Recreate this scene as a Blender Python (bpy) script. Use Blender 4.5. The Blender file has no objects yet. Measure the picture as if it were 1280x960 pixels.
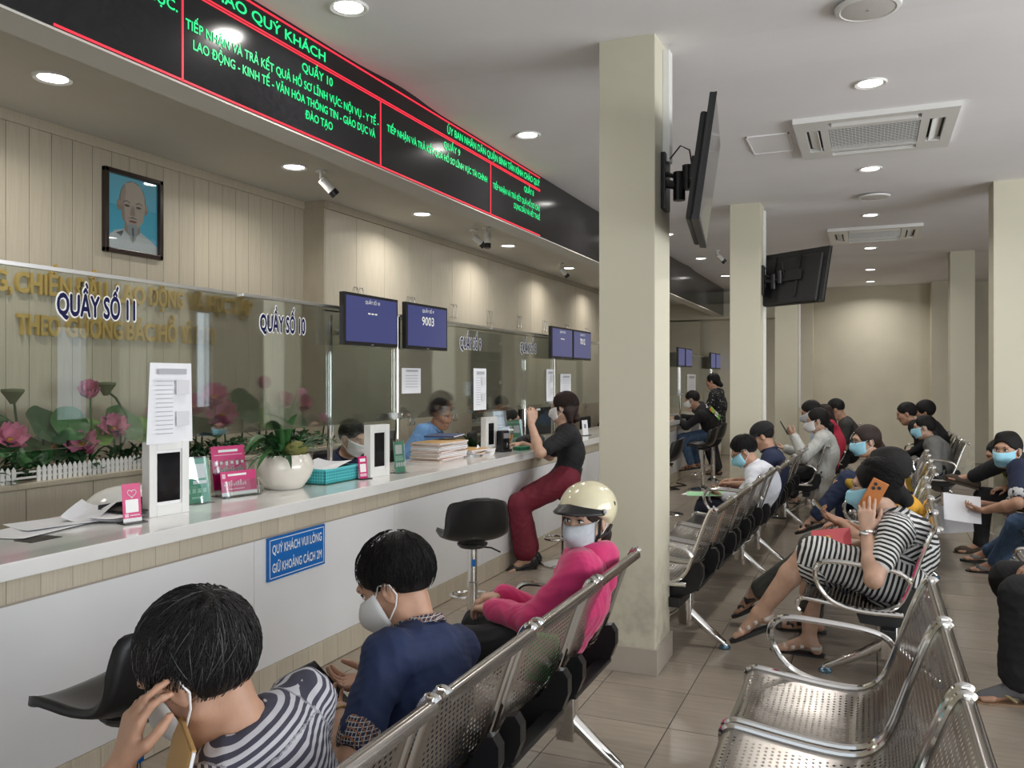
import bpy, bmesh, math, random
import numpy as np
from mathutils import Vector, Matrix

random.seed(7)
rng = np.random.default_rng(7)
SC = bpy.context.scene
COL = SC.collection
PI = math.pi

# ---------------------------------------------------------------- camera
F_PX, YAW = 1050.0, math.radians(23.106)
cam_data = bpy.data.cameras.new('camera')
cam_data.sensor_fit = 'HORIZONTAL'
cam_data.sensor_width = 36.0
cam_data.lens = F_PX / 1280 * 36.0
cam_data.shift_y = -6.0 / 1280
cam_data.clip_start = 0.05
cam = bpy.data.objects.new('camera', cam_data)
COL.objects.link(cam)
cam.location = (0, 0, 1.42)
cam.rotation_euler = (PI / 2, 0, YAW)
SC.camera = cam

# ---------------------------------------------------------------- light and exposure
SC.view_settings.view_transform = 'Standard'
SC.view_settings.look = 'None'
SC.view_settings.gamma = 1.0
SC.view_settings.use_curve_mapping = False
SC.view_settings.exposure = 0.0
SC.cycles.max_bounces = 7
SC.cycles.diffuse_bounces = 3
SC.cycles.glossy_bounces = 4
SC.cycles.transmission_bounces = 4
SC.cycles.transparent_max_bounces = 14
SC.cycles.caustics_reflective = False
SC.cycles.caustics_refractive = False
SC.cycles.sample_clamp_indirect = 4.0
SC.cycles.use_adaptive_sampling = True
SC.cycles.adaptive_threshold = 0.03

world = bpy.data.worlds.new('world')
SC.world = world
world.use_nodes = True
wb = world.node_tree.nodes['Background']
wb.inputs[0].default_value = (0.80, 0.90, 1.0, 1)
wb.inputs[1].default_value = 1.0

def area(name, loc, rot, sx, sy, power, color=(1, 1, 1)):
    l = bpy.data.lights.new(name, 'AREA')
    l.shape = 'RECTANGLE'
    l.size, l.size_y = sx, sy
    l.energy = power
    l.color = color
    o = bpy.data.objects.new(name, l)
    o.location = loc
    o.rotation_euler = rot
    COL.objects.link(o)
    return o

# daylight through the entrance behind the camera and the windows of the right-hand wall
area('entrance_daylight', (2.2, -3.05, 1.5), (PI / 2 + .25, 0, 0), 4.2, 2.6, 95, (0.96, 0.98, 1.0))
area('window_daylight', (5.25, 3.4, 1.6), (0, PI / 2 + .22, 0), 2.3, 6.0, 300, (0.97, 0.99, 1.0))

# ---------------------------------------------------------------- materials
MATS = {}
def nodes_of(m):
    return m.node_tree.nodes, m.node_tree.links

def mat(name, color, rough=0.5, metal=0.0, noise=0.0, nscale=20.0, bump=0.0, bscale=None, spec=None,
        sub=0.0, emit=None, estr=0.0, stretch=None, coat=0.0, alpha=None, rnd=0.0, sheen=0.0):
    if name in MATS:
        return MATS[name]
    m = bpy.data.materials.new(name)
    m.use_nodes = True
    N, L = nodes_of(m)
    b = N['Principled BSDF']
    b.inputs['Base Color'].default_value = (*color, 1)
    b.inputs['Roughness'].default_value = rough
    b.inputs['Metallic'].default_value = metal
    if spec is not None:
        b.inputs['Specular IOR Level'].default_value = spec
    if sub:
        b.inputs['Subsurface Weight'].default_value = sub
        b.inputs['Subsurface Radius'].default_value = (0.012, 0.005, 0.003)
        b.inputs['Subsurface Scale'].default_value = 0.6
    if coat:
        b.inputs['Coat Weight'].default_value = coat
        b.inputs['Coat Roughness'].default_value = 0.08
    if sheen:
        b.inputs['Sheen Weight'].default_value = sheen
    if emit is not None:
        b.inputs['Emission Color'].default_value = (*emit, 1)
        b.inputs['Emission Strength'].default_value = estr
    if noise or bump or rnd:
        tc = N.new('ShaderNodeTexCoord')
        mp = N.new('ShaderNodeMapping')
        L.new(tc.outputs['Object'], mp.inputs[0])
        if stretch:
            mp.inputs['Scale'].default_value = stretch
        nz = N.new('ShaderNodeTexNoise')
        nz.inputs['Scale'].default_value = nscale
        nz.inputs['Detail'].default_value = 4
        L.new(mp.outputs[0], nz.inputs['Vector'])
        last = None
        if noise:
            mr = N.new('ShaderNodeMapRange')
            mr.inputs[1].default_value, mr.inputs[2].default_value = 0.3, 0.7
            mr.inputs[3].default_value, mr.inputs[4].default_value = 1 - noise, 1 + noise
            L.new(nz.outputs[0], mr.inputs[0])
            hsv = N.new('ShaderNodeHueSaturation')
            hsv.inputs['Color'].default_value = (*color, 1)
            L.new(mr.outputs[0], hsv.inputs['Value'])
            last = hsv
        if rnd:
            oi = N.new('ShaderNodeObjectInfo')
            m2 = N.new('ShaderNodeMapRange')
            m2.inputs[3].default_value, m2.inputs[4].default_value = 1 - rnd, 1 + rnd
            L.new(oi.outputs['Random'], m2.inputs[0])
            h2 = N.new('ShaderNodeHueSaturation')
            h2.inputs['Color'].default_value = (*color, 1)
            if last:
                L.new(last.outputs[0], h2.inputs['Color'])
            L.new(m2.outputs[0], h2.inputs['Value'])
            last = h2
        if last:
            L.new(last.outputs[0], b.inputs['Base Color'])
        if bump:
            bp = N.new('ShaderNodeBump')
            bp.inputs['Strength'].default_value = bump
            bp.inputs['Distance'].default_value = 0.01
            src = nz
            if bscale:
                src = N.new('ShaderNodeTexNoise')
                src.inputs['Scale'].default_value = bscale
                src.inputs['Detail'].default_value = 3
                L.new(mp.outputs[0], src.inputs['Vector'])
            L.new(src.outputs[0], bp.inputs['Height'])
            L.new(bp.outputs[0], b.inputs['Normal'])
    MATS[name] = m
    return m

def glass_mat(name, tint=(0.93, 0.96, 0.95), refl=0.09):
    """thin sheet glass: mostly clear, with a fresnel reflection"""
    if name in MATS:
        return MATS[name]
    m = bpy.data.materials.new(name)
    m.use_nodes = True
    N, L = nodes_of(m)
    N.remove(N['Principled BSDF'])
    out = N['Material Output']
    tr = N.new('ShaderNodeBsdfTransparent')
    tr.inputs[0].default_value = (*tint, 1)
    gl = N.new('ShaderNodeBsdfGlossy')
    gl.inputs['Roughness'].default_value = 0.0
    gl.inputs['Color'].default_value = (1, 1, 1, 1)
    lw = N.new('ShaderNodeLayerWeight')
    lw.inputs['Blend'].default_value = 0.28
    mr = N.new('ShaderNodeMapRange')
    mr.inputs[3].default_value, mr.inputs[4].default_value = refl * 0.5, 0.75
    L.new(lw.outputs['Fresnel'], mr.inputs[0])
    mx = N.new('ShaderNodeMixShader')
    L.new(mr.outputs[0], mx.inputs[0])
    L.new(tr.outputs[0], mx.inputs[1])
    L.new(gl.outputs[0], mx.inputs[2])
    L.new(mx.outputs[0], out.inputs[0])
    MATS[name] = m
    return m

def stripe_mat(name, ca, cb, freq, duty=0.5, rough=0.8):
    """stripes woven around the body: follows the attribute 'su' (metres along the limb or spine)"""
    m = mat(name, ca, rough)
    N, L = nodes_of(m)
    at = N.new('ShaderNodeAttribute'); at.attribute_name = 'su'
    mu = N.new('ShaderNodeMath'); mu.operation = 'MULTIPLY'; mu.inputs[1].default_value = freq
    fr = N.new('ShaderNodeMath'); fr.operation = 'FRACT'
    gt = N.new('ShaderNodeMath'); gt.operation = 'GREATER_THAN'; gt.inputs[1].default_value = duty
    mx = N.new('ShaderNodeMix'); mx.data_type = 'RGBA'
    mx.inputs['A'].default_value = (*ca, 1); mx.inputs['B'].default_value = (*cb, 1)
    L.new(at.outputs['Fac'], mu.inputs[0]); L.new(mu.outputs[0], fr.inputs[0]); L.new(fr.outputs[0], gt.inputs[0])
    L.new(gt.outputs[0], mx.inputs['Factor']); L.new(mx.outputs['Result'], N['Principled BSDF'].inputs['Base Color'])
    return m

def perforated_mat(name):
    """satin steel sheet with rows of punched holes, on the sheet's own uv (metres)"""
    m = mat(name, (0.40, 0.375, 0.35), 0.25, 1.0)
    N, L = nodes_of(m)
    b = N['Principled BSDF']
    uv = N.new('ShaderNodeUVMap')
    sep = N.new('ShaderNodeSeparateXYZ')
    L.new(uv.outputs[0], sep.inputs[0])
    def math_(op, a, c=None, v=None):
        n = N.new('ShaderNodeMath'); n.operation = op
        L.new(a, n.inputs[0])
        if c is not None: L.new(c, n.inputs[1])
        if v is not None: n.inputs[1].default_value = v
        return n.outputs[0]
    P = 0.0205
    x = math_('DIVIDE', sep.outputs[0], v=P)
    y = math_('DIVIDE', sep.outputs[1], v=P * 0.87)
    row = math_('FLOOR', y)
    half = math_('MULTIPLY', math_('MODULO', row, v=2.0), v=0.5)
    fx = math_('SUBTRACT', math_('FRACT', math_('ADD', x, half)), v=0.5)
    fy = math_('SUBTRACT', math_('FRACT', y), v=0.5)
    d2 = math_('ADD', math_('MULTIPLY', fx, fx), math_('MULTIPLY', fy, fy))
    hole = math_('LESS_THAN', d2, v=0.052)
    # leave a plain margin on every side
    mx1 = math_('GREATER_THAN', sep.outputs[0], v=0.05); mx2 = math_('LESS_THAN', sep.outputs[0], v=0.43)
    my1 = math_('GREATER_THAN', sep.outputs[1], v=0.09); my2 = math_('LESS_THAN', sep.outputs[1], v=0.885)
    hole = math_('MULTIPLY', hole, math_('MULTIPLY', math_('MULTIPLY', mx1, mx2), math_('MULTIPLY', my1, my2)))
    inv = math_('SUBTRACT', hole, v=1.0)
    inv = math_('MULTIPLY', inv, v=-1.0)
    L.new(inv, b.inputs['Alpha'])
    tc = N.new('ShaderNodeTexCoord')
    nz = N.new('ShaderNodeTexNoise'); nz.inputs['Scale'].default_value = 6
    L.new(tc.outputs['Object'], nz.inputs['Vector'])
    mr = N.new('ShaderNodeMapRange'); mr.inputs[3].default_value, mr.inputs[4].default_value = 0.14, 0.34
    L.new(nz.outputs[0], mr.inputs[0]); L.new(mr.outputs[0], b.inputs['Roughness'])
    return m

M_CEIL = mat('ceiling_paint', (0.90, 0.885, 0.905), 0.85, noise=0.03, nscale=1.5, bump=0.02, bscale=60)
M_WALL = mat('wall_paint', (0.66, 0.62, 0.50), 0.7, noise=0.04, nscale=2.5)
M_PILLAR = mat('pillar_paint', (0.63, 0.60, 0.475), 0.6)
def scuffs(m):
    """grey scuff marks and grime on the lower part of the pillars"""
    N, L = nodes_of(m); b = N['Principled BSDF']
    tc = N.new('ShaderNodeTexCoord'); sp = N.new('ShaderNodeSeparateXYZ'); L.new(tc.outputs['Object'], sp.inputs[0])
    mr = N.new('ShaderNodeMapRange'); mr.inputs[1].default_value, mr.inputs[2].default_value, mr.inputs[3].default_value, mr.inputs[4].default_value = .1, .75, .55, .0
    L.new(sp.outputs['Z'], mr.inputs[0])
    nz = N.new('ShaderNodeTexNoise'); nz.inputs['Scale'].default_value = 16; nz.inputs['Detail'].default_value = 8; L.new(tc.outputs['Object'], nz.inputs['Vector'])
    m2 = N.new('ShaderNodeMapRange'); m2.inputs[1].default_value, m2.inputs[2].default_value = .42, .68; L.new(nz.outputs[0], m2.inputs[0])
    mu = N.new('ShaderNodeMath'); mu.operation = 'MULTIPLY'; L.new(mr.outputs[0], mu.inputs[0]); L.new(m2.outputs[0], mu.inputs[1])
    mx = N.new('ShaderNodeMix'); mx.data_type = 'RGBA'; mx.inputs['A'].default_value = (0.63, 0.60, 0.475, 1); mx.inputs['B'].default_value = (.30, .28, .24, 1)
    L.new(mu.outputs[0], mx.inputs['Factor']); L.new(mx.outputs['Result'], b.inputs['Base Color'])
scuffs(M_PILLAR)
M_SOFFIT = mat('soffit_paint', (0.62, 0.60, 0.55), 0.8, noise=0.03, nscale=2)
M_GROUT = mat('tile_grout', (0.10, 0.085, 0.07), 0.9)
M_TILE = mat('floor_tile', (0.335, 0.285, 0.23), 0.24, noise=0.10, nscale=5.0, stretch=(0.6, 7.0, 1.0), rnd=0.05, bump=0.01)
M_SKIRT = mat('skirting_tile', (0.45, 0.40, 0.34), 0.35, noise=0.05, nscale=8)
M_WOOD = mat('beige_laminate', (0.485, 0.43, 0.33), 0.42, noise=0.07, nscale=14.0, stretch=(1.0, 9.0, 0.35), rnd=0.06)
M_WOODL = mat('pale_laminate', (0.585, 0.525, 0.415), 0.32, noise=0.08, nscale=14.0, stretch=(1.0, 9.0, 0.35), rnd=0.06)
M_WHITE = mat('white_laminate', (0.84, 0.85, 0.86), 0.3, noise=0.02, nscale=3)
M_STONE = mat('white_counter_stone', (0.83, 0.83, 0.81), 0.10, noise=0.03, nscale=6, coat=0.4)
M_BLACK = mat('black_plastic', (0.012, 0.012, 0.013), 0.35)
M_BLACKM = mat('black_matt', (0.02, 0.02, 0.021), 0.6)
M_CHROME = mat('chrome', (0.78, 0.77, 0.75), 0.09, 1.0)
M_STEEL = mat('brushed_steel', (0.62, 0.61, 0.59), 0.22, 1.0)
M_PERF = perforated_mat('perforated_steel')
M_ALU = mat('aluminium', (0.80, 0.80, 0.80), 0.3, 1.0)
M_GLASS = glass_mat('sheet_glass')
M_ACRYL = glass_mat('clear_acrylic', (0.95, 0.97, 0.97), 0.10)
M_PAPER = mat('white_paper', (0.85, 0.86, 0.90), 0.8, noise=0.02, nscale=12)
M_INK = mat('grey_ink', (0.25, 0.26, 0.30), 0.8)
M_PLASTW = mat('white_plastic', (0.82, 0.82, 0.80), 0.35)
M_GREY = mat('grey_plastic', (0.35, 0.35, 0.36), 0.5)
M_GOLD = mat('gold_mirror_acrylic', (0.92, 0.66, 0.22), 0.28, 0.75)
M_GREENLED = mat('green_lit_diodes', (0.0, 0.05, 0.01), 0.5, emit=(0.02, 1.0, 0.30), estr=1.1)
M_REDLED = mat('red_lit_diodes', (0.05, 0.0, 0.0), 0.5, emit=(1.0, 0.03, 0.06), estr=1.3)
M_LAMP = mat('lamp_diffuser', (1, 1, 1), 0.5, emit=(1.0, 0.97, 0.92), estr=9.0)
M_SCREEN = mat('blue_lit_screen', (0.01, 0.01, 0.03), 0.15, emit=(0.075, 0.085, 0.23), estr=0.75)
M_SCRTXT = mat('lit_screen_figures', (0.1, 0.1, 0.1), 0.5, emit=(0.85, 0.86, 0.75), estr=0.8)
M_DARKSCR = mat('dark_screen', (0.008, 0.008, 0.01), 0.08)
M_SIGNB = mat('blue_sign_acrylic', (0.005, 0.16, 0.55), 0.3)
M_SIGNW = mat('white_sign_print', (0.88, 0.90, 0.92), 0.4)
M_NAVYP = mat('navy_vinyl', (0.006, 0.007, 0.06), 0.6, spec=.2)
M_WVINYL = mat('white_vinyl', (0.9, 0.9, 0.9), 0.5)
M_PINK = mat('magenta_print', (0.62, 0.01, 0.16), 0.35)
M_PINKL = mat('pale_pink_print', (0.85, 0.55, 0.66), 0.5)
M_GREEN = mat('green_print', (0.05, 0.36, 0.22), 0.4)
M_GREENL = mat('pale_green_print', (0.35, 0.66, 0.50), 0.5)
M_TURQ = mat('turquoise_plastic', (0.12, 0.62, 0.66), 0.45)
M_KRAFT = mat('kraft_paper', (0.50, 0.30, 0.11), 0.75, noise=0.05, nscale=15)
M_LEAF = mat('leaf_green', (0.035, 0.13, 0.035), 0.45, noise=0.3, nscale=9)
M_LEAFD = mat('dark_leaf_green', (0.015, 0.06, 0.02), 0.5, noise=0.3, nscale=9)
M_LEAFL = mat('light_leaf_green', (0.13, 0.26, 0.05), 0.5, noise=0.25, nscale=9)
M_PETAL = mat('lotus_pink', (0.72, 0.27, 0.42), 0.55, noise=0.3, nscale=14)
M_YELLOW = mat('stamen_yellow', (0.75, 0.52, 0.03), 0.6)
M_CERAM = mat('cream_ceramic', (0.80, 0.76, 0.68), 0.12, coat=0.5)
M_STONEG = mat('mossy_stone', (0.16, 0.16, 0.04), 0.8, noise=0.4, nscale=25, bump=0.4)

# ---------------------------------------------------------------- mesh helpers
class MB:
    def __init__(s):
        s.v = []; s.f = []; s.uv = None
    def add(s, vs, fs):
        o = len(s.v)
        s.v.extend([tuple(map(float, p)) for p in vs])
        s.f.extend([tuple(i + o for i in f) for f in fs])
        return s
    def box(s, x0, x1, y0, y1, z0, z1, b=0.0):
        if b <= 0:
            vs = [(x, y, z) for x in (x0, x1) for y in (y0, y1) for z in (z0, z1)]
            return s.add(vs, [(0, 1, 3, 2), (4, 6, 7, 5), (0, 4, 5, 1), (2, 3, 7, 6), (0, 2, 6, 4), (1, 5, 7, 3)])
        b = min(b, abs(x1 - x0) * .49, abs(y1 - y0) * .49, abs(z1 - z0) * .49)
        bm = bmesh.new()
        bmesh.ops.create_cube(bm, size=1.0)
        for v in bm.verts:
            v.co = ((x0 + x1) / 2 + v.co.x * (x1 - x0), (y0 + y1) / 2 + v.co.y * (y1 - y0), (z0 + z1) / 2 + v.co.z * (z1 - z0))
        bmesh.ops.bevel(bm, geom=list(bm.edges), offset=b, segments=2, affect='EDGES', profile=0.6)
        bm.verts.index_update()
        s.add([v.co[:] for v in bm.verts], [[v.index for v in f.verts] for f in bm.faces])
        bm.free()
        return s
    def tube(s, pts, r, n=8, closed=False, caps=True):
        P = [Vector(p) for p in pts]
        R = r if isinstance(r, (list, tuple)) else [r] * len(P)
        m = len(P)
        up = None
        rings = []
        for i in range(m):
            a = P[(i - 1) % m] if (closed or i > 0) else P[i]
            c = P[(i + 1) % m] if (closed or i < m - 1) else P[i]
            t = (c - a).normalized()
            if up is None:
                up = Vector((0, 0, 1)) if abs(t.z) < 0.9 else Vector((1, 0, 0))
            side = t.cross(up).normalized()
            up = side.cross(t).normalized()
            rings.append([P[i] + (side * math.cos(2 * PI * k / n) + up * math.sin(2 * PI * k / n)) * R[i] for k in range(n)])
        vs = [p for ring in rings for p in ring]
        fs = []
        for i in range(m if closed else m - 1):
            j = (i + 1) % m
            for k in range(n):
                k2 = (k + 1) % n
                fs.append((i * n + k, i * n + k2, j * n + k2, j * n + k))
        if caps and not closed:
            fs.append(tuple(range(n))[::-1]); fs.append(tuple((m - 1) * n + k for k in range(n)))
        return s.add(vs, fs)
    def lathe(s, prof, c=(0, 0, 0), n=24, axis='z'):
        """prof: (radius, height) pairs, rotated about an axis through c"""
        vs = []; fs = []
        for r, h in prof:
            for k in range(n):
                a = 2 * PI * k / n
                p = (r * math.cos(a), r * math.sin(a), h)
                if axis == 'x': p = (h, p[0], p[1])
                if axis == 'y': p = (p[0], h, p[1])
                vs.append((p[0] + c[0], p[1] + c[1], p[2] + c[2]))
        m = len(prof)
        for i in range(m - 1):
            for k in range(n):
                k2 = (k + 1) % n
                fs.append((i * n + k, i * n + k2, (i + 1) * n + k2, (i + 1) * n + k))
        fs.append(tuple(range(n))[::-1]); fs.append(tuple((m - 1) * n + k for k in range(n)))
        return s.add(vs, fs)
    def prism(s, poly, d):
        """poly: list of 3d points of one flat face, pushed along the vector d"""
        n = len(poly); d = Vector(d)
        vs = [Vector(p) for p in poly] + [Vector(p) + d for p in poly]
        fs = [tuple(range(n)), tuple(range(2 * n - 1, n - 1, -1))]
        for i in range(n):
            j = (i + 1) % n
            fs.append((i, i + n, j + n, j))
        return s.add(vs, fs)
    def grid(s, rows, thick=None):
        """rows: equal-length rows of points; thick: vector that gives the sheet a back"""
        n = len(rows[0]); m = len(rows)
        vs = [p for r in rows for p in r]
        fs = [(i * n + k, i * n + k + 1, (i + 1) * n + k + 1, (i + 1) * n + k) for i in range(m - 1) for k in range(n - 1)]
        return s.add(vs, fs)
    def ell(s, c, r, n=10, m=7, R=None):
        vs = []; fs = []
        for i in range(m + 1):
            th = PI * i / m
            for k in range(n):
                a = 2 * PI * k / n
                p = Vector((r[0] * math.sin(th) * math.cos(a), r[1] * math.sin(th) * math.sin(a), r[2] * math.cos(th)))
                if R is not None: p = R @ p
                vs.append((p.x + c[0], p.y + c[1], p.z + c[2]))
        for i in range(m):
            for k in range(n):
                k2 = (k + 1) % n
                fs.append((i * n + k, (i + 1) * n + k, (i + 1) * n + k2, i * n + k2))
        return s.add(vs, fs)
    def mesh(s, name, smooth=False):
        me = bpy.data.meshes.new(name)
        me.from_pydata(s.v, [], s.f)
        me.validate()
        bm = bmesh.new(); bm.from_mesh(me)
        bmesh.ops.remove_doubles(bm, verts=bm.verts, dist=1e-5)
        bmesh.ops.recalc_face_normals(bm, faces=bm.faces)
        bm.to_mesh(me); bm.free()
        if smooth:
            me.polygons.foreach_set('use_smooth', [True] * len(me.polygons))
            try: me.set_sharp_from_angle(angle=math.radians(40))
            except Exception: pass
        return me

def link(name, me, m=None, parent=None, smooth=None):
    if isinstance(me, MB):
        me = me.mesh(name, bool(smooth))
    o = bpy.data.objects.new(name, me)
    COL.objects.link(o)
    if m is not None and hasattr(me, 'materials') and len(me.materials) == 0:
        me.materials.append(m)
    if parent is not None:
        o.parent = parent
    return o

def tag(o, label=None, cat=None, group=None, kind=None):
    if label: o['label'] = label
    if cat: o['category'] = cat
    if group: o['group'] = group
    if kind: o['kind'] = kind
    return o

def thing(name, label, cat, loc=(0, 0, 0), rz=0.0, group=None):
    o = bpy.data.objects.new(name, None)
    o.empty_display_size = 0.1
    COL.objects.link(o)
    o.location = loc
    o.rotation_euler = (0, 0, rz)
    return tag(o, label, cat, group)

def struct(name, mb, m, smooth=False, parent=None):
    o = link(name, mb, m, parent, smooth)
    o['kind'] = 'structure'
    return o

def copy_tree(src, parent=None):
    c = src.copy()
    COL.objects.link(c)
    if parent is not None: c.parent = parent
    for ch in list(src.children):
        copy_tree(ch, c)
    return c

def stamp(src, loc, rz, label=None, group=None):
    c = copy_tree(src)
    c.location = loc; c.rotation_euler = (0, 0, rz)
    if label: c['label'] = label
    if group: c['group'] = group
    return c

# flat lettering: a text curve turned into a mesh; text axes u (reading direction) and w (up), pushed by thick along n
_tc = {}
def text_mesh(s, bold=0.0, depth=0.0):
    key = (s, bold, depth)
    if key in _tc: return _tc[key]
    cu = bpy.data.curves.new('lettering', 'FONT')
    cu.body = s.replace('Ơ', 'O'); cu.size = 1.0; cu.extrude = depth; cu.resolution_u = 3
    o = bpy.data.objects.new('lettering', cu)
    COL.objects.link(o)
    dg = bpy.context.evaluated_depsgraph_get()
    me = bpy.data.meshes.new_from_object(o.evaluated_get(dg))
    bpy.data.objects.remove(o); bpy.data.curves.remove(cu)
    n = len(me.vertices)
    co = np.zeros(n * 3); me.vertices.foreach_get('co', co); co = co.reshape(-1, 3)
    fs = [tuple(p.vertices) for p in me.polygons]
    for i, ch in enumerate(s):       # the horn of each Ơ
        if ch == 'Ơ':
            xe = text_mesh(s[:i].replace('Ơ', 'O') + 'O', 0.0, depth)[0][:, 0].max()
            hn = [(xe - .10, .62), (xe - .03, .66), (xe - .02, .76), (xe + .05, .76), (xe + .04, .63), (xe - .05, .56)]
            k0 = len(co)
            zs = (-.5, .5) if depth else (0.0,)
            co = np.concatenate([co] + [np.array([(a, b, z) for a, b in hn]) for z in zs])
            fs.append(tuple(range(k0, k0 + 6)))
            if depth: fs += [tuple(range(k0 + 6, k0 + 12))] + [(k0 + q, k0 + (q + 1) % 6, k0 + 6 + (q + 1) % 6, k0 + 6 + q) for q in range(6)]
    n = len(co)
    lay = [0] * n
    if bold:      # heavier strokes: the same outlines a hair apart
        co0, fs0 = co, fs
        co, fs, lay = [], [], []
        ring = [(1, 0), (-1, 0), (0, 1), (0, -1)] + ([(.7, .7), (-.7, .7), (.7, -.7), (-.7, -.7)] if bold > .04 else [])
        for i, (dx, dy) in enumerate(ring):
            co.append(co0 + np.array([dx * bold, dy * bold, 0])); lay += [i] * n; fs += [tuple(v + i * n for v in f) for f in fs0]
        co = np.concatenate(co)
    bpy.data.meshes.remove(me)
    _tc[key] = (co, fs, lay)
    return _tc[key]

def letters(name, s, org, u, w, width, cap, m, parent, bold=0.0, depth=0.0, center=False):
    """set the words s from org along u over the given width, capital height cap"""
    co, fs, lay = text_mesh(s, bold, 0.5 if depth else 0.0)
    if len(co) == 0: return None
    u = Vector(u); w = Vector(w); nrm = u.cross(w)
    x0, x1 = co[:, 0].min(), co[:, 0].max()
    sy = cap / 0.73
    sx = width / (x1 - x0) if width else sy * 0.9
    out = []
    for (x, y, z), k in zip(co, lay):
        p = Vector(org) + u * ((x - x0) * sx) + w * (y * sy) + nrm * ((z + 0.5) * depth + k * .0004 if depth else k * .00007)
        out.append(p)
    return link(name, MB().add(out, fs), m, parent)
# ================================================================ the setting
CZ = 3.065          # ceiling
XL, XR, YB, YF = -4.06, 5.0, -3.0, 16.1
PITX, PITY, OX, OY = 0.395, 0.408, 0.426, 4.207

fl = MB().box(XL - .2, XR + .2, YB - .2, YF + .3, -0.12, -0.004)
floor = struct('floor', fl, M_GROUT)
# floor tiles: near ones one by one, the rest as one mesh
def tile_mesh():
    g = 0.0022
    return MB().box(g, PITX - g, g, PITY - g, -0.006, 0.0, 0.0012).mesh('tile')
tile_me = tile_mesh(); tile_me.materials.append(M_TILE)
far_tiles = MB()
ntile = 0
i0, i1 = int((XL - OX) / PITX) - 1, int((XR - OX) / PITX) + 1
j0, j1 = int((YB - OY) / PITY) - 1, int((YF - OY) / PITY) + 1
for i in range(i0, i1):
    for j in range(j0, j1):
        x, y = OX + i * PITX, OY + j * PITY
        cx, cy = x + PITX / 2, y + PITY / 2
        if cx < XL or cx > XR or cy < YB or cy > YF: continue
        d = -0.3924 * cx + 0.9198 * cy; a = 0.9198 * cx + 0.3924 * cy
        near = d > 1.9 and abs(a) < 0.66 * d + 0.25 and cy < 9.4 and cx > -2.55
        if near and ntile < 290:
            o = link('tile', tile_me, None, floor); o.location = (x, y, 0); ntile += 1
        elif d < 1.9 or cy > -1:
            g = 0.0022
            far_tiles.box(x + g, x + PITX - g, y + g, y + PITY - g, -0.006, 0.0)
o = link('far_tiles', far_tiles, M_TILE, floor); o['kind'] = 'stuff'

# ceiling: flat bays that rise a little toward each row of pillars and step down behind it
rows = []
ys = []
for y0 in (4.13, 8.3, 12.4):
    for t, dz in ((-0.55, 0), (-0.4, .002), (-0.25, .008), (-0.1, .016), (0.05, .020), (0.2, .016), (0.35, .006), (0.5, 0), (0.6, 0)):
        ys.append((y0 + t, dz))
ys = [(YB - .2, 0)] + ys + [(YF + .2, 0)]
for y, dz in ys:
    rows.append([(x, y, CZ + dz) for x in (XL - .2, -1.5, 0, 1.3, XR + .2)])
ce = MB().grid(rows)
ce.box(XL - .2, XR + .2, YB - .2, YF + .2, CZ + .12, CZ + .2)
ceiling = struct('ceiling', ce, M_CEIL)

# lower ceiling over the counter clerks, behind the long sign
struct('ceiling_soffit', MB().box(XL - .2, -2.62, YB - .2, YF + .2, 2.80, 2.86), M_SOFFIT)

# walls
wl = struct('wall_left', MB().box(XL - .22, XL - .03, YB - .2, YF + .2, 0, 3.06), M_WALL)
plank = MB().box(0, .03, 0.0015, 0.1285, 0.9, 2.742, 0.001).mesh('plank'); plank.materials.append(M_WOOD)
for k in range(26):
    o = link('plank', plank, None, wl); o.location = (XL - .03, 2.02 + 0.13 * k, 0)
struct('trim_1', MB().box(XL - .02, XL + .012, YB, 5.40, 2.742, 2.80, .003), M_WOOD)
struct('wall_far', MB().box(XL - .2, XR + .2, YF, YF + .2, 0, 3.2)
       .box(-1.24, -.94, YF - .28, YF + .05, 0, 3.066).box(.94, 1.24, YF - .42, YF + .05, 0, 3.066), M_WALL)
struct('baseboard_far', MB().box(-.94, .94, YF - .015, YF + .01, 0, .13, .003).box(.925, 1.255, YF - .435, YF - .42, 0, .13, .003)
       .box(-1.255, -.925, YF - .295, YF - .28, 0, .13, .003), M_SKIRT)
# recess at the far end of the clerks' side
struct('wall_recess', MB().box(XL, -2.92, YF - .35, YF - .02, 0, 2.5).box(XL, -1.24, YF - .5, YF - .02, 2.52, 2.8), M_WALL)

def wall_right():
    m = MB()
    x0, x1 = XR, XR + .18
    y = YB - .2
    for a, b, zs0, zs1 in WINS:
        m.box(x0, x1, y, a, 0, 3.2); m.box(x0, x1, a, b, 0, zs0); m.box(x0, x1, a, b, zs1, 3.2); y = b
    m.box(x0, x1, y, YF + .2, 0, 3.2)
    return m
WINS = [(0.3, 6.5, .45, 2.75), (8.25, 8.78, .8, 2.2), (10.9, 11.25, .9, 2.6)]
struct('wall_right', wall_right(), M_WALL)
for n, (a, b, z0, z1) in enumerate(WINS, 1):
    w = thing('window_%d' % n, None, None, (XR + .09, 0, 0)); w['kind'] = 'structure'
    fm = MB().box(-.04, .04, a, b, z0, z0 + .05).box(-.04, .04, a, b, z1 - .05, z1)
    nb = 5 if n == 1 else 2
    for k in range(nb):
        yy = a + (b - a) * k / (nb - 1)
        fm.box(-.04, .04, max(a, yy - .03), min(b, yy + .03), z0, z1)
    link('window_frame', fm, M_ALU, w)
wb_ = MB().box(XL - .2, -1.2, YB - .2, YB, 0, 3.2).box(-1.2, 4.4, YB - .2, YB, 2.85, 3.2).box(4.4, XR + .2, YB - .2, YB, 0, 3.2)
struct('wall_back', wb_, M_WALL)
dm = MB()
for x in (-1.17, .2, 1.6, 3.0, 4.37):
    dm.box(x - .04, x + .04, YB - .14, YB - .06, 0, 2.85)
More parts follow.
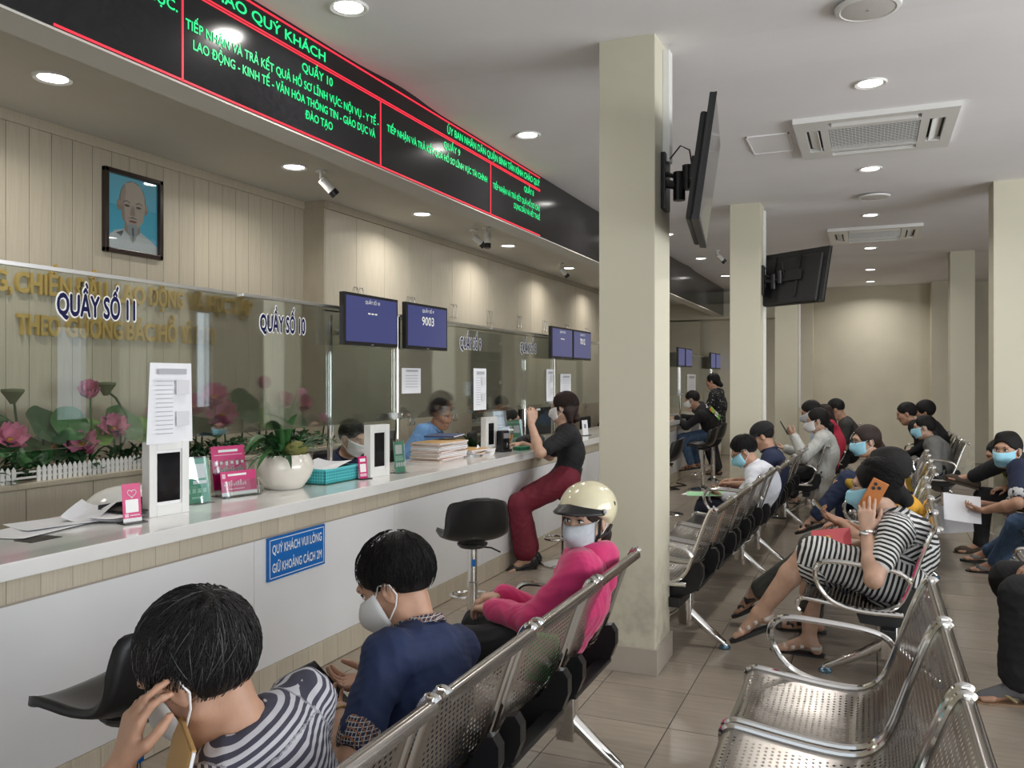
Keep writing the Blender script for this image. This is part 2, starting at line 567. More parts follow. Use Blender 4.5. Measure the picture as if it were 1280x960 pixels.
dm.box(-1.2, 4.4, YB - .14, YB - .06, 2.1, 2.18)
struct('door_1', dm, M_ALU)

# pillars
def pillar(x0, x1, y0, y1, trunk):
    p = struct('pillar', MB().box(x0, x1, y0, y1, 0.0, CZ + .07, 0.004), M_PILLAR)
    b = MB()
    t = .013
    b.box(x0 - t, x1 + t, y0 - t, y1 + t, 0.0, .125, .002)
    o = link('baseboard', b, M_SKIRT, p)
    if trunk:
        link('cable_trunking', MB().box(x1, x1 + .022, y1 - .09, y1 - .02, 1.02, CZ - .02, .003), M_PLASTW, p)
    return p
P1 = pillar(-1.229, -.95, 3.972, 4.295, False)
link('cable_trunking', MB().box(-.95, -.915, 4.13, 4.20, 2.5, CZ - .01, .004), M_PLASTW, P1)
P2 = pillar(-1.229, -.95, 8.16, 8.48, True)
P3 = pillar(-1.229, -.93, 12.25, 12.57, True)
pillar(.944, 1.24, 8.02, 8.34, False)
pillar(.95, 1.235, 12.25, 12.57, False)

# ---------------------------------------------------------------- cabinets along the clerks' wall
XC = -3.87
def pull(y, z, par):
    m = MB().tube([(XC + .002, y, z), (XC + .03, y, z + .004), (XC + .034, y, z + .03), (XC + .034, y, z + .10), (XC + .03, y, z + .126), (XC + .002, y, z + .13)], .005, 6)
    link('handle', m, M_STEEL, par)
units = [5.40 + .855 * k for k in range(13)]
struct('trim_2', MB().box(XC - .05, XC + .012, 5.39, YF - .3, 2.742, 2.80, .003).box(XL, XC + .012, 5.378, 5.40, 2.742, 2.80, .003), M_WOOD)
end_ = thing('cabinet_end_panel', 'tall beige wood end panel closing the row of cabinets beside the portrait wall', 'cabinet panel', (0, 0, 0))
link('end_panel', MB().box(XL, XC, 5.38, 5.398, 0.0, 2.742, .001), M_WOOD, end_)
ords = ['first', 'second', 'third', 'fourth', 'fifth', 'sixth', 'seventh', 'eighth', 'ninth', 'tenth', 'eleventh', 'twelfth', 'thirteenth']
for k, y0 in enumerate(units[:-1]):
    y1 = units[k + 1]
    c = thing('wall_cabinet', 'beige wood-grain upper cabinet with two doors, %s from the corner by the portrait wall' % ords[k], 'cabinet', (0, 0, 0), group='upper cabinets over the clerks')
    link('cabinet_body', MB().box(XL, XC - .02, y0 + .001, y1 - .001, 1.96, 2.742), M_WOOD, c)
    ym = (y0 + y1) / 2
    for a, b, hy in ((y0 + .0015, ym - .0015, ym - .04), (ym + .0015, y1 - .0015, ym + .04)):
        d = link('door', MB().box(XC - .02, XC, a, b, 1.962, 2.74, .002), M_WOODL, c)
        pull(hy, 2.04, d)
    g = k == 3
    c = thing('tall_cabinet', ('beige tall cabinet with glass doors and open shelves under the %s upper cabinet' if g else 'beige tall cabinet with two plain doors under the %s upper cabinet') % ords[k], 'cabinet', (0, 0, 0), group=None if g else 'tall cabinets behind the clerks')
    if not g:
        link('cabinet_body', MB().box(XL, XC - .02, y0 + .001, y1 - .001, 0, 1.95), M_WOOD, c)
        for a, b, hy in ((y0 + .0015, ym - .0015, ym - .04), (ym + .0015, y1 - .0015, ym + .04)):
            d = link('door', MB().box(XC - .02, XC, a, b, .06, 1.948, .002), M_WOOD, c)
            pull(hy, 1.0, d)
    else:
        link('cabinet_body', MB().box(XL, XC, y0, y0 + .02, 0, 1.95).box(XL, XC, y1 - .02, y1, 0, 1.95).box(XL, XC, y0, y1, 1.93, 1.95).box(XL, XL + .02, y0, y1, 0, 1.95), M_WOOD, c)
        for z in (.5, .9, 1.3, 1.62):
            link('shelf', MB().box(XL + .02, XC - .03, y0 + .02, y1 - .02, z, z + .018), M_WOODL, c)
        for a, b, s in ((y0 + .003, ym - .002, y0 + .03), (ym + .002, y1 - .003, y1 - .06)):
            d = link('glass_door', MB().box(XC - .008, XC - .003, a, b, .06, 1.945), M_GLASS, c)
            for z in (1.36, 1.80):
                link('hinge', MB().box(XC - .02, XC + .006, s, s + .03, z, z + .05, .004), M_STEEL, d)

# ---------------------------------------------------------------- planting ledge along the portrait wall
led = thing('planting_ledge', 'low wood-fronted ledge along the portrait wall carrying the lotus plants', 'ledge', (0, 0, 0))
link('ledge_body', MB().box(XL + .003, -3.66, YB + .5, 5.37, 0, .905), M_WOOD, led)
link('ledge_top', MB().box(XL + .003, -3.64, YB + .5, 5.374, .905, .93, .003), M_WOOD, led)
for k in range(9):
    link('panel', MB().box(-3.66, -3.652, 2.0 + .37 * k, 2.366 + .37 * k, .05, .9, .001), M_WOODL, led)

# ---------------------------------------------------------------- the service counter
CT = .856
def counter(y0, y1, label):
    c = thing('service_counter', label, 'counter', (0, 0, 0))
    link('counter_top', MB().box(-3.0, -2.43, y0, y1, CT - .055, CT, .004), M_STONE, c)
    link('counter_body', MB().box(-2.96, -2.50, y0 + .01, y1 - .01, .0, CT - .055), M_GREY, c)
    ny = 1
    sp = 1.18
    n = int((y1 - y0) / sp) + 1
    for k in range(n):
        a, b = y0 + .01 + k * sp, min(y1 - .01, y0 + .01 + (k + 1) * sp)
        if b - a > .02:
            link('front_panel', MB().box(-2.50, -2.49, a + .001, b - .001, .13, CT - .15, .001), M_WHITE, c)
    link('shadow_strip', MB().box(-2.50, -2.493, y0 + .01, y1 - .01, CT - .152, CT - .139), M_SKIRT, c)
    up = MB().box(0, .022, .0008, .1182, CT - .139, CT - .056, .0008).mesh('band_panel'); up.materials.append(M_WOODL)
    lo = MB().box(0, .014, .0008, .1182, 0.004, .128, .0008).mesh('plinth_panel'); lo.materials.append(M_WOODL)
    k = 0
    while y0 + .01 + (k + 1) * .119 < y1:
        o = link('band_panel', up, None, c); o.location = (-2.50, y0 + .01 + k * .119, 0)
        o = link('plinth_panel', lo, None, c); o.location = (-2.50, y0 + .01 + k * .119, 0)
        k += 1
    return c
counter(-.6, 12.72, 'long white-topped service counter with beige wood bands, running beside the waiting seats')
counter(13.4, YF - .6, 'far section of white-topped service counter beyond the gap, behind the seated man in hoodie')
desk = thing('clerk_desk', 'lower pale work desk on the clerks side behind the long counter', 'desk', (0, 0, 0))
link('desk_top', MB().box(-3.12, -3.002, -.4, 12.6, .68, .71, .003), M_WOODL, desk)
for k in range(7):
    link('desk_leg', MB().box(-3.11, -3.07, -.3 + 2.1 * k, -.26 + 2.1 * k, 0, .68), M_STEEL, desk)

# ---------------------------------------------------------------- glass screen over the counter
XG = -2.69
posts = [1.7, 4.5, 7.3, 10.1, 12.9, 15.7]
qn = {1: ('11', '10'), 4: ('9', '8')}
oc = {1.7: 'nearest the camera', 4.5: 'between counters ten and nine', 7.3: 'by the woman in black', 10.1: 'fourth along the counter', 12.9: 'fifth along the counter', 15.7: 'farthest along the counter'}
for y in posts:
    s = thing('screen_post', 'round steel post standing on the counter top, ' + oc[y], 'post', (XG, y, CT if y < 12.8 or y > 13.3 else CT), group=None)
    m = MB().lathe([(.024, 0), (.024, .02), (.0165, .022), (.0165, .95)], n=16)
    link('post', m, M_CHROME, s)
    link('base_flange', MB().lathe([(.034, 0), (.034, .006), (.02, .012)], n=16), M_CHROME, s)
    for z in (.34,):
        link('glass_clamp', MB().lathe([(.022, -.03), (.022, .03)], c=(0, 0, z), n=12, axis='y').lathe([(.018, .0), (.018, .045)], c=(0, .0, z), n=12, axis='x'), M_STEEL, s)
panes = []
for k in range(len(posts)):
    y0 = posts[k - 1] if k else -1.1
    y1 = posts[k]
    g = thing('glass_screen', '%s' % ['glass screen over the counter, out of view nearest the camera', 'nearer lettered glass screen, counter numbers eleven and ten, before the lotus plants', 'second lettered glass screen, numbers nine and eight, before the blue-shirted clerk', 'behind the near pillar', 'beside the man in the printed hoodie', 'farthest along the counter'][k], 'glass screen', (0, 0, 0))
    link('glass_pane', MB().box(XG - .004, XG + .004, y0 + .02, y1 - .02, 1.17, 1.815), M_GLASS, g)
    t = MB()
    n = 2
    w = (y1 - y0 - .04) / n
    for q in range(n):
        t.box(XG - .008, XG + .008, y0 + .02 + q * w, y0 + .02 + (q + 1) * w - .04, 1.806, 1.822, .002)
    link('top_rail', t, M_ALU, g)
    panes.append(g)
def qtext(num, y0, y1, z, par):
    s = 'QUẦY SỐ ' + num
    letters('lettering_outline', s, (XG + .0055, y0 - .006, z + .002), (0, 1, 0), (0, 0, 1), (y1 - y0) + .012, .080, M_WVINYL, par, bold=.085)
    letters('lettering', s, (XG + .0066, y0, z + .002), (0, 1, 0), (0, 0, 1), (y1 - y0), .080, M_NAVYP, par, bold=.036)
qtext('11', 2.13, 2.48, 1.652, panes[1]); qtext('10', 3.22, 3.57, 1.652, panes[1])
qtext('9', 5.35, 5.70, 1.64, panes[2]); qtext('8', 6.47, 6.83, 1.645, panes[2])
# partitions between clerks
for y, xb, lb in ((4.5, -3.19, 'between counters ten and nine'), (7.3, -2.99, 'behind the woman in black'), (12.9, -3.19, 'far along the counter')):
    g = thing('glass_partition', 'glass partition running back from the counter to a steel post, ' + lb, 'glass partition', (0, 0, 0))
    link('glass_pane', MB().box(xb + .02, XG - .025, y - .004, y + .004, .98, 1.80), M_GLASS, g)
    link('rear_post', MB().lathe([(.018, .71), (.018, 1.83)], c=(xb, y, 0), n=14), M_CHROME, g)
    link('glass_clamp', MB().lathe([(.02, -.02), (.02, .02)], c=(XG - .07, y, 1.19), n=12, axis='y').lathe([(.02, -.02), (.02, .02)], c=(xb + .05, y, 1.72), n=12, axis='y'), M_STEEL, g)

# ---------------------------------------------------------------- number monitors on the posts
def monitor(y0, y1, label, title, num):
    t = thing('number_monitor', label, 'monitor', (-2.615, (y0 + y1) / 2, 1.75))
    w = (y1 - y0) / 2
    b = MB().box(-.02, .012, -w, w, -.142, .145, .004)
    link('monitor_case', b, M_BLACK, t)
    link('screen', MB().box(.0121, .0135, -w + .018, w - .018, -.122, .128), M_SCREEN, t)
    link('back_bracket', MB().box(-.05, -.02, -.06, .06, -.05, .05, .005), M_BLACK, t)
    if title:
        letters('screen_title', title, (.0142, -.075, .093), (0, 1, 0), (0, 0, 1), .15, .019, M_SCRTXT, t)
    if num == '---':
        m = MB()
        for q in (-1, 0, 1): m.box(.0138, .0142, q * .035 - .012, q * .035 + .012, .035, .043)
        link('screen_figures', m, M_SCRTXT, t)
    elif num:
        letters('screen_figures', num, (.0142, -.078, .012), (0, 1, 0), (0, 0, 1), .156, .056, M_SCRTXT, t, bold=.012)
    link('brand_plate', MB().box(.012, .0135, -.012, .012, -.138, -.133), M_GREY, t)
    return t
monitor(3.80, 4.36, 'black counter monitor with blue screen showing dashes, left one over counter ten', 'QUẦY SỐ 10', '---')
monitor(4.46, 5.00, 'black counter monitor with blue screen showing 9003', 'QUẦY SỐ 9', '9003')
monitor(7.00, 7.57, 'black counter monitor with dim dashes, above the woman in black', 'QUẦY SỐ 8', '---')
monitor(7.59, 8.14, 'black counter monitor showing 7012, next to the near pillar', 'QUẦY SỐ 7', '7012')
for y, w in ((12.85, 'between the two pillars'), (15.6, 'at the far end of the counter')):
    monitor(y - .50, y - .02, 'small far counter monitor, left of a pair ' + w, None, None)
    monitor(y + .04, y + .55, 'small far counter monitor, right of a pair ' + w, None, None)

# ---------------------------------------------------------------- long lit sign under the ceiling
XS = -2.46
sg = thing('scrolling_sign', 'long black sign with green running letters and red lines under the ceiling', 'display sign', (0, 0, 0))
link('sign_case', MB().box(-2.62, XS, YB + .6, YF - .5, 2.575, CZ + .02, .002), mat('sign_face', (0.012, 0.012, 0.014), 0.16, noise=0.3, nscale=40), sg)
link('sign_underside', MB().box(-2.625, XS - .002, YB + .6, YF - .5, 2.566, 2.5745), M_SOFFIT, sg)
rl = MB()
e = XS + .003
Y1 = 6.34
rl.box(XS, e, .6, Y1, CZ - .022, CZ - .014).box(XS, e, .6, Y1, 2.948, 2.954).box(XS, e, .6, Y1, 2.936, 2.942).box(XS, e, 1.94, Y1, 2.578, 2.586)
for y in (1.07, 2.5, 3.935, 5.38): rl.box(XS, e, y - .004, y + .004, 2.582, 2.94)
link('red_line', rl, M_REDLED, sg)
def led(s, y0, y1, z, cap, bold=0.018):
    o = letters('lit_lettering', s, (XS + .0025, y0, z), (0, 1, 0), (0, 0, 1), y1 - y0, cap, M_GREENLED, sg, bold=bold); o['kind'] = 'stuff'
led('ỦY BAN NHÂN DÂN QUẬN BÌNH TÂN KÍNH CHÀO QUÝ KHÁCH', .72, 3.43, 2.975, .048)
led('ỦY BAN NHÂN DÂN QUẬN BÌNH TÂN KÍNH CHÀO QUÝ', 4.72, 6.33, 2.975, .048)
led('CHỨNG THỰC.', 2.02, 2.475, 2.835, .042)
led('QUẦY 10', 3.245, 3.49, 2.872, .043)
led('TIẾP NHẬN VÀ TRẢ KẾT QUẢ HỒ SƠ LĨNH VỰC: NỘI VỤ - Y TẾ -', 2.515, 3.915, 2.792, .040)
led('LAO ĐỘNG - KINH TẾ - VĂN HÓA THÔNG TIN - GIÁO DỤC VÀ', 2.555, 3.88, 2.722, .040)
led('ĐÀO TẠO', 3.27, 3.49, 2.655, .040)
led('QUẦY 9', 4.67, 4.90, 2.872, .043)
led('TIẾP NHẬN VÀ TRẢ KẾT QUẢ HỒ SƠ LĨNH VỰC TÀI CHÍNH', 4.00, 5.32, 2.792, .040)
led('QUẦY 8', 6.0, 6.2, 2.872, .043)
led('TIẾP NHẬN VÀ TRẢ KẾT QUẢ HỒ SƠ: CHỨ', 5.42, 6.335, 2.775, .040)
led('DỤNG DẤU VÀ HẾT THUẾ', 5.80, 6.335, 2.705, .040)

# ---------------------------------------------------------------- gold letters on the portrait wall
gw = thing('wall_motto', 'raised gold mirror letters in two lines on the beige wall behind the glass', 'wall lettering', (0, 0, 0))
M_GOLD2 = M_GOLD
def motto(s, y0, y1, z, cap):
    co = text_mesh(s, .03, .5)[0]
    X0, X1 = co[:, 0].min(), co[:, 0].max()
    kx = (y1 - y0) / (X1 - X0)
    for i, ch in enumerate(s):
        if ch == ' ': continue
        full = text_mesh(s[:i + 1], .03, .5)[0]
        one = text_mesh(ch, .03, .5)[0]
        xr = full[:, 0].max(); wd = one[:, 0].max() - one[:, 0].min()
        letters('letter', ch, (XL + .001, y0 + (xr - wd - X0) * kx, z), (0, 1, 0), (0, 0, 1), wd * kx, cap, M_GOLD2, gw, bold=.03, depth=.022)
for w_, a_, b_ in [('SỐNG,', 2.6, 2.955), ('CHIẾN', 2.97, 3.3), ('ĐẤU,', 3.33, 3.56), ('LAO', 3.6, 3.81), ('ĐỘNG', 3.84, 4.12), ('VÀ', 4.16, 4.31), ('HỌC', 4.34, 4.54), ('TẬP', 4.56, 4.78)]:
    motto(w_, a_, b_, 1.872, .108)
for w_, a_, b_ in [('THEO', 2.98, 3.23), ('GƯƠNG', 3.27, 3.64), ('BÁC', 3.67, 3.88), ('HỒ', 3.91, 4.06), ('VĨ', 4.1, 4.2), ('ĐẠI', 4.23, 4.4)]:
    motto(w_, a_, b_, 1.655, .108)

# ---------------------------------------------------------------- framed portrait (flat print of an old man with a goatee)
pf = thing('framed_portrait', 'dark framed portrait of an older bearded person on light blue, hung on the beige wall', 'picture', (XL + .002, 3.725, 2.40))
hw, hh = .215, .245
fr = MB()
for a in ((-hw, hw, hh - .028, hh), (-hw, hw, -hh, -hh + .028), (-hw, -hw + .028, -hh, hh), (hw - .028, hw, -hh, hh)):
    fr.box(0, .03, a[0], a[1], a[2], a[3], .004)
link('frame', fr, mat('dark_frame_wood', (0.03, 0.018, 0.014), 0.3), pf)
def flat(pts, x, m, nm='print'):
    mb = MB(); mb.add([(x, p[0], p[1]) for p in pts], [tuple(range(len(pts)))])
    return mb
def ov(cx, cz, rx, rz, n=28, a0=0, a1=2 * PI):
    return [(cx + rx * math.cos(a0 + (a1 - a0) * k / n), cz + rz * math.sin(a0 + (a1 - a0) * k / n)) for k in range(n)]
pr = MB(); pr.box(.002, .006, -hw + .026, hw - .026, -hh + .026, hh - .026)
pic = link('print', pr, mat('portrait_blue', (0.16, 0.68, 0.92), 0.5), pf)
c_skin = mat('portrait_skin', (0.74, 0.58, 0.48), 0.5); c_sh = mat('portrait_skin_shade', (0.55, 0.39, 0.31), 0.5)
c_gr = mat('portrait_grey', (0.20, 0.19, 0.19), 0.5); c_wh = mat('portrait_white', (0.82, 0.85, 0.84), 0.5); c_dk = mat('portrait_dark', (0.05, 0.04, 0.04), 0.5)
def lay(pts, d, m):
    pts = [(max(-.186, min(.186, a * 1.12)), max(-.217, min(.217, b * 1.12 + .012))) for a, b in pts]
    link('print_colour', flat(pts, .006 + d, m), m, pic)
lay([(-.185, -.217), (-.185, -.15), (-.11, -.105), (-.04, -.09), (.04, -.09), (.10, -.12), (.185, -.16), (.185, -.217)], .0004, c_wh)
lay(ov(0, .055, .088, .112), .0006, c_gr)
lay([(-.05, -.02), (.045, -.02), (.05, -.10), (0, -.14), (-.055, -.10)], .0008, c_sh)
lay(ov(-.09, .03, .014, .028), .001, c_sh); lay(ov(.087, .03, .014, .028), .001, c_sh)
lay([(-.078, .10), (-.05, .148), (0, .165), (.05, .148), (.078, .10), (.083, .03), (.068, -.04), (.03, -.082), (-.03, -.082), (-.068, -.04), (-.083, .03)], .0012, c_skin)
lay([(-.078, .10), (-.05, .148), (-.045, .1), (-.058, .03), (-.05, -.04), (-.03, -.082), (-.068, -.04), (-.083, .03)], .0014, c_sh)
for sx in (-1, 1):
    lay([(sx * .018, .052), (sx * .04, .062), (sx * .064, .052), (sx * .06, .047), (sx * .04, .055), (sx * .02, .046)], .0018, c_gr)
    lay(ov(sx * .038, .033, .018, .006), .0018, c_dk)
lay([(-.008, .035), (.006, .035), (.018, -.012), (.0, -.02), (-.02, -.012)], .0016, c_sh)
lay([(-.045, -.035), (0, -.022), (.045, -.035), (.03, -.032), (0, -.03), (-.03, -.032)], .002, c_gr)
lay(ov(0, -.047, .026, .007), .002, mat('portrait_lips', (0.36, 0.17, 0.15), 0.5))
lay([(-.03, -.06), (.028, -.06), (.032, -.10), (.016, -.145), (-.002, -.165), (-.018, -.14), (-.034, -.10)], .0022, mat('portrait_beard', (0.50, 0.51, 0.52), 0.5))
lay([(-.008, -.08), (.006, -.08), (.008, -.13), (-.002, -.155)], .0024, c_gr)
lay([(-.11, -.12), (-.06, -.10), (-.075, -.135)], .002, c_gr)
link('picture_glass', MB().box(.0115, .013, -hw + .026, hw - .026, -hh + .026, hh - .026), M_ACRYL, pf)

# ---------------------------------------------------------------- blue notice on the counter front
bs = thing('blue_notice', 'blue plastic notice with white lettering fixed to the white counter front', 'sign', (-2.489, 3.24, .608))
link('notice_board', MB().box(0, .012, -.212, .212, -.098, .098, .001), M_SIGNB, bs)
bo = MB()
for a in ((-.203, .203, .084, .0875), (-.203, .203, -.0875, -.084), (-.203, -.1995, -.0875, .0875), (.1995, .203, -.0875, .0875)):
    bo.box(.012, .0128, *a)
link('border_line', bo, M_SIGNW, bs)
letters('notice_lettering', 'QUÝ KHÁCH VUI LÒNG', (.0126, -.185, .022), (0, 1, 0), (0, 0, 1), .37, .042, M_SIGNW, bs, bold=.02)
letters('notice_lettering', 'GIỮ KHOẢNG CÁCH 2M', (.0126, -.185, -.062), (0, 1, 0), (0, 0, 1), .37, .042, M_SIGNW, bs, bold=.02)

# ---------------------------------------------------------------- ceiling fixtures
def downlight(x, y, z, label, pw):
    t = thing('ceiling_downlight', label, 'ceiling light', (x, y, z))
    link('trim_ring', MB().lathe([(.060, -.002), (.082, -.010), (.086, -.004), (.088, .0)], n=28), M_PLASTW, t, smooth=True)
    link('diffuser', MB().lathe([(.0, -.007), (.045, -.0065), (.064, -.004)], n=28), M_LAMP, t, smooth=True)
    l = bpy.data.lights.new('downlight_bulb', 'AREA'); l.shape = 'DISK'; l.size = .11; l.energy = pw; l.color = (1.0, .96, .90); l.spread = math.radians(150)
    lo = bpy.data.objects.new('downlight_bulb', l); lo.location = (0, 0, -.02); COL.objects.link(lo); lo.parent = t
    return t
for n, y in enumerate((5.07, 7.13, 9.14, 11.43, 13.68, 15.36)):
    downlight(0.0, y, CZ, 'round ceiling downlight over the aisle, %s from the camera' % ords[n], 12)
for n, y in enumerate((3.13, 5.24, 7.35, 9.45, 11.51, 13.6)):
    downlight(-2.12, y, CZ, 'round downlight in front of the lit sign, %s from the camera' % ords[n], 8)
for n, y in enumerate((2.71, 4.46, 6.15, 7.96, 9.85, 11.7, 13.5)):
    downlight(-3.44, y, 2.80, 'round downlight above the clerks, %s from the camera' % ords[n], 7)

def speaker(x, y, label):
    t = thing('ceiling_speaker', label, 'speaker', (x, y, CZ))
    link('speaker_rim', MB().lathe([(.10, -.004), (.118, -.016), (.135, -.012), (.14, 0)], n=36), M_PLASTW, t, smooth=True)
    link('speaker_grille', MB().lathe([(0, -.0165), (.09, -.0165), (.112, -.013)], n=36), mat('speaker_mesh', (.62, .60, .57), .7, noise=.15, nscale=250), t, smooth=True)
    link('speaker_badge', MB().lathe([(.0, -.019), (.008, -.018), (.009, -.0165)], n=10), M_GREY, t)
speaker(-.01, 4.03, 'round white ceiling speaker nearest the camera')
speaker(.03, 8.23, 'small round ceiling speaker beyond the first air conditioner')

def aircon(x, y, label):
    t = thing('ceiling_air_conditioner', label, 'air conditioner', (x, y, CZ))
    h = .475
    fr = MB()
    g = .285
    # flat panel with four slots, a square grille in the middle
    for a in ((-h, -.41, -h, h), (.41, h, -h, h), (-.41, .41, -h, -.41), (-.41, .41, .41, h),
              (-.41, -.32, -.41, -.27), (-.41, -.32, .27, .41), (.32, .41, -.41, -.27), (.32, .41, .27, .41), (-.32, -.27, -.41, .41), (.27, .32, -.41, .41),
              (-.27, .27, -.32, -.27), (-.27, .27, .27, .32)):
        fr.box(a[0], a[1], a[2], a[3], -.032, 0)
    link('panel', fr, M_PLASTW, t)
    link('dark_recess', MB().box(-.42, .42, -.42, .42, -.004, .0), mat('recess_dark', (.05, .045, .04), .9), t)
    for k, (cx, cy, w, l) in enumerate(((-.365, 0, .035, .25), (.365, 0, .035, .25), (0, -.365, .25, .035), (0, .365, .25, .035))):
        v = MB().box(-w, w, -l, l, -.003, .003, .002)
        o = link('air_flap', v, M_PLASTW, t); o.location = (cx, cy, -.018)
        o.rotation_euler = (0, .5 if k == 0 else -.5, 0) if k < 2 else (-.5 if k == 2 else .5, 0, 0)
    for k in range(19):
        link('grille_slat', MB().box(-.265, .265, -.255 + k * .0283 - .0022, -.255 + k * .0283 + .0022, -.0305, -.0275), M_PLASTW, t)
    gm = MB()
    for k in range(25): gm.box(-.262 + k * .0218 - .0012, -.262 + k * .0218 + .0012, -.265, .265, -.029, -.0265)
    link('grille_rib', gm, M_PLASTW, t)
aircon(.02, 6.07, 'square white ceiling air conditioner with dark grille, near one')
aircon(.04, 10.3, 'square white ceiling air conditioner with dark grille, far one')
ht = thing('access_hatch', 'small square white access hatch in the ceiling beside the near air conditioner', 'hatch', (-.64, 6.1, CZ))
link('hatch_panel', MB().box(-.13, .13, -.22, .22, -.004, 0, .002), M_CEIL, ht)
hf = MB()
for a in ((-.14, .14, -.232, -.222), (-.14, .14, .222, .232), (-.14, -.132, -.232, .232), (.132, .14, -.232, .232)): hf.box(a[0], a[1], a[2], a[3], -.009, 0)
link('hatch_frame', hf, M_CEIL, ht)

def spotcam(x, y, z, label, aim=(.45, .55, -.7), cable=False):
    t = thing('security_camera', label, 'camera', (x, y, z))
    link('mount_plate', MB().lathe([(.0, -.012), (.035, -.012), (.038, 0)], n=16), M_PLASTW, t)
    link('mount_stem', MB().tube([(0, 0, -.008), (0, 0, -.05), (.01, .012, -.07)], .011, 10), M_PLASTW, t)
    a = Vector(aim).normalized(); c = Vector((.01, .012, -.07))
    link('camera_body', MB().tube([c - a * .02, c - a * .015, c + a * .085], [.018, .03, .03], 14), M_PLASTW, t, smooth=True)
    link('lens_hood', MB().tube([c + a * .08, c + a * .12], [.031, .031], 14), M_BLACK, t, smooth=True)
    return t
spotcam(-3.34, 4.61, 2.80, 'white bullet camera under the low ceiling, nearest one by the portrait')
spotcam(-3.37, 6.99, 2.80, 'grey bullet camera under the low ceiling, second one from the portrait', (.5, .5, -.6))
spotcam(-3.21, 6.92, 2.80, 'short bullet camera seen end on, just right of the second camera', (.05, -.1, -1))
spotcam(-3.39, 9.42, 2.80, 'grey bullet camera under the low ceiling, nearest the near pillar', (.4, .6, -.7))
spotcam(-1.80, 10.9, CZ, 'white bullet camera on the main ceiling between the two left pillars', (.5, .3, -.5))
# ================================================================ waiting benches
# bench space: x forward, seats along y, back top near x = -.13; seats are set along +y from 0
PITCH = .545
PROF = [(.440, .335), (.462, .345), (.470, .365), (.466, .388), (.448, .402), (.42, .403), (.32, .388), (.20, .374), (.12, .372), (.07, .385), (.03, .42), (.005, .47), (-.02, .545), (-.05, .635), (-.08, .715), (-.098, .752), (-.112, .765), (-.126, .764), (-.134, .755), (-.135, .738)]
def smooth_prof(P, n=3):
    for _ in range(n - 1):
        Q = [P[0]]
        for a, b in zip(P[:-1], P[1:]):
            Q.append((a[0] * .75 + b[0] * .25, a[1] * .75 + b[1] * .25)); Q.append((a[0] * .25 + b[0] * .75, a[1] * .25 + b[1] * .75))
        Q.append(P[-1]); P = Q
    return P
SP = smooth_prof(PROF, 2)
SW = .492
def seat_shell_mesh():
    me = bpy.data.meshes.new('seat_shell')
    bm = bmesh.new()
    uvl = bm.loops.layers.uv.new('UVMap')
    cum = [0]
    for a, b in zip(SP[:-1], SP[1:]): cum.append(cum[-1] + math.hypot(b[0] - a[0], b[1] - a[1]))
    ny = 8
    V = [[bm.verts.new((x - .0 * abs(k / ny - .5), (PITCH - SW) / 2 + SW * k / ny, z - .012 * (1 - (2 * k / ny - 1) ** 2) * (1 if .05 < c < .45 else 0))) for k in range(ny + 1)] for (x, z), c in zip(SP, cum)]
    for i in range(len(SP) - 1):
        for k in range(ny):
            f = bm.faces.new((V[i][k], V[i][k + 1], V[i + 1][k + 1], V[i + 1][k]))
            f.smooth = True
            for lp, (ii, kk) in zip(f.loops, ((i, k), (i, k + 1), (i + 1, k + 1), (i + 1, k))):
                lp[uvl].uv = (SW * kk / ny, cum[ii])
    bm.to_mesh(me); bm.free()
    me.materials.append(M_PERF)
    return me
shell_me = seat_shell_mesh()
def rail_mesh(y):
    pts = [(x, y, z + .003) for x, z in SP[2:-3]]
    return MB().tube(pts, .0105, 8).mesh('side_rail', True)
rail_me = [rail_mesh((PITCH - SW) / 2 - .002), rail_mesh((PITCH + SW) / 2 + .002)]
for r in rail_me: r.materials.append(M_CHROME)
lug_me = []
for y in (.012, PITCH - .036):
    lug_me.append(MB().box(-.128, -.108, y, y + .024, .752, .772, .004).mesh('rail_lug')); lug_me[-1].materials.append(M_CHROME)
def bracket_mesh():
    m = MB()
    for y in (.055, PITCH - .095):
        poly = [(.22, y, .365), (.10, y, .362), (.045, y, .39), (.015, y, .43), (-.012, y, .48), (-.038, y, .485), (-.055, y, .46), (-.055, y, .41), (-.035, y, .36), (.0, y, .325), (.06, y, .30), (.20, y, .31)]
        m.prism(poly, (0, .04, 0))
    m.box(-.03, .02, .06, PITCH - .06, .335, .352, .004)
    return m.mesh('seat_bracket')
bracket_me = bracket_mesh(); bracket_me.materials.append(M_BLACK)
def leg_mesh():
    m = MB()
    m.box(.045, .115, -.03, .03, .10, .30, .006)
    m.tube([(.08, 0, .19), (-.02, 0, .105), (-.12, 0, .03), (-.125, 0, .018)], [.026, .023, .018, .016], 10)
    m.tube([(.08, 0, .19), (.20, 0, .11), (.36, 0, .03), (.365, 0, .018)], [.026, .023, .018, .016], 10)
    return m.mesh('leg', True)
leg_me = leg_mesh(); leg_me.materials.append(M_CHROME)
foot_me = MB().lathe([(.030, 0), (.032, .008), (.024, .018), (.016, .022)], n=16).mesh('foot_disc', True); foot_me.materials.append(mat('blue_grey_foot', (.16, .27, .36), .25, .7))
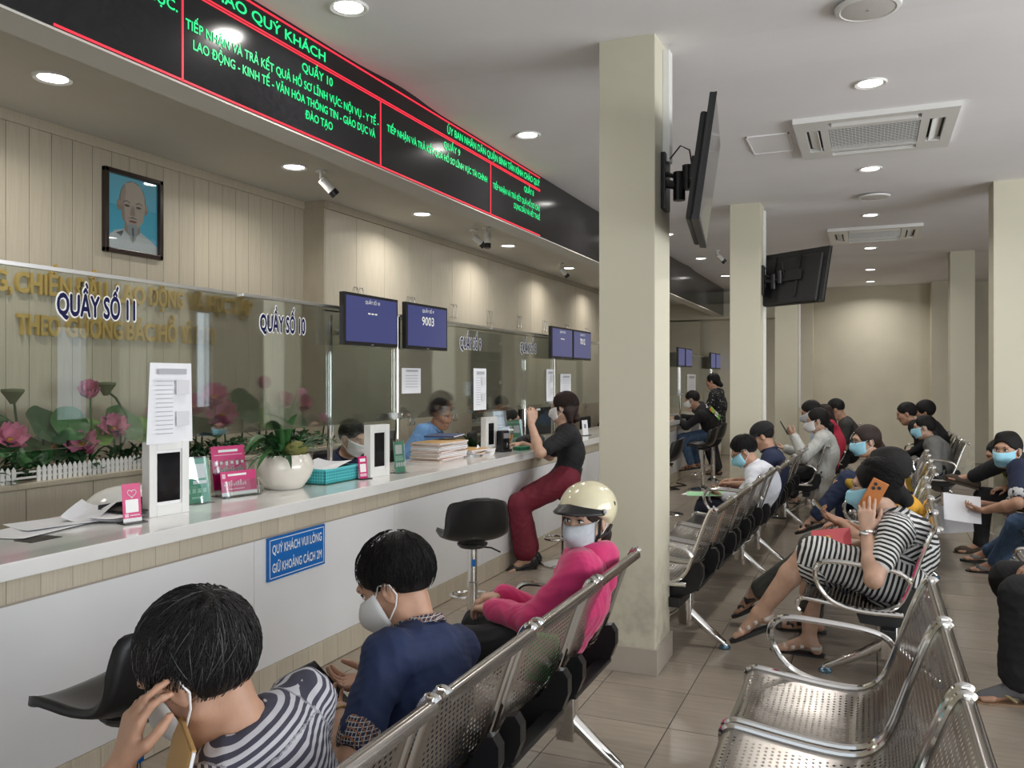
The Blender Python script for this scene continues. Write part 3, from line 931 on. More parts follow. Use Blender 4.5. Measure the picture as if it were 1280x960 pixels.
def arm_mesh():
    pts = [(.02, 0, .375), (.20, 0, .372), (.31, 0, .40), (.37, 0, .46), (.395, 0, .53), (.375, 0, .575), (.33, 0, .592), (.20, 0, .585), (.08, 0, .575), (.015, 0, .555), (-.01, 0, .52)]
    P = pts
    for _ in range(2):
        Q = [P[0]]
        for a, b in zip(P[:-1], P[1:]):
            Q.append(tuple(a[i] * .75 + b[i] * .25 for i in range(3))); Q.append(tuple(a[i] * .25 + b[i] * .75 for i in range(3)))
        Q.append(P[-1]); P = Q
    return MB().tube(P, .0115, 8).mesh('armrest', True)
arm_me = arm_mesh(); arm_me.materials.append(M_CHROME)

BENCH_GROUP = 'steel waiting benches'
def bench(x0, y0, n, ang, label, facing=PI):
    """facing PI: looks toward -x; seats then run along -y in bench space, so y0 is the far end"""
    t = thing('waiting_bench', label, 'bench', (x0, y0, 0), facing + ang, BENCH_GROUP)
    L = n * PITCH
    link('beam', MB().box(.05, .115, .0, L, .255, .305, .006), M_BLACK, t)
    for k in range(n):
        s = link('seat_shell', shell_me, None, t); s.location = (0, k * PITCH, 0)
        for r in rail_me: link('side_rail', r, None, s)
        for r in lug_me: link('rail_lug', r, None, s)
        link('seat_bracket', bracket_me, None, s)
    for y in (.26, L - .26):
        g = link('leg', leg_me, None, t); g.location = (0, y, 0)
        for x in (-.125, .365):
            f = link('foot_disc', foot_me, None, g); f.location = (x, 0, 0)
    for y in (.006, L - .006):
        a = link('armrest', arm_me, None, t); a.location = (0, y, 0)
    return t
# x0 is the world x of the bench origin (back top lies .13 m to the right of it), y0 the far end
bench(-.945, 3.18, 5, 0.0, 'steel perforated bench in the front left row, nearest the camera, where the helmeted woman sits')
bench(-.775, 6.44, 4, -.03, 'steel perforated bench behind the near pillar, its nearest three seats empty')
bench(-.685, 8.68, 4, -.03, 'steel perforated bench where the white-shirted man and the man in black cap sit')
bench(-.46, 10.95, 4, -.02, 'steel perforated bench of the woman in grey-white jacket holding a phone')
bench(-.25, 13.25, 4, -.02, 'far steel bench with the man in dark grey shirt, near the far wall')
bench(.065, 3.08, 3, 0.0, 'empty steel bench at lower right with shiny seat pans, nearest the camera on the right')
bench(.22, 6.26, 4, -.03, 'steel perforated bench where the woman in striped dress sits')
bench(.36, 8.62, 4, -.03, 'steel perforated bench of the bespectacled woman in yellow')
bench(.80, 11.9, 4, 0.0, 'far steel bench of the person in grey hoodie, before the far right pillar')
bench(1.27, 5.85, 5, 0.0, 'steel bench at the right edge of view, above the sandalled foot in grey sock')
bench(1.42, 7.93, 4, 0.0, 'steel bench at the right where the man in navy polo with blue mask sits')

# ================================================================ shell stools
def stool(x, y, rz, zs, label, sc=.9):
    """black shell seat on a chrome pillar; local x is forward"""
    t = thing('bar_stool', label, 'stool', (x, y, 0), rz, 'black shell stools at the counter')
    rows = []
    n = 14
    prof = [(.205, -.012), (.185, .006), (.12, .0), (.03, -.012), (-.06, -.008), (-.12, .012), (-.165, .06), (-.19, .14), (-.206, .22), (-.218, .275)]
    prof = smooth_prof(prof, 2)
    wid = lambda s: .185 + .02 * math.sin(PI * s) - (.045 * max(0, (s - .75) / .25) ** 2) - .03 * max(0, (.12 - s) / .12)
    m = len(prof)
    for i, (px_, pz) in enumerate(prof):
        s = i / (m - 1)
        r = []
        for k in range(n + 1):
            q = 2 * k / n - 1
            e = abs(q) ** 3
            lift = .045 * e * (1 - s) * (0.4 + s * 2.0) if s < .8 else .045 * e * .2 * 2.0
            fwd = .085 * e * max(0, min(1, (s - .35) / .4))
            edge = max(0, s - .86) / .14
            drop = .05 * edge * q ** 4
            r.append(((px_ + fwd) * sc, q * wid(s) * sc, zs + (pz + lift - drop) * sc))
        rows.append(r)
    top = MB().grid(rows)
    th = .022
    me = top.mesh('seat_shell', True)
    o = link('seat_shell', me, M_BLACK, t)
    md = o.modifiers.new('thickness', 'SOLIDIFY'); md.thickness = th; md.offset = -1
    link('seat_hub', MB().lathe([(.07, -.045), (.085, -.03), (.085, -.022)], c=(0, 0, zs), n=20), M_BLACK, t)
    link('pillar', MB().lathe([(.03, .03), (.03, zs * .55), (.0301, zs * .55 + .001), (.026, zs * .55 + .004), (.026, zs - .04)], n=20), M_CHROME, t, smooth=True)
    link('base_plate', MB().lathe([(.19, 0), (.19, .008), (.16, .018), (.05, .035), (.032, .06)], n=32), M_CHROME, t, smooth=True)
    fz = .2
    link('footrest', MB().tube([(.03, 0, fz)] + [(.085 + .075 * math.cos(a) , .10 * math.sin(a), fz) for a in np.linspace(-2.6, 2.6, 15)] + [(.03, 0, fz)], .009, 8), M_CHROME, t, smooth=True)
    link('height_lever', MB().tube([(-.02, -.03, zs - .04), (-.03, -.10, zs - .05), (-.04, -.15, zs - .075)], .005, 6), M_BLACK, t)
    link('gas_label', MB().box(-.0275, -.026, -.012, .012, zs * .72, zs * .72 + .04), M_SIGNB, t)
    return t
stool(-1.79, 1.645, PI + .05, .575, 'black shell stool on chrome pillar at lower left, beside the man in striped shirt')
stool(-2.04, 4.22, PI - .85, .53, 'black shell stool seen from behind in front of the white counter, centre')
stool(-2.16, 6.10, PI + .42, .565, 'black shell stool under the woman in black top and red trousers', sc=.62)
stool(-1.98, 8.75, PI, .56, 'black shell stool mostly hidden behind the near pillar')
stool(-1.98, 10.9, PI, .56, 'black shell stool with empty seat near the seated person in printed hoodie')
stool(-2.04, 12.0, PI, .56, 'black shell stool under the person in printed hoodie')

# ================================================================ televisions on the pillars
def tv(loc, rz, tilt, w, h, plate, label):
    t = thing('wall_television', label, 'television', loc)
    R = Matrix.Rotation(rz, 4, 'Z') @ Matrix.Rotation(tilt, 4, 'Y')
    def part(nm, mb, m, smooth=False):
        me = mb.mesh(nm, smooth); me.transform(R); return link(nm, me, m, t)
    part('case', MB().box(-.028, .0, -w / 2, w / 2, -h / 2, h / 2, .005), M_BLACKM)
    part('screen', MB().box(.0, .002, -w / 2 + .012, w / 2 - .012, -h / 2 + .02, h / 2 - .012), M_DARKSCR)
    part('back_cover', MB().box(-.060, -.028, -w / 2 + .05, w / 2 - .05, -h / 2 + .0, h / 2 * .75, .012), M_BLACKM)
    part('bezel_strip', MB().box(-.03, .004, -w / 2 - .003, w / 2 + .003, -h / 2 - .004, -h / 2 + .016, .002).box(-.006, .004, -w/2 - .003, -w/2 + .004, -h/2, h/2), M_BLACK)
    part('wall_bracket_rail', MB().box(-.075, -.060, -.16, -.13, -.2, .2).box(-.075, -.060, .13, .16, -.2, .2).box(-.085, -.070, -.2, .2, -.05, .05, .003), M_BLACK)
    a = R @ Vector((-.08, 0, 0)); b = Vector(plate) - Vector(loc)
    mid = (a + b) / 2 + Vector((0, .02, -.03))
    link('swing_arm', MB().tube([a, mid, b], .022, 8).tube([a + Vector((0, 0, .06)), mid + Vector((0, 0, .04)), b + Vector((0, 0, .05))], .012, 6), M_BLACK, t)
    link('arm_joint', MB().lathe([(.03, -.07), (.03, .07)], c=mid, n=14).lathe([(.026, -.06), (.026, .06)], c=a * .8 + b * .2, n=14), M_BLACK, t)
    link('wall_plate', MB().box(b.x - .0, b.x + .022, b.y - .06, b.y + .06, b.z - .14, b.z + .14, .005), M_BLACK, t)
    link('power_cable', MB().tube([b + Vector((.02, .0, .1)), b + Vector((.09, -.02, .17)), a + Vector((-.02, 0, .13)), a], .004, 6), M_BLACK, t)
    return t
tv((-.715, 4.13, 2.40), 0.14, .14, .84, .555, (-.95, 4.15, 2.40), 'black television tilted down on the near pillar, seen edge on')
tv((-.70, 8.32, 2.37), .95, .22, .86, .52, (-.95, 8.30, 2.36), 'black television on the second pillar, its back turned to the camera')

# ================================================================ things on the counter
def card(name, label, cat, x, y, rz, w, h, m, lines=None, stand=True, z=CT, lean=.10, group=None, acryl=True, qr=None, header=None):
    """printed card in a clear stand, face along local +x"""
    t = thing(name, label, cat, (x, y, z), rz, group)
    def P(d, a, b): return Vector((d - lean * b, a, .004 + b))
    def plate(d0, d1, a0, a1, b0, b1):
        return MB().add([P(d, a, b) for d in (d0, d1) for a in (a0, a1) for b in (b0, b1)], [(0, 1, 3, 2), (4, 6, 7, 5), (0, 4, 5, 1), (2, 3, 7, 6), (0, 2, 6, 4), (1, 5, 7, 3)])
    link('card', plate(0, .0015, -w / 2, w / 2, 0, h), m, t)
    if acryl:
        link('acrylic_cover', plate(.004, .006, -w / 2 - .004, w / 2 + .004, -.002, h + .008), M_ACRYL, t)
        link('acrylic_foot', MB().box(-.06, .03, -w / 2 - .004, w / 2 + .004, 0, .003), M_ACRYL, t)
    elif stand:
        link('stand_foot', MB().box(-.03, .03, -w / 2 - .01, w / 2 + .01, 0, .006, .001), M_BLACK, t)
    if qr:
        link('blank_panel', plate(.0016, .0022, qr[0], qr[1], qr[2], qr[3]), M_WVINYL, t)
    for (a0, a1, b0, b1, mm) in lines or []:
        link('print_block', plate(.0017, .0024, a0, a1, b0, b1), mm, t)
    return t
def tablet(x, y, rz, w, h, label, frame=.035):
    t = thing('rating_display', label, 'display', (x, y, CT), rz, 'white framed rating displays on the counter')
    d = .05
    fr = MB().box(-d, 0, -w / 2, -w / 2 + frame, 0, h, .003).box(-d, 0, w / 2 - frame, w / 2, 0, h, .003).box(-d, 0, -w / 2 + frame, w / 2 - frame, 0, frame * 1.3, .003).box(-d, 0, -w / 2 + frame, w / 2 - frame, h - frame, h, .003)
    link('frame', fr, M_PLASTW, t)
    link('bezel', MB().box(-.02, -.008, -w / 2 + frame, w / 2 - frame, frame * 1.3, h - frame), M_WVINYL, t)
    link('screen', MB().box(-.008, -.006, -w / 2 + frame + .006, w / 2 - frame - .006, frame * 1.3 + .012, h - frame - .012), M_DARKSCR, t)
    return t
tablet(-2.68, 2.655, -.15, .19, .305, 'white framed rating display nearest the camera, with paper sheet above')
tablet(-2.62, 4.19, -.15, .17, .30, 'white framed rating display between the turquoise basket and the steel post')
tablet(-2.70, 5.93, -.15, .16, .27, 'white framed rating display beside the tall stack of folders')
tablet(-2.60, 10.2, -.15, .16, .27, 'small white framed rating display far along the counter past the near pillar')

W4 = M_WVINYL
card('payment_card', 'magenta card with white heart and blank square, on black foot at left', 'card', -2.66, 2.445, -.25, .075, .15, M_PINK, qr=(-.026, .026, .038, .088), stand=True, acryl=False,
     lines=[(-.0375, .0375, 0, .016, W4), (-.03, -.015, .02, .034, M_PINKL), (-.01, .03, .024, .029, M_PINKL)])
hc = bpy.data.objects.get('payment_card')
hp = [(.0032 - .10 * b, a, .004 + b) for a, b in [(.018 * math.sin(s) ** 3, .112 + .0011 * (13 * math.cos(s) - 5 * math.cos(2 * s) - 2 * math.cos(3 * s) - math.cos(4 * s))) for s in np.linspace(0, 2 * PI, 25)]]
link('heart_outline', MB().tube(hp[:-1], .0016, 5, closed=True), W4, hc)
card('payment_card', 'magenta card with blank square beside the turquoise basket', 'card', -2.63, 4.03, -.25, .062, .125, M_PINK, qr=(-.022, .022, .036, .082), stand=True, acryl=False,
     lines=[(-.024, .024, .012, .028, M_PINKL), (-.02, .02, .094, .112, W4)])
ic = [(-.055 + .028 * k, -.037 + .028 * k, .045, .064, M_GREENL) for k in range(4)]
card('payment_stand', 'green card with blank white square in acrylic stand, behind the nearest display', 'card', -2.80, 2.94, -.2, .13, .20, M_GREEN, qr=(-.045, .045, .11, .175), lines=ic + [(-.02, .05, .085, .10, W4), (-.03, .03, .02, .028, M_GREENL)])
card('payment_stand', 'tall narrow green card in acrylic stand in front of the steel post', 'card', -2.60, 4.38, -.25, .085, .185, M_GREEN, qr=(-.028, .028, .11, .165), lines=[(-.03 + .02 * k, -.016 + .02 * k, .035, .06, W4) for k in range(4)] + [(-.032, .032, .07, .10, M_GREENL)])
card('payment_stand', 'wide green card with two blank squares in front of the woman in black', 'card', -2.86, 6.75, -.35, .22, .20, M_GREEN, lines=[(-.085, -.01, .09, .155, W4), (.01, .085, .09, .155, W4), (-.06, .05, .03, .05, M_GREENL), (-.10, .10, .175, .19, M_GREENL)])
card('information_stand', 'tall white printed sheet in acrylic stand beside the third display', 'card', -2.76, 6.26, -.3, .15, .30, M_PAPER, lines=[(-.055, .055, .05 + .022 * k, .056 + .022 * k, M_INK) for k in range(7)] + [(-.05, .05, .25, .27, M_INK)])
card('information_stand', 'short white printed card just in front of the taller white one', 'card', -2.69, 6.20, -.3, .08, .17, M_PAPER, lines=[(-.028, .028, .03 + .02 * k, .035 + .02 * k, M_INK) for k in range(4)])
card('counter_card', 'small white card with dark square at the counter edge by the near pillar', 'card', -2.62, 8.02, -.2, .11, .15, M_PAPER, lines=[(-.02, .02, .07, .11, M_INK)], acryl=False)

# leaflet holder with magenta brochures
lh = thing('leaflet_holder', 'clear stepped acrylic holder filled with magenta leaflets beside the flower pot', 'leaflet holder', (-2.80, 3.215, CT), -.22)
def leaf_card(x, w, z0, h, m, nm='leaflet', y=0):
    o = link(nm, MB().box(-.001, .001, -w / 2, w / 2, 0, h), m, lh); o.location = (x, y, z0); o.rotation_euler = (0, -.14, 0); return o
b = leaf_card(-.07, .19, .03, .21, M_PINK)
for k in range(6): link('print_block', MB().box(.0012, .0018, -.08 + .03 * k, -.066 + .03 * k, .115 + .006 * (k % 2), .135), W4, b)
link('print_block', MB().box(.0012, .0018, -.055, .055, .18, .192), W4, b)
link('print_block', MB().box(.0012, .0018, -.08, .08, .165, .168), M_PINKL, b)
cc = MB()
for k in range(13): cc.box(.0012, .0018, -.085 + .013 * k, -.076 + .013 * k, .075, .098 + .012 * ((k * 7) % 3) / 2)
link('skyline_print', cc, M_GREY, b)
f = leaf_card(.0, .20, .008, .115, M_PINK)
link('print_block', MB().box(.0012, .0018, -.10, .10, 0, .016), W4, f)
link('print_block', MB().box(.0012, .0018, -.06, .045, .092, .102), W4, f)
link('print_block', MB().box(.0012, .0018, -.092, -.074, .082, .104), M_PINKL, f)
link('print_block', MB().box(.0012, .0018, -.07, .03, .028, .032), M_PINKL, f)
cc = MB()
for k in range(10): cc.box(.0012, .0018, -.085 + .013 * k, -.077 + .013 * k, .045, .056 + .016 * ((k * 5) % 4) / 3)
link('skyline_print', cc, M_PINKL, f)
for k, (x, w) in enumerate(((-.085, .20), (-.055, .20), (-.012, .21), (.014, .21))):
    o = link('acrylic_panel', MB().box(-.0015, .0015, -w / 2, w / 2, 0, .17 if k < 2 else .075), M_ACRYL, lh); o.location = (x, 0, .003); o.rotation_euler = (0, -.14, 0)
link('acrylic_base', MB().box(-.11, .03, -.105, .105, 0, .003), M_ACRYL, lh)

# flower pot
vs_ = thing('flower_pot', 'rounded cream ceramic pot with grass leaves and a mossy stone on the counter', 'potted plant', (-2.79, 3.535, CT))
link('pot', MB().lathe([(.0, 0), (.085, 0), (.095, .006), (.135, .06), (.150, .10), (.148, .135), (.128, .172), (.122, .178), (.118, .174), (.125, .15), (.0, .14)], n=40), M_CERAM, vs_, smooth=True)
link('soil', MB().lathe([(0, .16), (.121, .155)], n=24), M_LEAFD, vs_)
def blade(m, p, d, L, w, bend, n=7):
    """an arching pointed leaf from p along direction d"""
    d = Vector(d).normalized(); side = d.cross(Vector((0, 0, 1)))
    side = side.normalized() if side.length > 1e-3 else Vector((0, 1, 0))
    pts = []; q = Vector(p); dd = d.copy()
    rows_ = []
    for i in range(n + 1):
        s = i / n
        ww = w * math.sin(PI * min(1, .12 + s * .88)) ** .8
        if i == n: ww = .0005
        nn = side.cross(dd).normalized()
        rows_.append([q - side * ww + nn * ww * .25, q - nn * .001, q + side * ww + nn * ww * .25])
        q = q + dd * (L / n)
        dd = (dd + Vector((0, 0, -bend / n))).normalized()
    m.grid(rows_)
for k in range(26):
    a = rng.uniform(0, 2 * PI); up = rng.uniform(.5, 1.8)
    m = MB(); blade(m, (.05 * math.cos(a), .05 * math.sin(a), .15), (math.cos(a), math.sin(a), up), rng.uniform(.18, .30), rng.uniform(.008, .015), rng.uniform(.8, 1.9))
    link('leaf_blade', m.mesh('leaf_blade', True), [M_LEAF, M_LEAFD, M_LEAF][k % 3], vs_)
# longer wide blades to the left, as in the picture
for (d, L, w, bd) in (((.2, -1, 1.25), .46, .030, 1.9), ((.3, -.9, .55), .40, .018, 1.4), ((-.1, .55, 1.4), .40, .019, .8), ((.1, -.6, 1.6), .40, .026, 1.1), ((.1, .3, 1.9), .36, .02, .7), ((.4, -.3, 1.2), .36, .02, 1.5), ((.2, -.8, .9), .42, .022, 1.7), ((.3, .8, .8), .36, .018, 1.4), ((0, -.2, 2.2), .36, .02, .9)):
    m = MB(); blade(m, (0, 0, .16), d, L, w, bd, 9)
    link('leaf_blade', m.mesh('leaf_blade', True), M_LEAF, vs_)
link('stone', MB().ell((.075, .0, .20), (.045, .075, .048), 14, 9), M_STONEG, vs_, smooth=True)
for k, (cx, cy, cz) in enumerate(((.02, .10, .22), (-.02, .05, .25), (.06, .085, .19), (-.05, -.03, .22), (.05, -.09, .19))):
    m = MB()
    for q in range(46):
        a = rng.uniform(0, 2 * PI); e = rng.uniform(-.4, 1.3)
        d = Vector((math.cos(a) * math.cos(e), math.sin(a) * math.cos(e), math.sin(e)))
        p = Vector((cx, cy, cz)) + d * rng.uniform(.01, .055)
        blade(m, p, d, .028, .008, .6, 3)
    o = link('small_leaves', m, M_LEAFD if k % 2 else M_LEAF, vs_); o['kind'] = 'stuff'

# turquoise basket with papers
bk = thing('paper_basket', 'turquoise perforated plastic basket of papers beside the flower pot', 'basket', (-2.765, 3.875, CT), .0)
m = MB()
A = [(-.10, -.16), (.10, -.16), (.10, .16), (-.10, .16)]
for i in range(4):
    (xa, ya), (xb, yb) = A[i], A[(i + 1) % 4]
    dx, dy = xb - xa, yb - ya; L = math.hypot(dx, dy); n = int(L / .016)
    for q in range(n):
        s = (q + .5) / n
        px_, py_ = xa + dx * s, ya + dy * s
        ux, uy = dx / L * .0055, dy / L * .0055
        for z in (.016, .032, .048, .064):
            m.add([(px_ - ux, py_ - uy, z - .0055), (px_ + ux, py_ + uy, z - .0055), (px_ + ux, py_ + uy, z + .0055), (px_ - ux, py_ - uy, z + .0055)], [(0, 1, 2, 3)])
link('basket_holes', m, mat('dark_turquoise', (.03, .33, .37), .6), bk)
wm = MB()
for (x0, x1, y0, y1) in ((-.099, -.096, -.159, .159), (.096, .099, -.159, .159), (-.099, .099, -.159, -.156), (-.099, .099, .156, .159)): wm.box(x0, x1, y0, y1, .004, .078)
wm.box(-.099, .099, -.159, .159, .003, .007)
link('basket_wall', wm, M_TURQ, bk)
link('basket_rim', MB().tube([(-.103, -.163, .08), (.103, -.163, .08), (.103, .163, .08), (-.103, .163, .08)], .005, 6, closed=True), M_TURQ, bk)
link('green_mat', MB().box(-.11, .11, -.17, .17, 0, .003), M_LEAFD, bk)
def paper(label, x, y, z, rz, w, h, m=M_PAPER, tilt=(0, 0), thick=.0012, group=None, curl=.0, name='paper_sheet'):
    t = thing(name, label, 'paper', (x, y, z), rz, group)
    n = 6
    rows_ = [[(-h / 2 + h * i / n, -w / 2 + w * k / n, curl * ((2 * i / n - 1) ** 2) + .15 * curl * math.sin(3 * k / n + i)) for k in range(n + 1)] for i in range(n + 1)]
    o = link('sheet', MB().grid(rows_), m, t)
    md = o.modifiers.new('thickness', 'SOLIDIFY'); md.thickness = thick
    o.rotation_euler = (tilt[0], tilt[1], 0)
    return t
paper('white paper sheets lying on top of the turquoise basket', -2.77, 3.875, CT + .088, .3, .30, .20, curl=.012, tilt=(.05, .05))
paper('dark printed paper sheet tucked in the turquoise basket', -2.79, 3.93, CT + .078, .1, .22, .16, M_BLACKM, curl=.004)

# papers and tray at the left end
paper('white form lying flat on the counter at the left edge, nearest', -2.86, 2.16, CT + .003, .2, .30, .21, curl=.003)
paper('white form lying flat on the counter beyond the nearest form', -2.90, 2.30, CT + .006, -.25, .30, .21, curl=.004)
paper('pinkish form under the tray at the left end of the counter', -2.93, 2.52, CT + .003, .1, .30, .21, M_PINKL, curl=.004)
paper('crumpled white form propped on the counter beside the black tray', -2.89, 2.44, CT + .022, .5, .20, .14, curl=.02, tilt=(.2, .1))
tr = thing('paper_tray', 'black wire paper tray with loose sheets beside the magenta heart card', 'tray', (-2.80, 2.58, CT))
link('tray_bottom', MB().box(-.10, .10, -.09, .09, .03, .034), M_BLACK, tr)
link('tray_side', MB().box(-.10, .10, .082, .09, .0, .065, .002).box(-.10, -.092, -.09, .09, .0, .05, .002), M_BLACK, tr)
link('tray_leg', MB().box(.07, .085, -.09, -.075, 0, .034).box(-.085, -.07, -.09, -.075, 0, .034), M_BLACK, tr)
for k in range(3):
    paper('loose white sheet fanned on the counter in front of the black tray, layer %s' % ('one', 'two', 'three')[k], -2.77 - .01 * k, 2.50 - .01 * k, CT + .006 + .006 * k, .25 + .12 * k, .20, .14, curl=.006)
wbg = thing('wrapped_parcel', 'smooth white plastic-wrapped bundle on the clerks desk behind the black tray', 'parcel', (-3.12, 2.84, .712))
me = MB().ell((0, 0, .115), (.13, .23, .11), 20, 12).mesh('wrap', True)
for v in me.vertices:
    v.co.z = max(0.0, v.co.z); v.co += Vector((0, 0, .01 * math.sin(17 * v.co.y) * math.sin(13 * v.co.x)))
link('wrap', me, mat('white_wrap', (.78, .78, .76), .22), wbg)
dr = thing('counter_insert', 'small dark rectangular cable port in the counter top at the left edge', 'cable port', (-2.70, 2.07, CT))
link('port_cover', MB().box(-.045, .045, -.06, .06, 0, .002), M_BLACK, dr)

# folders in a tall heap
for k in range(11):
    w, h = .40, .23
    t = thing('document_folder', 'thick tied paper folder in the heap before the blue-shirted clerk, %s from the bottom' % ords[k], 'folder', (-2.78 + rng.uniform(-.012, .012), 5.22 + rng.uniform(-.02, .02), CT + .012 * k), rng.uniform(-.08, .08), 'heap of paper folders')
    th = .0115
    link('folder_cover', MB().box(-h / 2, h / 2, -w / 2, w / 2, .0, .0018).box(-h / 2, h / 2, -w / 2, w / 2, th - .0018, th), [M_KRAFT, mat('salmon_folder', (.55, .28, .18), .7), M_KRAFT, M_PAPER][k % 4], t)
    link('page_stack', MB().box(-h / 2 + .004, h / 2 - .002, -w / 2 + .003, w / 2 + .006 * (k % 3), .0018, th - .0018), M_PAPER, t)
    link('string_tie', MB().box(-h / 2 - .0005, h / 2 + .0008, -.0015, .0015, -.0003, th + .0006), M_WVINYL, t)
for k in range(4):
    t = thing('document_folder', 'loose paper folder in the lower heap right of the tall one, %s from the bottom' % ords[k], 'folder', (-2.76 + rng.uniform(-.02, .02), 5.64 + rng.uniform(-.02, .02), CT + .012 * k), rng.uniform(-.3, .3), 'heap of paper folders')
    link('folder_cover', MB().box(-.11, .11, -.14, .14, 0, .0018).box(-.11, .11, -.14, .14, .0097, .0115), [M_PAPER, M_KRAFT][k % 2], t)
    link('page_stack', MB().box(-.106, .108, -.137, .142, .0018, .0097), M_PAPER, t)
t = thing('document_folder', 'flat blue-edged file lying on top of the folders', 'folder', (-2.86, 5.45, CT + .148), .2, 'heap of paper folders')
link('folder_cover', MB().box(-.11, .11, -.15, .15, 0, .012, .002), mat('dark_blue_cover', (.05, .08, .2), .5), t)
link('page_stack', MB().box(-.10, .112, -.145, .145, .003, .009), M_PAPER, t)
paper('crumpled plastic sleeve at the end of the folders', -2.66, 5.72, CT + .01, .4, .16, .14, curl=.03, tilt=(.2, .2))

# call box, bag, cup
ph = thing('calling_machine', 'black handheld calling device standing on the counter beside the third display', 'phone', (-2.63, 5.99, CT), -.3)
link('body', MB().box(-.035, .03, -.045, .045, 0, .165, .012), M_BLACK, ph)
link('display', MB().box(.0302, .032, -.03, .03, .105, .145), M_GREY, ph)
link('dial', MB().lathe([(.022, .030), (.022, .035), (.012, .036), (.012, .033)], c=(0, 0, .06), n=18, axis='x'), M_CHROME, ph)
link('cradle', MB().box(-.05, .045, -.055, .055, 0, .02, .005), M_BLACK, ph)
gb = thing('green_pad', 'small dark green box on the counter between the calling device and the jacket', 'box', (-2.55, 6.17, CT), -.3)
link('box_body', MB().box(-.04, .04, -.06, .06, 0, .025, .004), mat('bottle_green', (.01, .12, .06), .4), gb)
link('box_lid', MB().box(-.041, .041, -.061, .061, .025, .031, .002), mat('mid_green', (.03, .25, .14), .4), gb)
jk = thing('folded_jacket', 'black folded jacket lying on the counter under the woman arm', 'jacket', (-2.60, 6.43, CT), .12)
me = MB().ell((0, 0, .05), (.085, .19, .052), 22, 14).mesh('jacket_roll', True)
for v in me.vertices:
    q = v.co
    f = 1 + .10 * math.sin(40 * q.y + 9 * q.x) * math.sin(25 * q.z)
    v.co = (q.x * f, q.y * (1.0 if abs(q.y) < .1 else .96), max(.001, q.z * f))
link('jacket_roll', me, mat('black_cloth', (.016, .015, .017), .9, bump=.3, nscale=30), jk)
link('jacket_sleeve', MB().tube([(.03, -.15, .06), (.085, -.07, .055), (.088, .08, .06), (.05, .17, .07)], [.028, .034, .036, .03], 10), MATS['black_cloth'], jk, smooth=True)
cp = thing('orange_drink', 'clear plastic cup of orange drink on the counter before the woman in black', 'cup', (-2.83, 6.55, CT))
link('drink', MB().lathe([(0, .004), (.032, .004), (.042, .095), (0, .095)], n=20), mat('orange_juice', (.75, .28, .02), .25), cp, smooth=True)
link('cup', MB().lathe([(.033, 0), (.046, .13), (.045, .13), (.0325, .002)], n=20), M_ACRYL, cp, smooth=True)
link('lid', MB().lathe([(.047, .128), (.047, .136), (.04, .142), (0, .142)], n=20), M_PLASTW, cp, smooth=True)
mn = thing('clerk_monitor', 'black computer monitor on the clerks desk behind the woman in black', 'monitor', (-3.06, 7.75, .71), PI - .3)
link('screen_case', MB().box(-.02, .02, -.24, .24, .16, .46, .006), M_BLACK, mn)
link('neck', MB().box(.01, .04, -.03, .03, .01, .25), M_BLACK, mn)
link('foot', MB().box(-.08, .10, -.11, .11, 0, .012, .003), M_BLACK, mn)
link('sticker', MB().box(-.0215, -.02, -.06, .0, .40, .42), M_WVINYL, mn)
pt = thing('desk_plant', 'small green plant in white pot on the clerks desk by the third display', 'potted plant', (-3.12, 6.45, .71))
link('pot', MB().lathe([(0, 0), (.045, 0), (.06, .11), (.055, .11), (0, .1)], n=20), M_PLASTW, pt, smooth=True)
for k in range(16):
    a = rng.uniform(0, 2 * PI); m = MB()
    blade(m, (0, 0, .1), (math.cos(a), math.sin(a), rng.uniform(.8, 2.5)), rng.uniform(.14, .24), .022, 1.2)
    link('leaf', m.mesh('leaf', True), M_LEAF if k % 2 else M_LEAFD, pt)

# sheets taped to the glass
def glass_sheet(label, y0, y1, z0, z1, kind='lines', x=XG + .006, taper=0.0):
    t = thing('taped_notice', label, 'notice', (x, (y0 + y1) / 2, z0), 0, 'paper notices taped to the glass')
    w = (y1 - y0) / 2; h = z1 - z0
    rows_ = [[(.012 * math.sin(PI * k / 6) * (1 - i / 6) * (1 if taper else .2), (-w + taper * w * i / 6 * .3 + (2 * w - taper * w * i / 6 * .42) * k / 6), h * i / 6) for k in range(7)] for i in range(7)]
    o = link('sheet', MB().grid(rows_), M_PAPER, t)
    md = o.modifiers.new('thickness', 'SOLIDIFY'); md.thickness = .0008; md.offset = -1
    pm = MB()
    e0, e1 = .0165 if taper else .0075, .0170 if taper else .008
    for k in range(int(h / .018) - 3):
        zz = .04 + .018 * k
        if kind == 'form' and zz > h * .82: break
        pm.box(e0, e1, -w * .72, -w * (.0 if kind == 'form' else -.6), zz, zz + .003)
    pm.box(e0, e1, -w * .6, w * .6, h * .86, h * .93)
    link('print_lines', pm, mat('faint_ink', (.45, .46, .5), .8), t)
    if kind == 'form':
        for zz in (.07, .20):
            link('blank_panel', MB().box(e0, e1, w * .15, w * .72, h * zz / .33, h * zz / .33 + .06), mat('pale_grey_print', (.70, .71, .74), .8), t)
    return t
glass_sheet('tall curled paper notice with printed blocks above the nearest rating display', 2.535, 2.785, 1.155, 1.487, 'form', taper=.5)
glass_sheet('square paper notice taped to the glass right of the 9003 monitor', 4.54, 4.78, 1.33, 1.49, 'lines')
glass_sheet('tall narrow paper notice taped to the glass right of the blue-shirted clerk', 5.57, 5.79, 1.19, 1.50, 'form')
glass_sheet('pale paper square taped behind the tall narrow notice', 5.50, 5.62, 1.30, 1.40, 'lines', x=XG - .02)
glass_sheet('narrow paper notice left of the post by the woman in black', 7.08, 7.26, 1.22, 1.51, 'form')
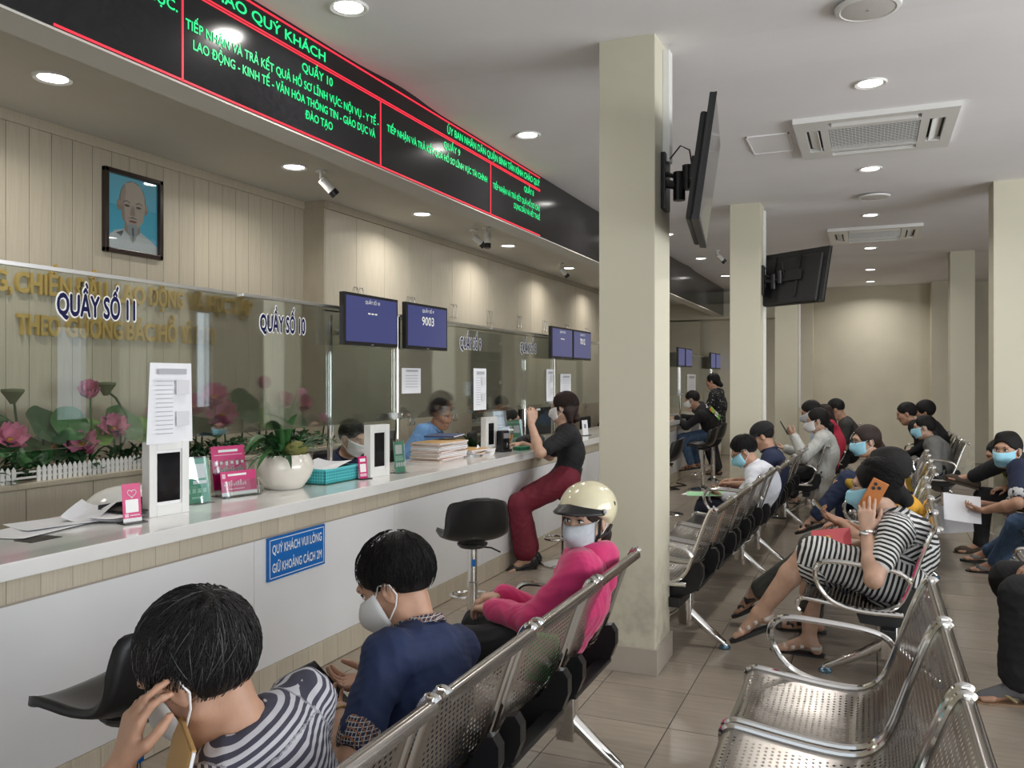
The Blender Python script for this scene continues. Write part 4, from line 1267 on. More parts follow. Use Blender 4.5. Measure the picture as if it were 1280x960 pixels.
glass_sheet('paper notice right of the post by the woman in black', 7.45, 7.75, 1.23, 1.47, 'lines')
glass_sheet('white paper notice on the far glass beside the far posts', 13.4, 14.1, 1.1, 1.5, 'lines')
glass_sheet('narrow notice on the far glass just right of the near pillar', 10.9, 11.15, 1.0, 1.32, 'form')

# ================================================================ lotus plants, leaves and picket fence on the ledge
LZ = .93
fence = thing('picket_fence', 'low white toy picket fence in front of the lotus leaves', 'fence', (-3.68, 0, LZ))
pk = MB().prism([(0, -.010, 0), (0, .010, 0), (0, .010, .062), (0, 0, .078), (0, -.010, .062)], (.006, 0, 0)).mesh('picket'); pk.materials.append(M_PLASTW)
y = 2.55
for k in range(38):
    if 2.70 < y < 2.80: y += .1
    o = link('picket', pk, None, fence); o.location = (0, y, 0); y += .0285
link('rail', MB().box(-.004, 0, 2.5, 3.75, .018, .028).box(-.004, 0, 2.5, 3.75, .045, .054), M_PLASTW, fence)

def lotus(y, z, r, rz, label, open_=.8, x=-3.84, tilt=1.0):
    t = thing('lotus_flower', label, 'flower', (x, y, LZ), rz, 'pink lotus flowers on the ledge')
    h = z - LZ
    link('stem', MB().tube([(0, 0, 0), (.015, .01, h * .4), (.0, 0, h * .8), (.01, 0, h)], .006, 6), M_LEAF, t)
    T = Matrix.Translation((.01, 0, h)) @ Matrix.Rotation(tilt, 4, 'Y')
    for ring, (n, tilt_, L) in enumerate(((6, open_ * .55, .9), (8, open_, 1.0), (8, open_ * 1.35, .95))):
        for k in range(n):
            a = 2 * PI * (k + .5 * ring) / n
            rows_ = []
            for i in range(6):
                s = i / 5
                w = .25 * r * math.sin(PI * (.1 + .86 * s)) ** .8
                ang = tilt_ * (1.0 - .35 * s)
                rad = .10 * r + r * L * s * math.sin(ang); zz = r * L * s * math.cos(ang)
                row = []
                for q in (-1, 0, 1):
                    cup = .07 * r * (q * q)
                    p = Vector((rad - cup * .4, q * w, zz + cup))
                    row.append(T @ (Matrix.Rotation(a, 4, 'Z') @ p))
                rows_.append(row)
            link('petal', MB().grid(rows_).mesh('petal', True), M_PETAL, t)
    c = T @ Vector((0, 0, .12 * r))
    link('seed_head', MB().ell(c, (.16 * r, .16 * r, .14 * r), 10, 6), M_YELLOW, t, smooth=True)
    return t
fl_ = [(2.79, 1.12, .085, 1.0, 'pink lotus with yellow heart at the far left edge', .9), (3.25, 1.33, .09, .3, 'tall pale pink lotus beside the dark seed pod, left of the display', .6),
       (3.40, 1.14, .085, .5, 'pink lotus with yellow heart just left of the display', .85), (3.20, 1.07, .09, .2, 'deep pink lotus drooping over the fence', 1.0),
       (3.72, 1.22, .08, .2, 'pink lotus peeking out right behind the curled notice', .7), (4.00, 1.24, .085, .4, 'pink lotus right of the curled notice', .8),
       (4.18, 1.30, .09, .3, 'pink lotus with yellow heart, higher one between notice and pot', .95), (4.26, 1.18, .10, .0, 'pink lotus with yellow heart, lower one between notice and pot', 1.05),
       (4.66, 1.36, .09, .2, 'tall closed pink lotus above the flower pot', .45), (4.86, 1.25, .08, .6, 'pink lotus behind the grass of the flower pot', .7),
       (5.08, 1.22, .085, .1, 'pink lotus right of the flower pot', .8)]
for (y, z, r, rz, lb, op) in fl_: lotus(y, z, r * 1.1, -.95 + .5 * rz, lb, op * 1.3 if op > .6 else op)
bud = thing('lotus_bud', 'small closed pink bud on a curved stem right of the flower pot', 'flower', (-3.84, 4.95, LZ))
link('stem', MB().tube([(0, 0, 0), (.02, .02, .18), (0, .08, .30), (.0, .12, .36)], .006, 6), M_LEAFD, bud)
link('bud', MB().ell((0, .13, .385), (.032, .04, .042), 12, 8), M_PETAL, bud, smooth=True)
bud = thing('lotus_bud', 'small pink bud low beside the navy clerk', 'flower', (-3.80, 5.25, LZ))
link('stem', MB().tube([(0, 0, 0), (.02, .02, .18)], .006, 6), M_LEAFD, bud)
link('bud', MB().ell((.02, .02, .2), (.03, .035, .038), 12, 8), M_PETAL, bud, smooth=True)
def pod(y, h, label, bend):
    t = thing('lotus_pod', label, 'seed pod', (-3.83, y, LZ))
    link('stem', MB().tube([(0, 0, 0), (0, bend, h * .35), (0, bend * 1.1, h * .65), (0, bend * .5, h * .9), (0, 0, h)], .0065, 6), M_LEAFD, t)
    link('pod', MB().lathe([(.012, -.03), (.03, .0), (.052, .03), (.05, .042), (.0, .046)], c=(0, 0, h), n=18), mat('pod_green', (.09, .11, .05), .7), t, smooth=True)
pod(2.80, .40, 'green lotus seed pod on a straight stem at the far left', .02)
pod(3.34, .43, 'dark lotus seed pod on a bowed stem left of the display', .13)
def pad(y, z, r, tilt, label, x=-3.86, m=M_LEAF):
    t = thing('lotus_leaf', label, 'leaf', (x, y, LZ), 0, 'round lotus leaves on the ledge')
    h = z - LZ
    link('stem', MB().tube([(0, 0, 0), (.01, 0, h)], .006, 6), M_LEAFD, t)
    rows_ = []
    R = Matrix.Rotation(tilt[0], 4, 'X') @ Matrix.Rotation(tilt[1], 4, 'Y')
    n = 22
    for i in range(5):
        s = i / 4
        rows_.append([Vector((.01, 0, h)) + (R @ Vector((r * s * math.cos(2 * PI * k / n), r * s * math.sin(2 * PI * k / n), .25 * r * s * s + .07 * r * s * math.sin(5 * 2 * PI * k / n + y * 7)))) for k in range(n + 1)])
    o = link('blade', MB().grid(rows_).mesh('blade', True), m, t)
    return t
pads = [(2.72, 1.14, .12, (.2, 1.0)), (2.98, 1.17, .12, (-.3, .9)), (3.12, 1.18, .10, (.3, 1.1)), (3.26, 1.12, .11, (.1, .7)), (2.88, 1.04, .12, (.2, .6)), (3.06, 1.04, .13, (0, .5)), (3.46, 1.16, .12, (-.1, .9)),
        (3.62, 1.10, .12, (.2, .7)), (3.84, 1.14, .12, (.1, .8)), (4.08, 1.10, .12, (0, .6)), (4.45, 1.23, .13, (.1, 1.1)), (4.62, 1.14, .12, (-.2, .8)), (4.95, 1.12, .12, (.1, .7)), (2.60, 1.02, .12, (.1, .7))]
where = ['at the far left edge', 'left, upright behind the fence', 'raised above the fence', 'beside the drooping lotus', 'low, second at the left', 'low over the fence', 'behind the nearest display', 'behind the curled notice, left', 'behind the curled notice, right', 'low between notice and pot', 'dark one behind the grass blades', 'above the mossy stone', 'right of the flower pot', 'low at the very left']
for k, p in enumerate(pads):
    pad(*p, 'round green lotus leaf ' + where[k], m=[M_LEAF, M_LEAFD, M_LEAF, M_LEAFL][k % 4] if k != 10 else M_LEAFD)
for k in range(7):
    y = 2.55 + .42 * k
    t = thing('leafy_shrub', 'low dark green artificial foliage along the ledge, %s clump from the left' % ords[k], 'foliage', (-3.80, y, LZ), 0, 'green clumps along the ledge')
    m = MB()
    for q in range(70):
        a = rng.uniform(0, 2 * PI); e = rng.uniform(-.2, 1.2)
        p = Vector((rng.uniform(-.10, .11), rng.uniform(-.24, .24), rng.uniform(.0, .09)))
        d = (math.cos(a) * math.cos(e), math.sin(a) * math.cos(e), math.sin(e))
        blade(m, p, d, rng.uniform(.05, .09), rng.uniform(.014, .026), .9, 3)
    o = link('foliage', m, M_LEAFD, t); o['kind'] = 'stuff'

# loose black cables hanging from the far counter front, and small things on that counter
for k, (y, yy, lb) in enumerate(((10.2, 10.75, 'black cable hanging from the far counter and looping on the floor, nearer one'), (10.45, 11.2, 'black cable hanging from the far counter and looping on the floor, farther one'))):
    t = thing('power_cable', lb, 'cable', (-2.475, y, 0))
    link('cable', MB().tube([(0, 0, .78), (.02, .02, .45), (.03, .04, .08), (.06, .10, .012), (.16, .25 + .1 * k, .01), (.08, .45, .01), (.22, yy - y, .01), (.05, yy - y + .2, .01)], .008, 6), M_BLACK, t, smooth=True)
t = thing('white_carton', 'small white carton on the far counter before the man in printed hoodie', 'box', (-2.62, 11.35, CT), .2)
link('carton', MB().box(-.07, .07, -.10, .10, 0, .11, .003), M_PLASTW, t)
link('label_print', MB().box(.0705, .0712, -.05, .05, .03, .08), M_GREY, t)
t = thing('calling_machine', 'black handheld calling device on the far counter past the near pillar', 'phone', (-2.58, 10.75, CT), -.3)
link('body', MB().box(-.03, .03, -.04, .04, 0, .15, .01), M_BLACK, t)
link('cradle', MB().box(-.05, .045, -.055, .055, 0, .02, .005), M_BLACK, t)
# ================================================================ people: continuous surfaces grown from smooth distance fields
class SDF:
    def __init__(s): s.p = []
    def cap(s, a, b, ra, rb=None, k=.02, f=1.0, n=None, op='u', su=None):
        s.p.append(('c', np.array(a, float), np.array(b, float), ra, ra if rb is None else rb, k, f, None if n is None else np.array(n, float), op, su)); return s
    def ell(s, c, r, R=None, k=.02, op='u'):
        s.p.append(('e', np.array(c, float), np.array(r, float), np.eye(3) if R is None else R, 0, k, 1.0, None, op, None)); return s
    def cut(s, c, n):
        """take away everything on the side n points to"""
        s.p.append(('p', np.array(c, float), np.array(n, float), 0, 0, 0, 1.0, None, 'p', None)); return s
    def bounds(s):
        lo = np.full(3, 1e9); hi = -lo
        for q in s.p:
            if q[8] != 'u': continue
            a, b = s.pb(q, 0)
            lo = np.minimum(lo, a); hi = np.maximum(hi, b)
        return lo, hi
    def pb(s, q, pad):
        if q[0] == 'c':
            r = max(q[3], q[4]) * max(1.0, q[6]) + pad
            return np.minimum(q[1], q[2]) - r, np.maximum(q[1], q[2]) + r
        r = float(q[2].max()) + pad
        return q[1] - r, q[1] + r
    def dist(s, q, X, Y, Z):
        if q[0] == 'c':
            a, b = q[1], q[2]; ab = b - a; L2 = float(ab @ ab) + 1e-12
            dx, dy, dz = X - a[0], Y - a[1], Z - a[2]
            t = np.clip((dx * ab[0] + dy * ab[1] + dz * ab[2]) / L2, 0, 1)
            wx, wy, wz = dx - t * ab[0], dy - t * ab[1], dz - t * ab[2]
            r = q[3] + (q[4] - q[3]) * t
            if q[7] is not None:
                n = q[7]; wn = (wx * n[0] + wy * n[1] + wz * n[2]) * (1 / q[6] - 1)
                wx, wy, wz = wx + n[0] * wn, wy + n[1] * wn, wz + n[2] * wn
                return (np.sqrt(wx * wx + wy * wy + wz * wz) - r) * (.5 + .5 * min(1, q[6]))
            return np.sqrt(wx * wx + wy * wy + wz * wz) - r
        if q[0] == 'e':
            c, r, R = q[1], q[2], q[3]
            dx, dy, dz = X - c[0], Y - c[1], Z - c[2]
            lx = (dx * R[0, 0] + dy * R[1, 0] + dz * R[2, 0]); ly = (dx * R[0, 1] + dy * R[1, 1] + dz * R[2, 1]); lz = (dx * R[0, 2] + dy * R[1, 2] + dz * R[2, 2])
            k0 = np.sqrt((lx / r[0]) ** 2 + (ly / r[1]) ** 2 + (lz / r[2]) ** 2)
            k1 = np.sqrt((lx / r[0] ** 2) ** 2 + (ly / r[1] ** 2) ** 2 + (lz / r[2] ** 2) ** 2) + 1e-9
            return k0 * (k0 - 1) / k1
        return (X - q[1][0]) * q[2][0] + (Y - q[1][1]) * q[2][1] + (Z - q[1][2]) * q[2][2]
    def mesh(s, name, h, su=False, folds=0.0):
        lo, hi = s.bounds(); lo -= 2.5 * h; hi += 2.5 * h
        n = np.ceil((hi - lo) / h).astype(int) + 1
        ax = [lo[i] + h * np.arange(n[i]) for i in range(3)]
        F = np.full(tuple(n), .2, np.float32)
        for q in s.p:
            if q[8] == 'p':
                sl = (slice(None),) * 3; g = ax
            else:
                a, b = s.pb(q, q[5] + 2.5 * h)
                i0 = np.maximum(0, np.floor((a - lo) / h).astype(int)); i1 = np.minimum(n, np.ceil((b - lo) / h).astype(int) + 1)
                if np.any(i1 <= i0): continue
                sl = tuple(slice(i0[i], i1[i]) for i in range(3)); g = [ax[i][i0[i]:i1[i]] for i in range(3)]
            X, Y, Z = g[0][:, None, None], g[1][None, :, None], g[2][None, None, :]
            d = s.dist(q, X, Y, Z).astype(np.float32)
            A = F[sl]
            if q[8] == 'u':
                k = q[5]
                if k > 0:
                    hh = np.maximum(k - np.abs(A - d), 0) / k
                    F[sl] = np.minimum(A, d) - hh * hh * k * .25
                else: F[sl] = np.minimum(A, d)
            elif q[8] == 's':
                k = q[5]; d = -d
                hh = np.maximum(k - np.abs(A - d), 0) / k if k > 0 else 0
                F[sl] = np.maximum(A, d) + hh * hh * k * .25
            elif q[8] == 'p':
                F[sl] = np.maximum(A, d)
        S = F < 0
        C = np.zeros(tuple(n - 1), np.uint8)
        cs = [(i, j, k) for i in (0, 1) for j in (0, 1) for k in (0, 1)]
        for i, j, k in cs: C += S[i:n[0] - 1 + i, j:n[1] - 1 + j, k:n[2] - 1 + k]
        act = np.argwhere((C > 0) & (C < 8))
        me = bpy.data.meshes.new(name)
        if len(act) == 0: return me
        idx = np.full(tuple(n - 1), -1, np.int32)
        idx[act[:, 0], act[:, 1], act[:, 2]] = np.arange(len(act))
        V = {c: F[act[:, 0] + c[0], act[:, 1] + c[1], act[:, 2] + c[2]] for c in cs}
        P = np.zeros((len(act), 3)); W = np.zeros(len(act))
        for c in cs:
            for ax_ in range(3):
                if c[ax_]: continue
                e = list(c); e[ax_] = 1; e = tuple(e)
                va, vb = V[c], V[e]
                m = (va < 0) != (vb < 0)
                t = np.where(m, va / np.where(m, va - vb, 1), 0)
                p = np.tile(np.array(c, float), (len(act), 1)); p[:, ax_] += t
                P += p * m[:, None]; W += m
        P = lo + h * (act + P / W[:, None])
        quads = []
        for ax_ in range(3):
            b_, c_ = (ax_ + 1) % 3, (ax_ + 2) % 3
            sl0 = [slice(1, -1)] * 3; sl1 = [slice(1, -1)] * 3
            sl0[ax_] = slice(0, -1); sl1[ax_] = slice(1, None)
            A, B = S[tuple(sl0)], S[tuple(sl1)]
            E = np.argwhere(A != B)
            inside = A[E[:, 0], E[:, 1], E[:, 2]]
            o = np.ones(3, int); o[ax_] = 0
            E = E + o
            db = np.zeros(3, int); db[b_] = 1; dc = np.zeros(3, int); dc[c_] = 1
            g = lambda Q: idx[Q[:, 0], Q[:, 1], Q[:, 2]]
            q = np.stack([g(E - db - dc), g(E - dc), g(E), g(E - db)], 1)
            q[~inside] = q[~inside][:, ::-1]
            quads.append(q)
        Q = np.concatenate(quads); Q = Q[(Q >= 0).all(1)]
        me.vertices.add(len(P)); me.vertices.foreach_set('co', P.astype(np.float32).ravel())
        me.loops.add(len(Q) * 4); me.loops.foreach_set('vertex_index', Q.astype(np.int32).ravel())
        me.polygons.add(len(Q)); me.polygons.foreach_set('loop_start', np.arange(0, len(Q) * 4, 4, dtype=np.int32))
        me.polygons.foreach_set('use_smooth', np.ones(len(Q), bool))
        me.update(calc_edges=True)
        if folds:
            nn = np.zeros(len(P) * 3); me.vertices.foreach_get('normal', nn); nn = nn.reshape(-1, 3)
            dsp = np.zeros(len(P)); lr = np.random.default_rng(len(P))
            for wl, am in ((.16, 1.0), (.11, .8), (.075, .6), (.05, .35)):
                kv = nrm(lr.normal(size=3) * np.array([1, 1, .8])) * 2 * PI / wl
                kw = nrm(lr.normal(size=3)) * 2 * PI / (wl * 2.7)
                ph_ = P @ kv + 1.6 * np.sin(P @ kw + lr.uniform(0, 6)) + lr.uniform(0, 6)
                dsp += am * (1 - np.abs(np.sin(ph_)) - .4)
            P2 = P + nn * (folds * dsp)[:, None]
            me.vertices.foreach_set('co', P2.astype(np.float32).ravel()); me.update()
        if su:
            best = np.full(len(P), 9.0); val = np.zeros(len(P))
            for q in s.p:
                if q[9] is None: continue
                d = s.dist(q, P[:, 0], P[:, 1], P[:, 2])
                ab = q[2] - q[1]; L = np.linalg.norm(ab)
                t = ((P - q[1]) @ ab) / (L * L)
                m = d < best
                best[m] = d[m]; val[m] = q[9] + t[m] * L
            a = me.attributes.new('su', 'FLOAT', 'POINT'); a.data.foreach_set('value', val.astype(np.float32))
        return me

def V3(*a): return np.array(a, float)
def nrm(v):
    v = np.asarray(v, float); l = np.linalg.norm(v); return v / l if l > 1e-9 else v
def ik(a, c, l1, l2, pole):
    """two-bone joint position between a and c, bulging toward pole; c is pulled in if out of reach"""
    a = np.asarray(a, float); c = np.asarray(c, float)
    d = np.linalg.norm(c - a); u = nrm(c - a)
    if d > (l1 + l2) * .998: d = (l1 + l2) * .998; c = a + u * d
    if d < abs(l1 - l2) * 1.02 + .01: d = abs(l1 - l2) * 1.02 + .01; c = a + u * d
    x = (l1 * l1 - l2 * l2 + d * d) / (2 * d); y = math.sqrt(max(0, l1 * l1 - x * x))
    p = np.asarray(pole, float); p = nrm(p - u * (p @ u))
    return a + u * x + p * y, c
def rot(yaw=0, pitch=0, roll=0):
    """head frame: x forward, y left, z up; yaw to the left, pitch nose down, roll to the right shoulder"""
    m = Matrix.Rotation(yaw, 3, 'Z') @ Matrix.Rotation(pitch, 3, 'Y') @ Matrix.Rotation(roll, 3, 'X')
    return np.array(m)

SKIN = {}
def skin_mat(tone=0):
    if tone not in SKIN:
        c = [(0.47, 0.265, 0.175), (0.56, 0.35, 0.25), (0.36, 0.19, 0.115)][tone]
        SKIN[tone] = mat('skin_%s' % ('medium', 'light', 'tan')[tone], c, .5, sub=.12, noise=.08, nscale=30, bump=.04, bscale=220)
    return SKIN[tone]
M_HAIR = mat('black_hair', (0.0065, 0.0055, 0.0055), .46, bump=.5, nscale=30, stretch=(2, 14, 14), noise=.5, spec=.25)
M_HAIRB = mat('brown_hair', (0.022, 0.010, 0.0075), .45, bump=.5, nscale=30, stretch=(14, 14, 2), noise=.5, spec=.35)
M_HAIRG = mat('greying_hair', (0.015, 0.014, 0.014), .45, bump=.5, nscale=30, stretch=(2, 14, 14), noise=.6, spec=.35)
M_EYEW = mat('eye_white', (.75, .73, .70), .2); M_IRIS = mat('eye_dark', (.02, .012, .01), .1); M_LIP = mat('lips', (.42, .17, .15), .5)
M_MASKB = mat('blue_mask', (.34, .66, .80), .85, bump=.05, nscale=60); M_MASKW = mat('white_mask', (.78, .78, .78), .85, bump=.05, nscale=60); M_MASKG = mat('grey_mask', (.52, .56, .60), .85, noise=.08, nscale=60)
M_PHONE = mat('phone_black', (.01, .01, .012), .15)
def cloth(name, c, rough=.85, **k): return mat(name, c, rough, noise=k.pop('noise', .06), nscale=k.pop('nscale', 14), bump=k.pop('bump', .25), bscale=k.pop('bscale', 9), sheen=k.pop('sheen', .0), **k)

def hand_prims(S, wr, fdir, nrm_, curl, sc, side, grow=0.0, spread=1.0, thumb=1.0):
    """five fingers on a palm; nrm_ is the palm's facing, side +1 left hand, -1 right"""
    f = nrm(fdir); n = nrm(nrm_ - f * (np.asarray(nrm_) @ f)); s = np.cross(n, f) * side   # s points to the thumb side
    k = sc
    pal = []
    for i, o in enumerate((.030, .010, -.010, -.028)):
        kn = wr + f * (.088 - .004 * abs(i - 1)) * k + s * o * k
        S.cap(wr + s * o * .55 * k + f * .012 * k, kn, (.0135 + grow) * k, (.0115 + grow) * k, k=.014 * k)
        pal.append(kn)
    L = [.072, .080, .074, .058]; R = [.0090, .0092, .0088, .0078]
    tips = []
    for i, kn in enumerate(pal):
        d = nrm(f + s * (.10 - .07 * i) * spread)
        c = curl[i] if isinstance(curl, (list, tuple)) else curl * (1 + .08 * i)
        p = kn; ang = 0
        for j, (fr, cc) in enumerate(((.46, .8), (.30, 1.1), (.24, .7))):
            ang += c * cc
            dd = d * math.cos(ang) + n * math.sin(ang)
            q = p + dd * L[i] * fr * k
            S.cap(p, q, (R[i] * (1 - .1 * j)) * k, (R[i] * (.92 - .1 * j)) * k, k=.004 * k)
            p = q
        tips.append(p)
    b = wr + f * .022 * k + s * .024 * k
    d1 = nrm(f * .75 + s * .75 * thumb + n * .35); m1 = b + d1 * .042 * k
    d2 = nrm(f * .95 + s * .28 * thumb + n * .45); m2 = m1 + d2 * .034 * k
    d3 = nrm(f * .95 + s * .05 + n * .45); m3 = m2 + d3 * .027 * k
    S.cap(b, m1, .0150 * k, .0115 * k, k=.012 * k).cap(m1, m2, .0112 * k, .0098 * k, k=.005 * k).cap(m2, m3, .0098 * k, .0082 * k, k=.004 * k)
    return tips

def grid_obj(name, rows, m, parent, thick=0.0, smooth=True, kind=None):
    o = link(name, MB().grid(rows).mesh(name, smooth), m, parent)
    if thick:
        md = o.modifiers.new('thickness', 'SOLIDIFY'); md.thickness = thick; md.offset = 0
    return o

def person(label, loc, yaw, sc=.9, h=.010, pelvis=(0, 0, .49), head=None, headrot=(0, 0, 0), neckdir=None, shoulder_w=1.0, girth=1.0,
           hands=None, feet=None, knees=None, elbows=None, tone=0, top=None, bottom=None, shoes=None, hair='short', hair_m=None, mask=None, glasses=None,
           twist=0.0, bulge=1.035, nape=0.0, folds=.0035, eyes=False, cap=None, sole=None, head_sc=1.0, lips=False, bald=None, brows=False, socks=None, hair_vol=1.0):
    """all positions are in world metres; the body itself is built in the person's own frame (x forward, y left)"""
    t = thing('person', label, 'person', (loc[0], loc[1], 0), yaw)
    cy, sy = math.cos(yaw), math.sin(yaw)
    def Lc(p):
        dx, dy = p[0] - loc[0], p[1] - loc[1]
        return V3(dx * cy + dy * sy, -dx * sy + dy * cy, p[2])
    def Ld(v): return V3(v[0] * cy + v[1] * sy, -v[0] * sy + v[1] * cy, v[2])
    Pv = V3(*pelvis)
    HR = rot(*headrot)
    H = Lc(head) if head is not None else Pv + V3(.03, 0, .625 * sc)
    hs = sc * head_sc
    nd = V3(*neckdir) if neckdir is not None else nrm(.55 * (HR @ V3(.12, 0, 1)) + .45 * nrm(H - Pv) + V3(.12, 0, 0))
    N = H - nrm(nd) * .165 * sc                       # base of the neck
    dist_ = np.linalg.norm(N - Pv); tot = min(.475 * sc, max(dist_ * bulge, .30 * sc)); q_ = tot / .475
    chest, N2 = ik(Pv, N, .25 * q_, .225 * q_, V3(-1, 0, .15))
    dN = N2 - N
    N = N2; H = H + dN
    sp1, sp2 = nrm(chest - Pv), nrm(N - chest)
    left = rot(twist, 0, 0) @ V3(0, 1, 0)
    left = nrm(left - sp2 * (left @ sp2))
    fwd = np.cross(left, sp2)
    shw = .172 * sc * shoulder_w
    mid = N - sp2 * .045 * sc - fwd * .008 * sc
    shp = {'L': mid + left * shw, 'R': mid - left * shw}
    hip = {'L': Pv + V3(0, .088 * sc, -.005), 'R': Pv + V3(0, -.088 * sc, -.005)}
    hands = hands or {}; feet = feet or {}; knees = knees or {}; elbows = elbows or {}
    arms = {}; legs = {}
    for s, sg in (('L', 1), ('R', -1)):
        ft = feet.get(s)
        ank = Lc(ft[0]) if ft else V3(.40 * sc, sg * .11 * sc, .075 * sc)
        kp = Ld(knees[s]) if s in knees else V3(.35, sg * .15, 1.0)
        kn, ank = ik(hip[s], ank, .405 * sc, .395 * sc, kp)
        fd = nrm(Ld(ft[1])) if ft else V3(1, sg * .15, 0)
        fd = nrm(fd)
        legs[s] = (hip[s], kn, ank, fd)
        hd = hands.get(s)
        if hd is None:
            w = kn * .55 + hip[s] * .45 + V3(.02, -sg * .02, .085 * sc); hd_ = (V3(1, -sg * .35, -.15), V3(0, 0, -1), .35)
        else:
            w = Lc(hd[0]); hd_ = (Ld(hd[1]), Ld(hd[2]), hd[3])
        ep = Ld(elbows[s]) if s in elbows else V3(-.35, sg * .55, -.75)
        el, w = ik(shp[s], w, .275 * sc, .245 * sc, ep)
        arms[s] = (shp[s], el, w, hd_)
    g = girth
    # ---- one continuous body
    B = SDF()
    def torso(S, e, su=False):
        S.cap(Pv + V3(0, .05 * sc, .0), Pv + V3(0, -.05 * sc, .0), (.108 * g) * sc + e, k=.05 * sc, su=None)
        S.cap(Pv, chest, .128 * g * sc + e, .132 * g * sc + e, k=.05 * sc, f=.80, n=nrm(np.cross(V3(0, 1, 0), sp1)), su=0.0 if su else None)
        S.cap(chest, mid - sp2 * .05 * sc, .136 * g * sc + e, .118 * sc + e, k=.05 * sc, f=.76, n=fwd, su=.25 * sc if su else None)
        S.cap(shp['L'] - left * .02 * sc, shp['R'] + left * .02 * sc, .060 * sc + e, k=.06 * sc, su=None)
        S.cap(mid + sp2 * .015 * sc + left * .05 * sc, mid + sp2 * .015 * sc - left * .05 * sc, .055 * sc + e, k=.04 * sc)
    torso(B, -.006 * sc)
    B.cap(N - sp2 * .03 * sc, H + HR @ V3(-.018, 0, -.06) * hs, .056 * sc, .052 * sc, k=.035 * sc)
    def hp(x, y, z): return H + HR @ (V3(x, y, z) * hs)
    hl = [hp(-.014, 0, .034), HR]
    B.ell(hp(-.014, 0, .030), V3(.096, .076, .088) * hs, HR, k=.02 * hs)
    B.ell(hp(.022, 0, -.030), V3(.068, .061, .084) * hs, HR, k=.03 * hs)
    B.cap(hp(.050, .020, -.098), hp(.050, -.020, -.098), .022 * hs, k=.04 * hs)
    B.cap(hp(.0, .052, -.062), hp(.045, .028, -.092), .018 * hs, k=.03 * hs).cap(hp(.0, -.052, -.062), hp(.045, -.028, -.092), .018 * hs, k=.03 * hs)
    B.cap(hp(.083, .034, .030), hp(.083, -.034, .030), .012 * hs, k=.022 * hs)
    B.cap(hp(.086, 0, .012), hp(.105, 0, -.028), .008 * hs, .0115 * hs, k=.014 * hs)
    B.cap(hp(.092, .011, -.032), hp(.092, -.011, -.032), .0085 * hs, k=.010 * hs)
    B.cap(hp(.076, .040, -.022), hp(.056, .051, -.015), .014 * hs, k=.03 * hs).cap(hp(.076, -.040, -.022), hp(.056, -.051, -.015), .014 * hs, k=.03 * hs)
    for sg in (1, -1):
        B.ell(hp(.093, sg * .031, .010), V3(.013, .016, .010) * hs, HR, k=.012 * hs, op='s')
        B.ell(hp(-.008, sg * .082, -.008), V3(.019, .009, .032) * hs, HR @ rot(sg * .35, 0, 0), k=.008 * hs)
        if h < .007: B.ell(hp(-.004, sg * .0915, -.003), V3(.009, .005, .016) * hs, HR @ rot(sg * .35, 0, 0), k=.006 * hs, op='s')
    B.cap(hp(.090, .018, -.064), hp(.090, -.018, -.064), .008 * hs, k=.012 * hs)
    for s, sg in (('L', 1), ('R', -1)):
        a, e, w, hd = arms[s]
        B.cap(a, e, .046 * sc, .037 * sc, k=.03 * sc).cap(e, e + (w - e) * .35, .037 * sc, .038 * sc, k=.02 * sc).cap(e + (w - e) * .35, w, .038 * sc, .0255 * sc, k=.02 * sc)
        hand_prims(B, w, hd[0], hd[1], hd[2], sc * .98, sg)
        hpt, kn, ank, fd = legs[s]
        B.cap(hpt, kn, .078 * sc, .052 * sc, k=.04 * sc).cap(kn, kn + (ank - kn) * .35, .050 * sc, .054 * sc, k=.02 * sc).cap(kn + (ank - kn) * .35, ank, .054 * sc, .034 * sc, k=.02 * sc)
        dn = nrm(np.cross(fd, np.cross(V3(0, 0, -1), fd))); dn = dn if dn[2] < 0 else -dn
        heel = ank - fd * .035 * sc + dn * .040 * sc; ball = ank + fd * .115 * sc + dn * .052 * sc; toe = ank + fd * .165 * sc + dn * .056 * sc
        B.cap(ank, heel, .034 * sc, .030 * sc, k=.02 * sc).cap(ank, ball, .034 * sc, .026 * sc, k=.02 * sc)
        sd = np.cross(dn, fd)
        for q in range(5):
            o = (q - 2) * .016 * sc
            B.cap(ball + sd * o, toe + sd * o * 1.05 - fd * abs(q - 1.5) * .007 * sc, .0135 * sc, .0105 * sc, k=.006 * sc)
    body = link('body', B.mesh('body', h), skin_mat(tone), t)
    # ---- clothes
    if top:
        T = SDF(); e = top.get('loose', .010) * 1.0
        torso(T, e, True)
        hem = top.get('hem', 0)
        if hem:
            T.cap(Pv, Pv - sp1 * hem, .135 * g * sc + e, .14 * g * sc + e, k=.03, f=.85, n=nrm(np.cross(V3(0, 1, 0), sp1)), su=-hem)
        fr = top['slen'] if 'slen' in top else {'short': .72, 'long': 2.0, 'three': 1.5, 'none': .0}[top.get('sleeve', 'short')]
        for s in 'LR':
            a, el, w, _ = arms[s]
            if fr <= 0: continue
            f1 = min(1, fr)
            T.cap(a, a + (el - a) * f1, .056 * sc + e * .6, (.050 if fr <= 1 else .046) * sc + e * .6, k=.035 * sc, su=.6)
            if fr > 1:
                T.cap(el, el + (w - el) * min(.97, fr - 1), .046 * sc + e * .6, .034 * sc + e * .6, k=.025 * sc, su=.6 + .275 * sc)
        # neckline
        T.ell(N + sp2 * .055 * sc + fwd * .022 * sc, V3(.066, .066, .05) * sc * top.get('neck', 1.0), np.stack([fwd, left, sp2], 1), k=.008, op='s')
        o = link(top.get('name', 'shirt'), T.mesh('shirt', h, su=True, folds=folds), top['m'], t)
        c = top.get('collar')
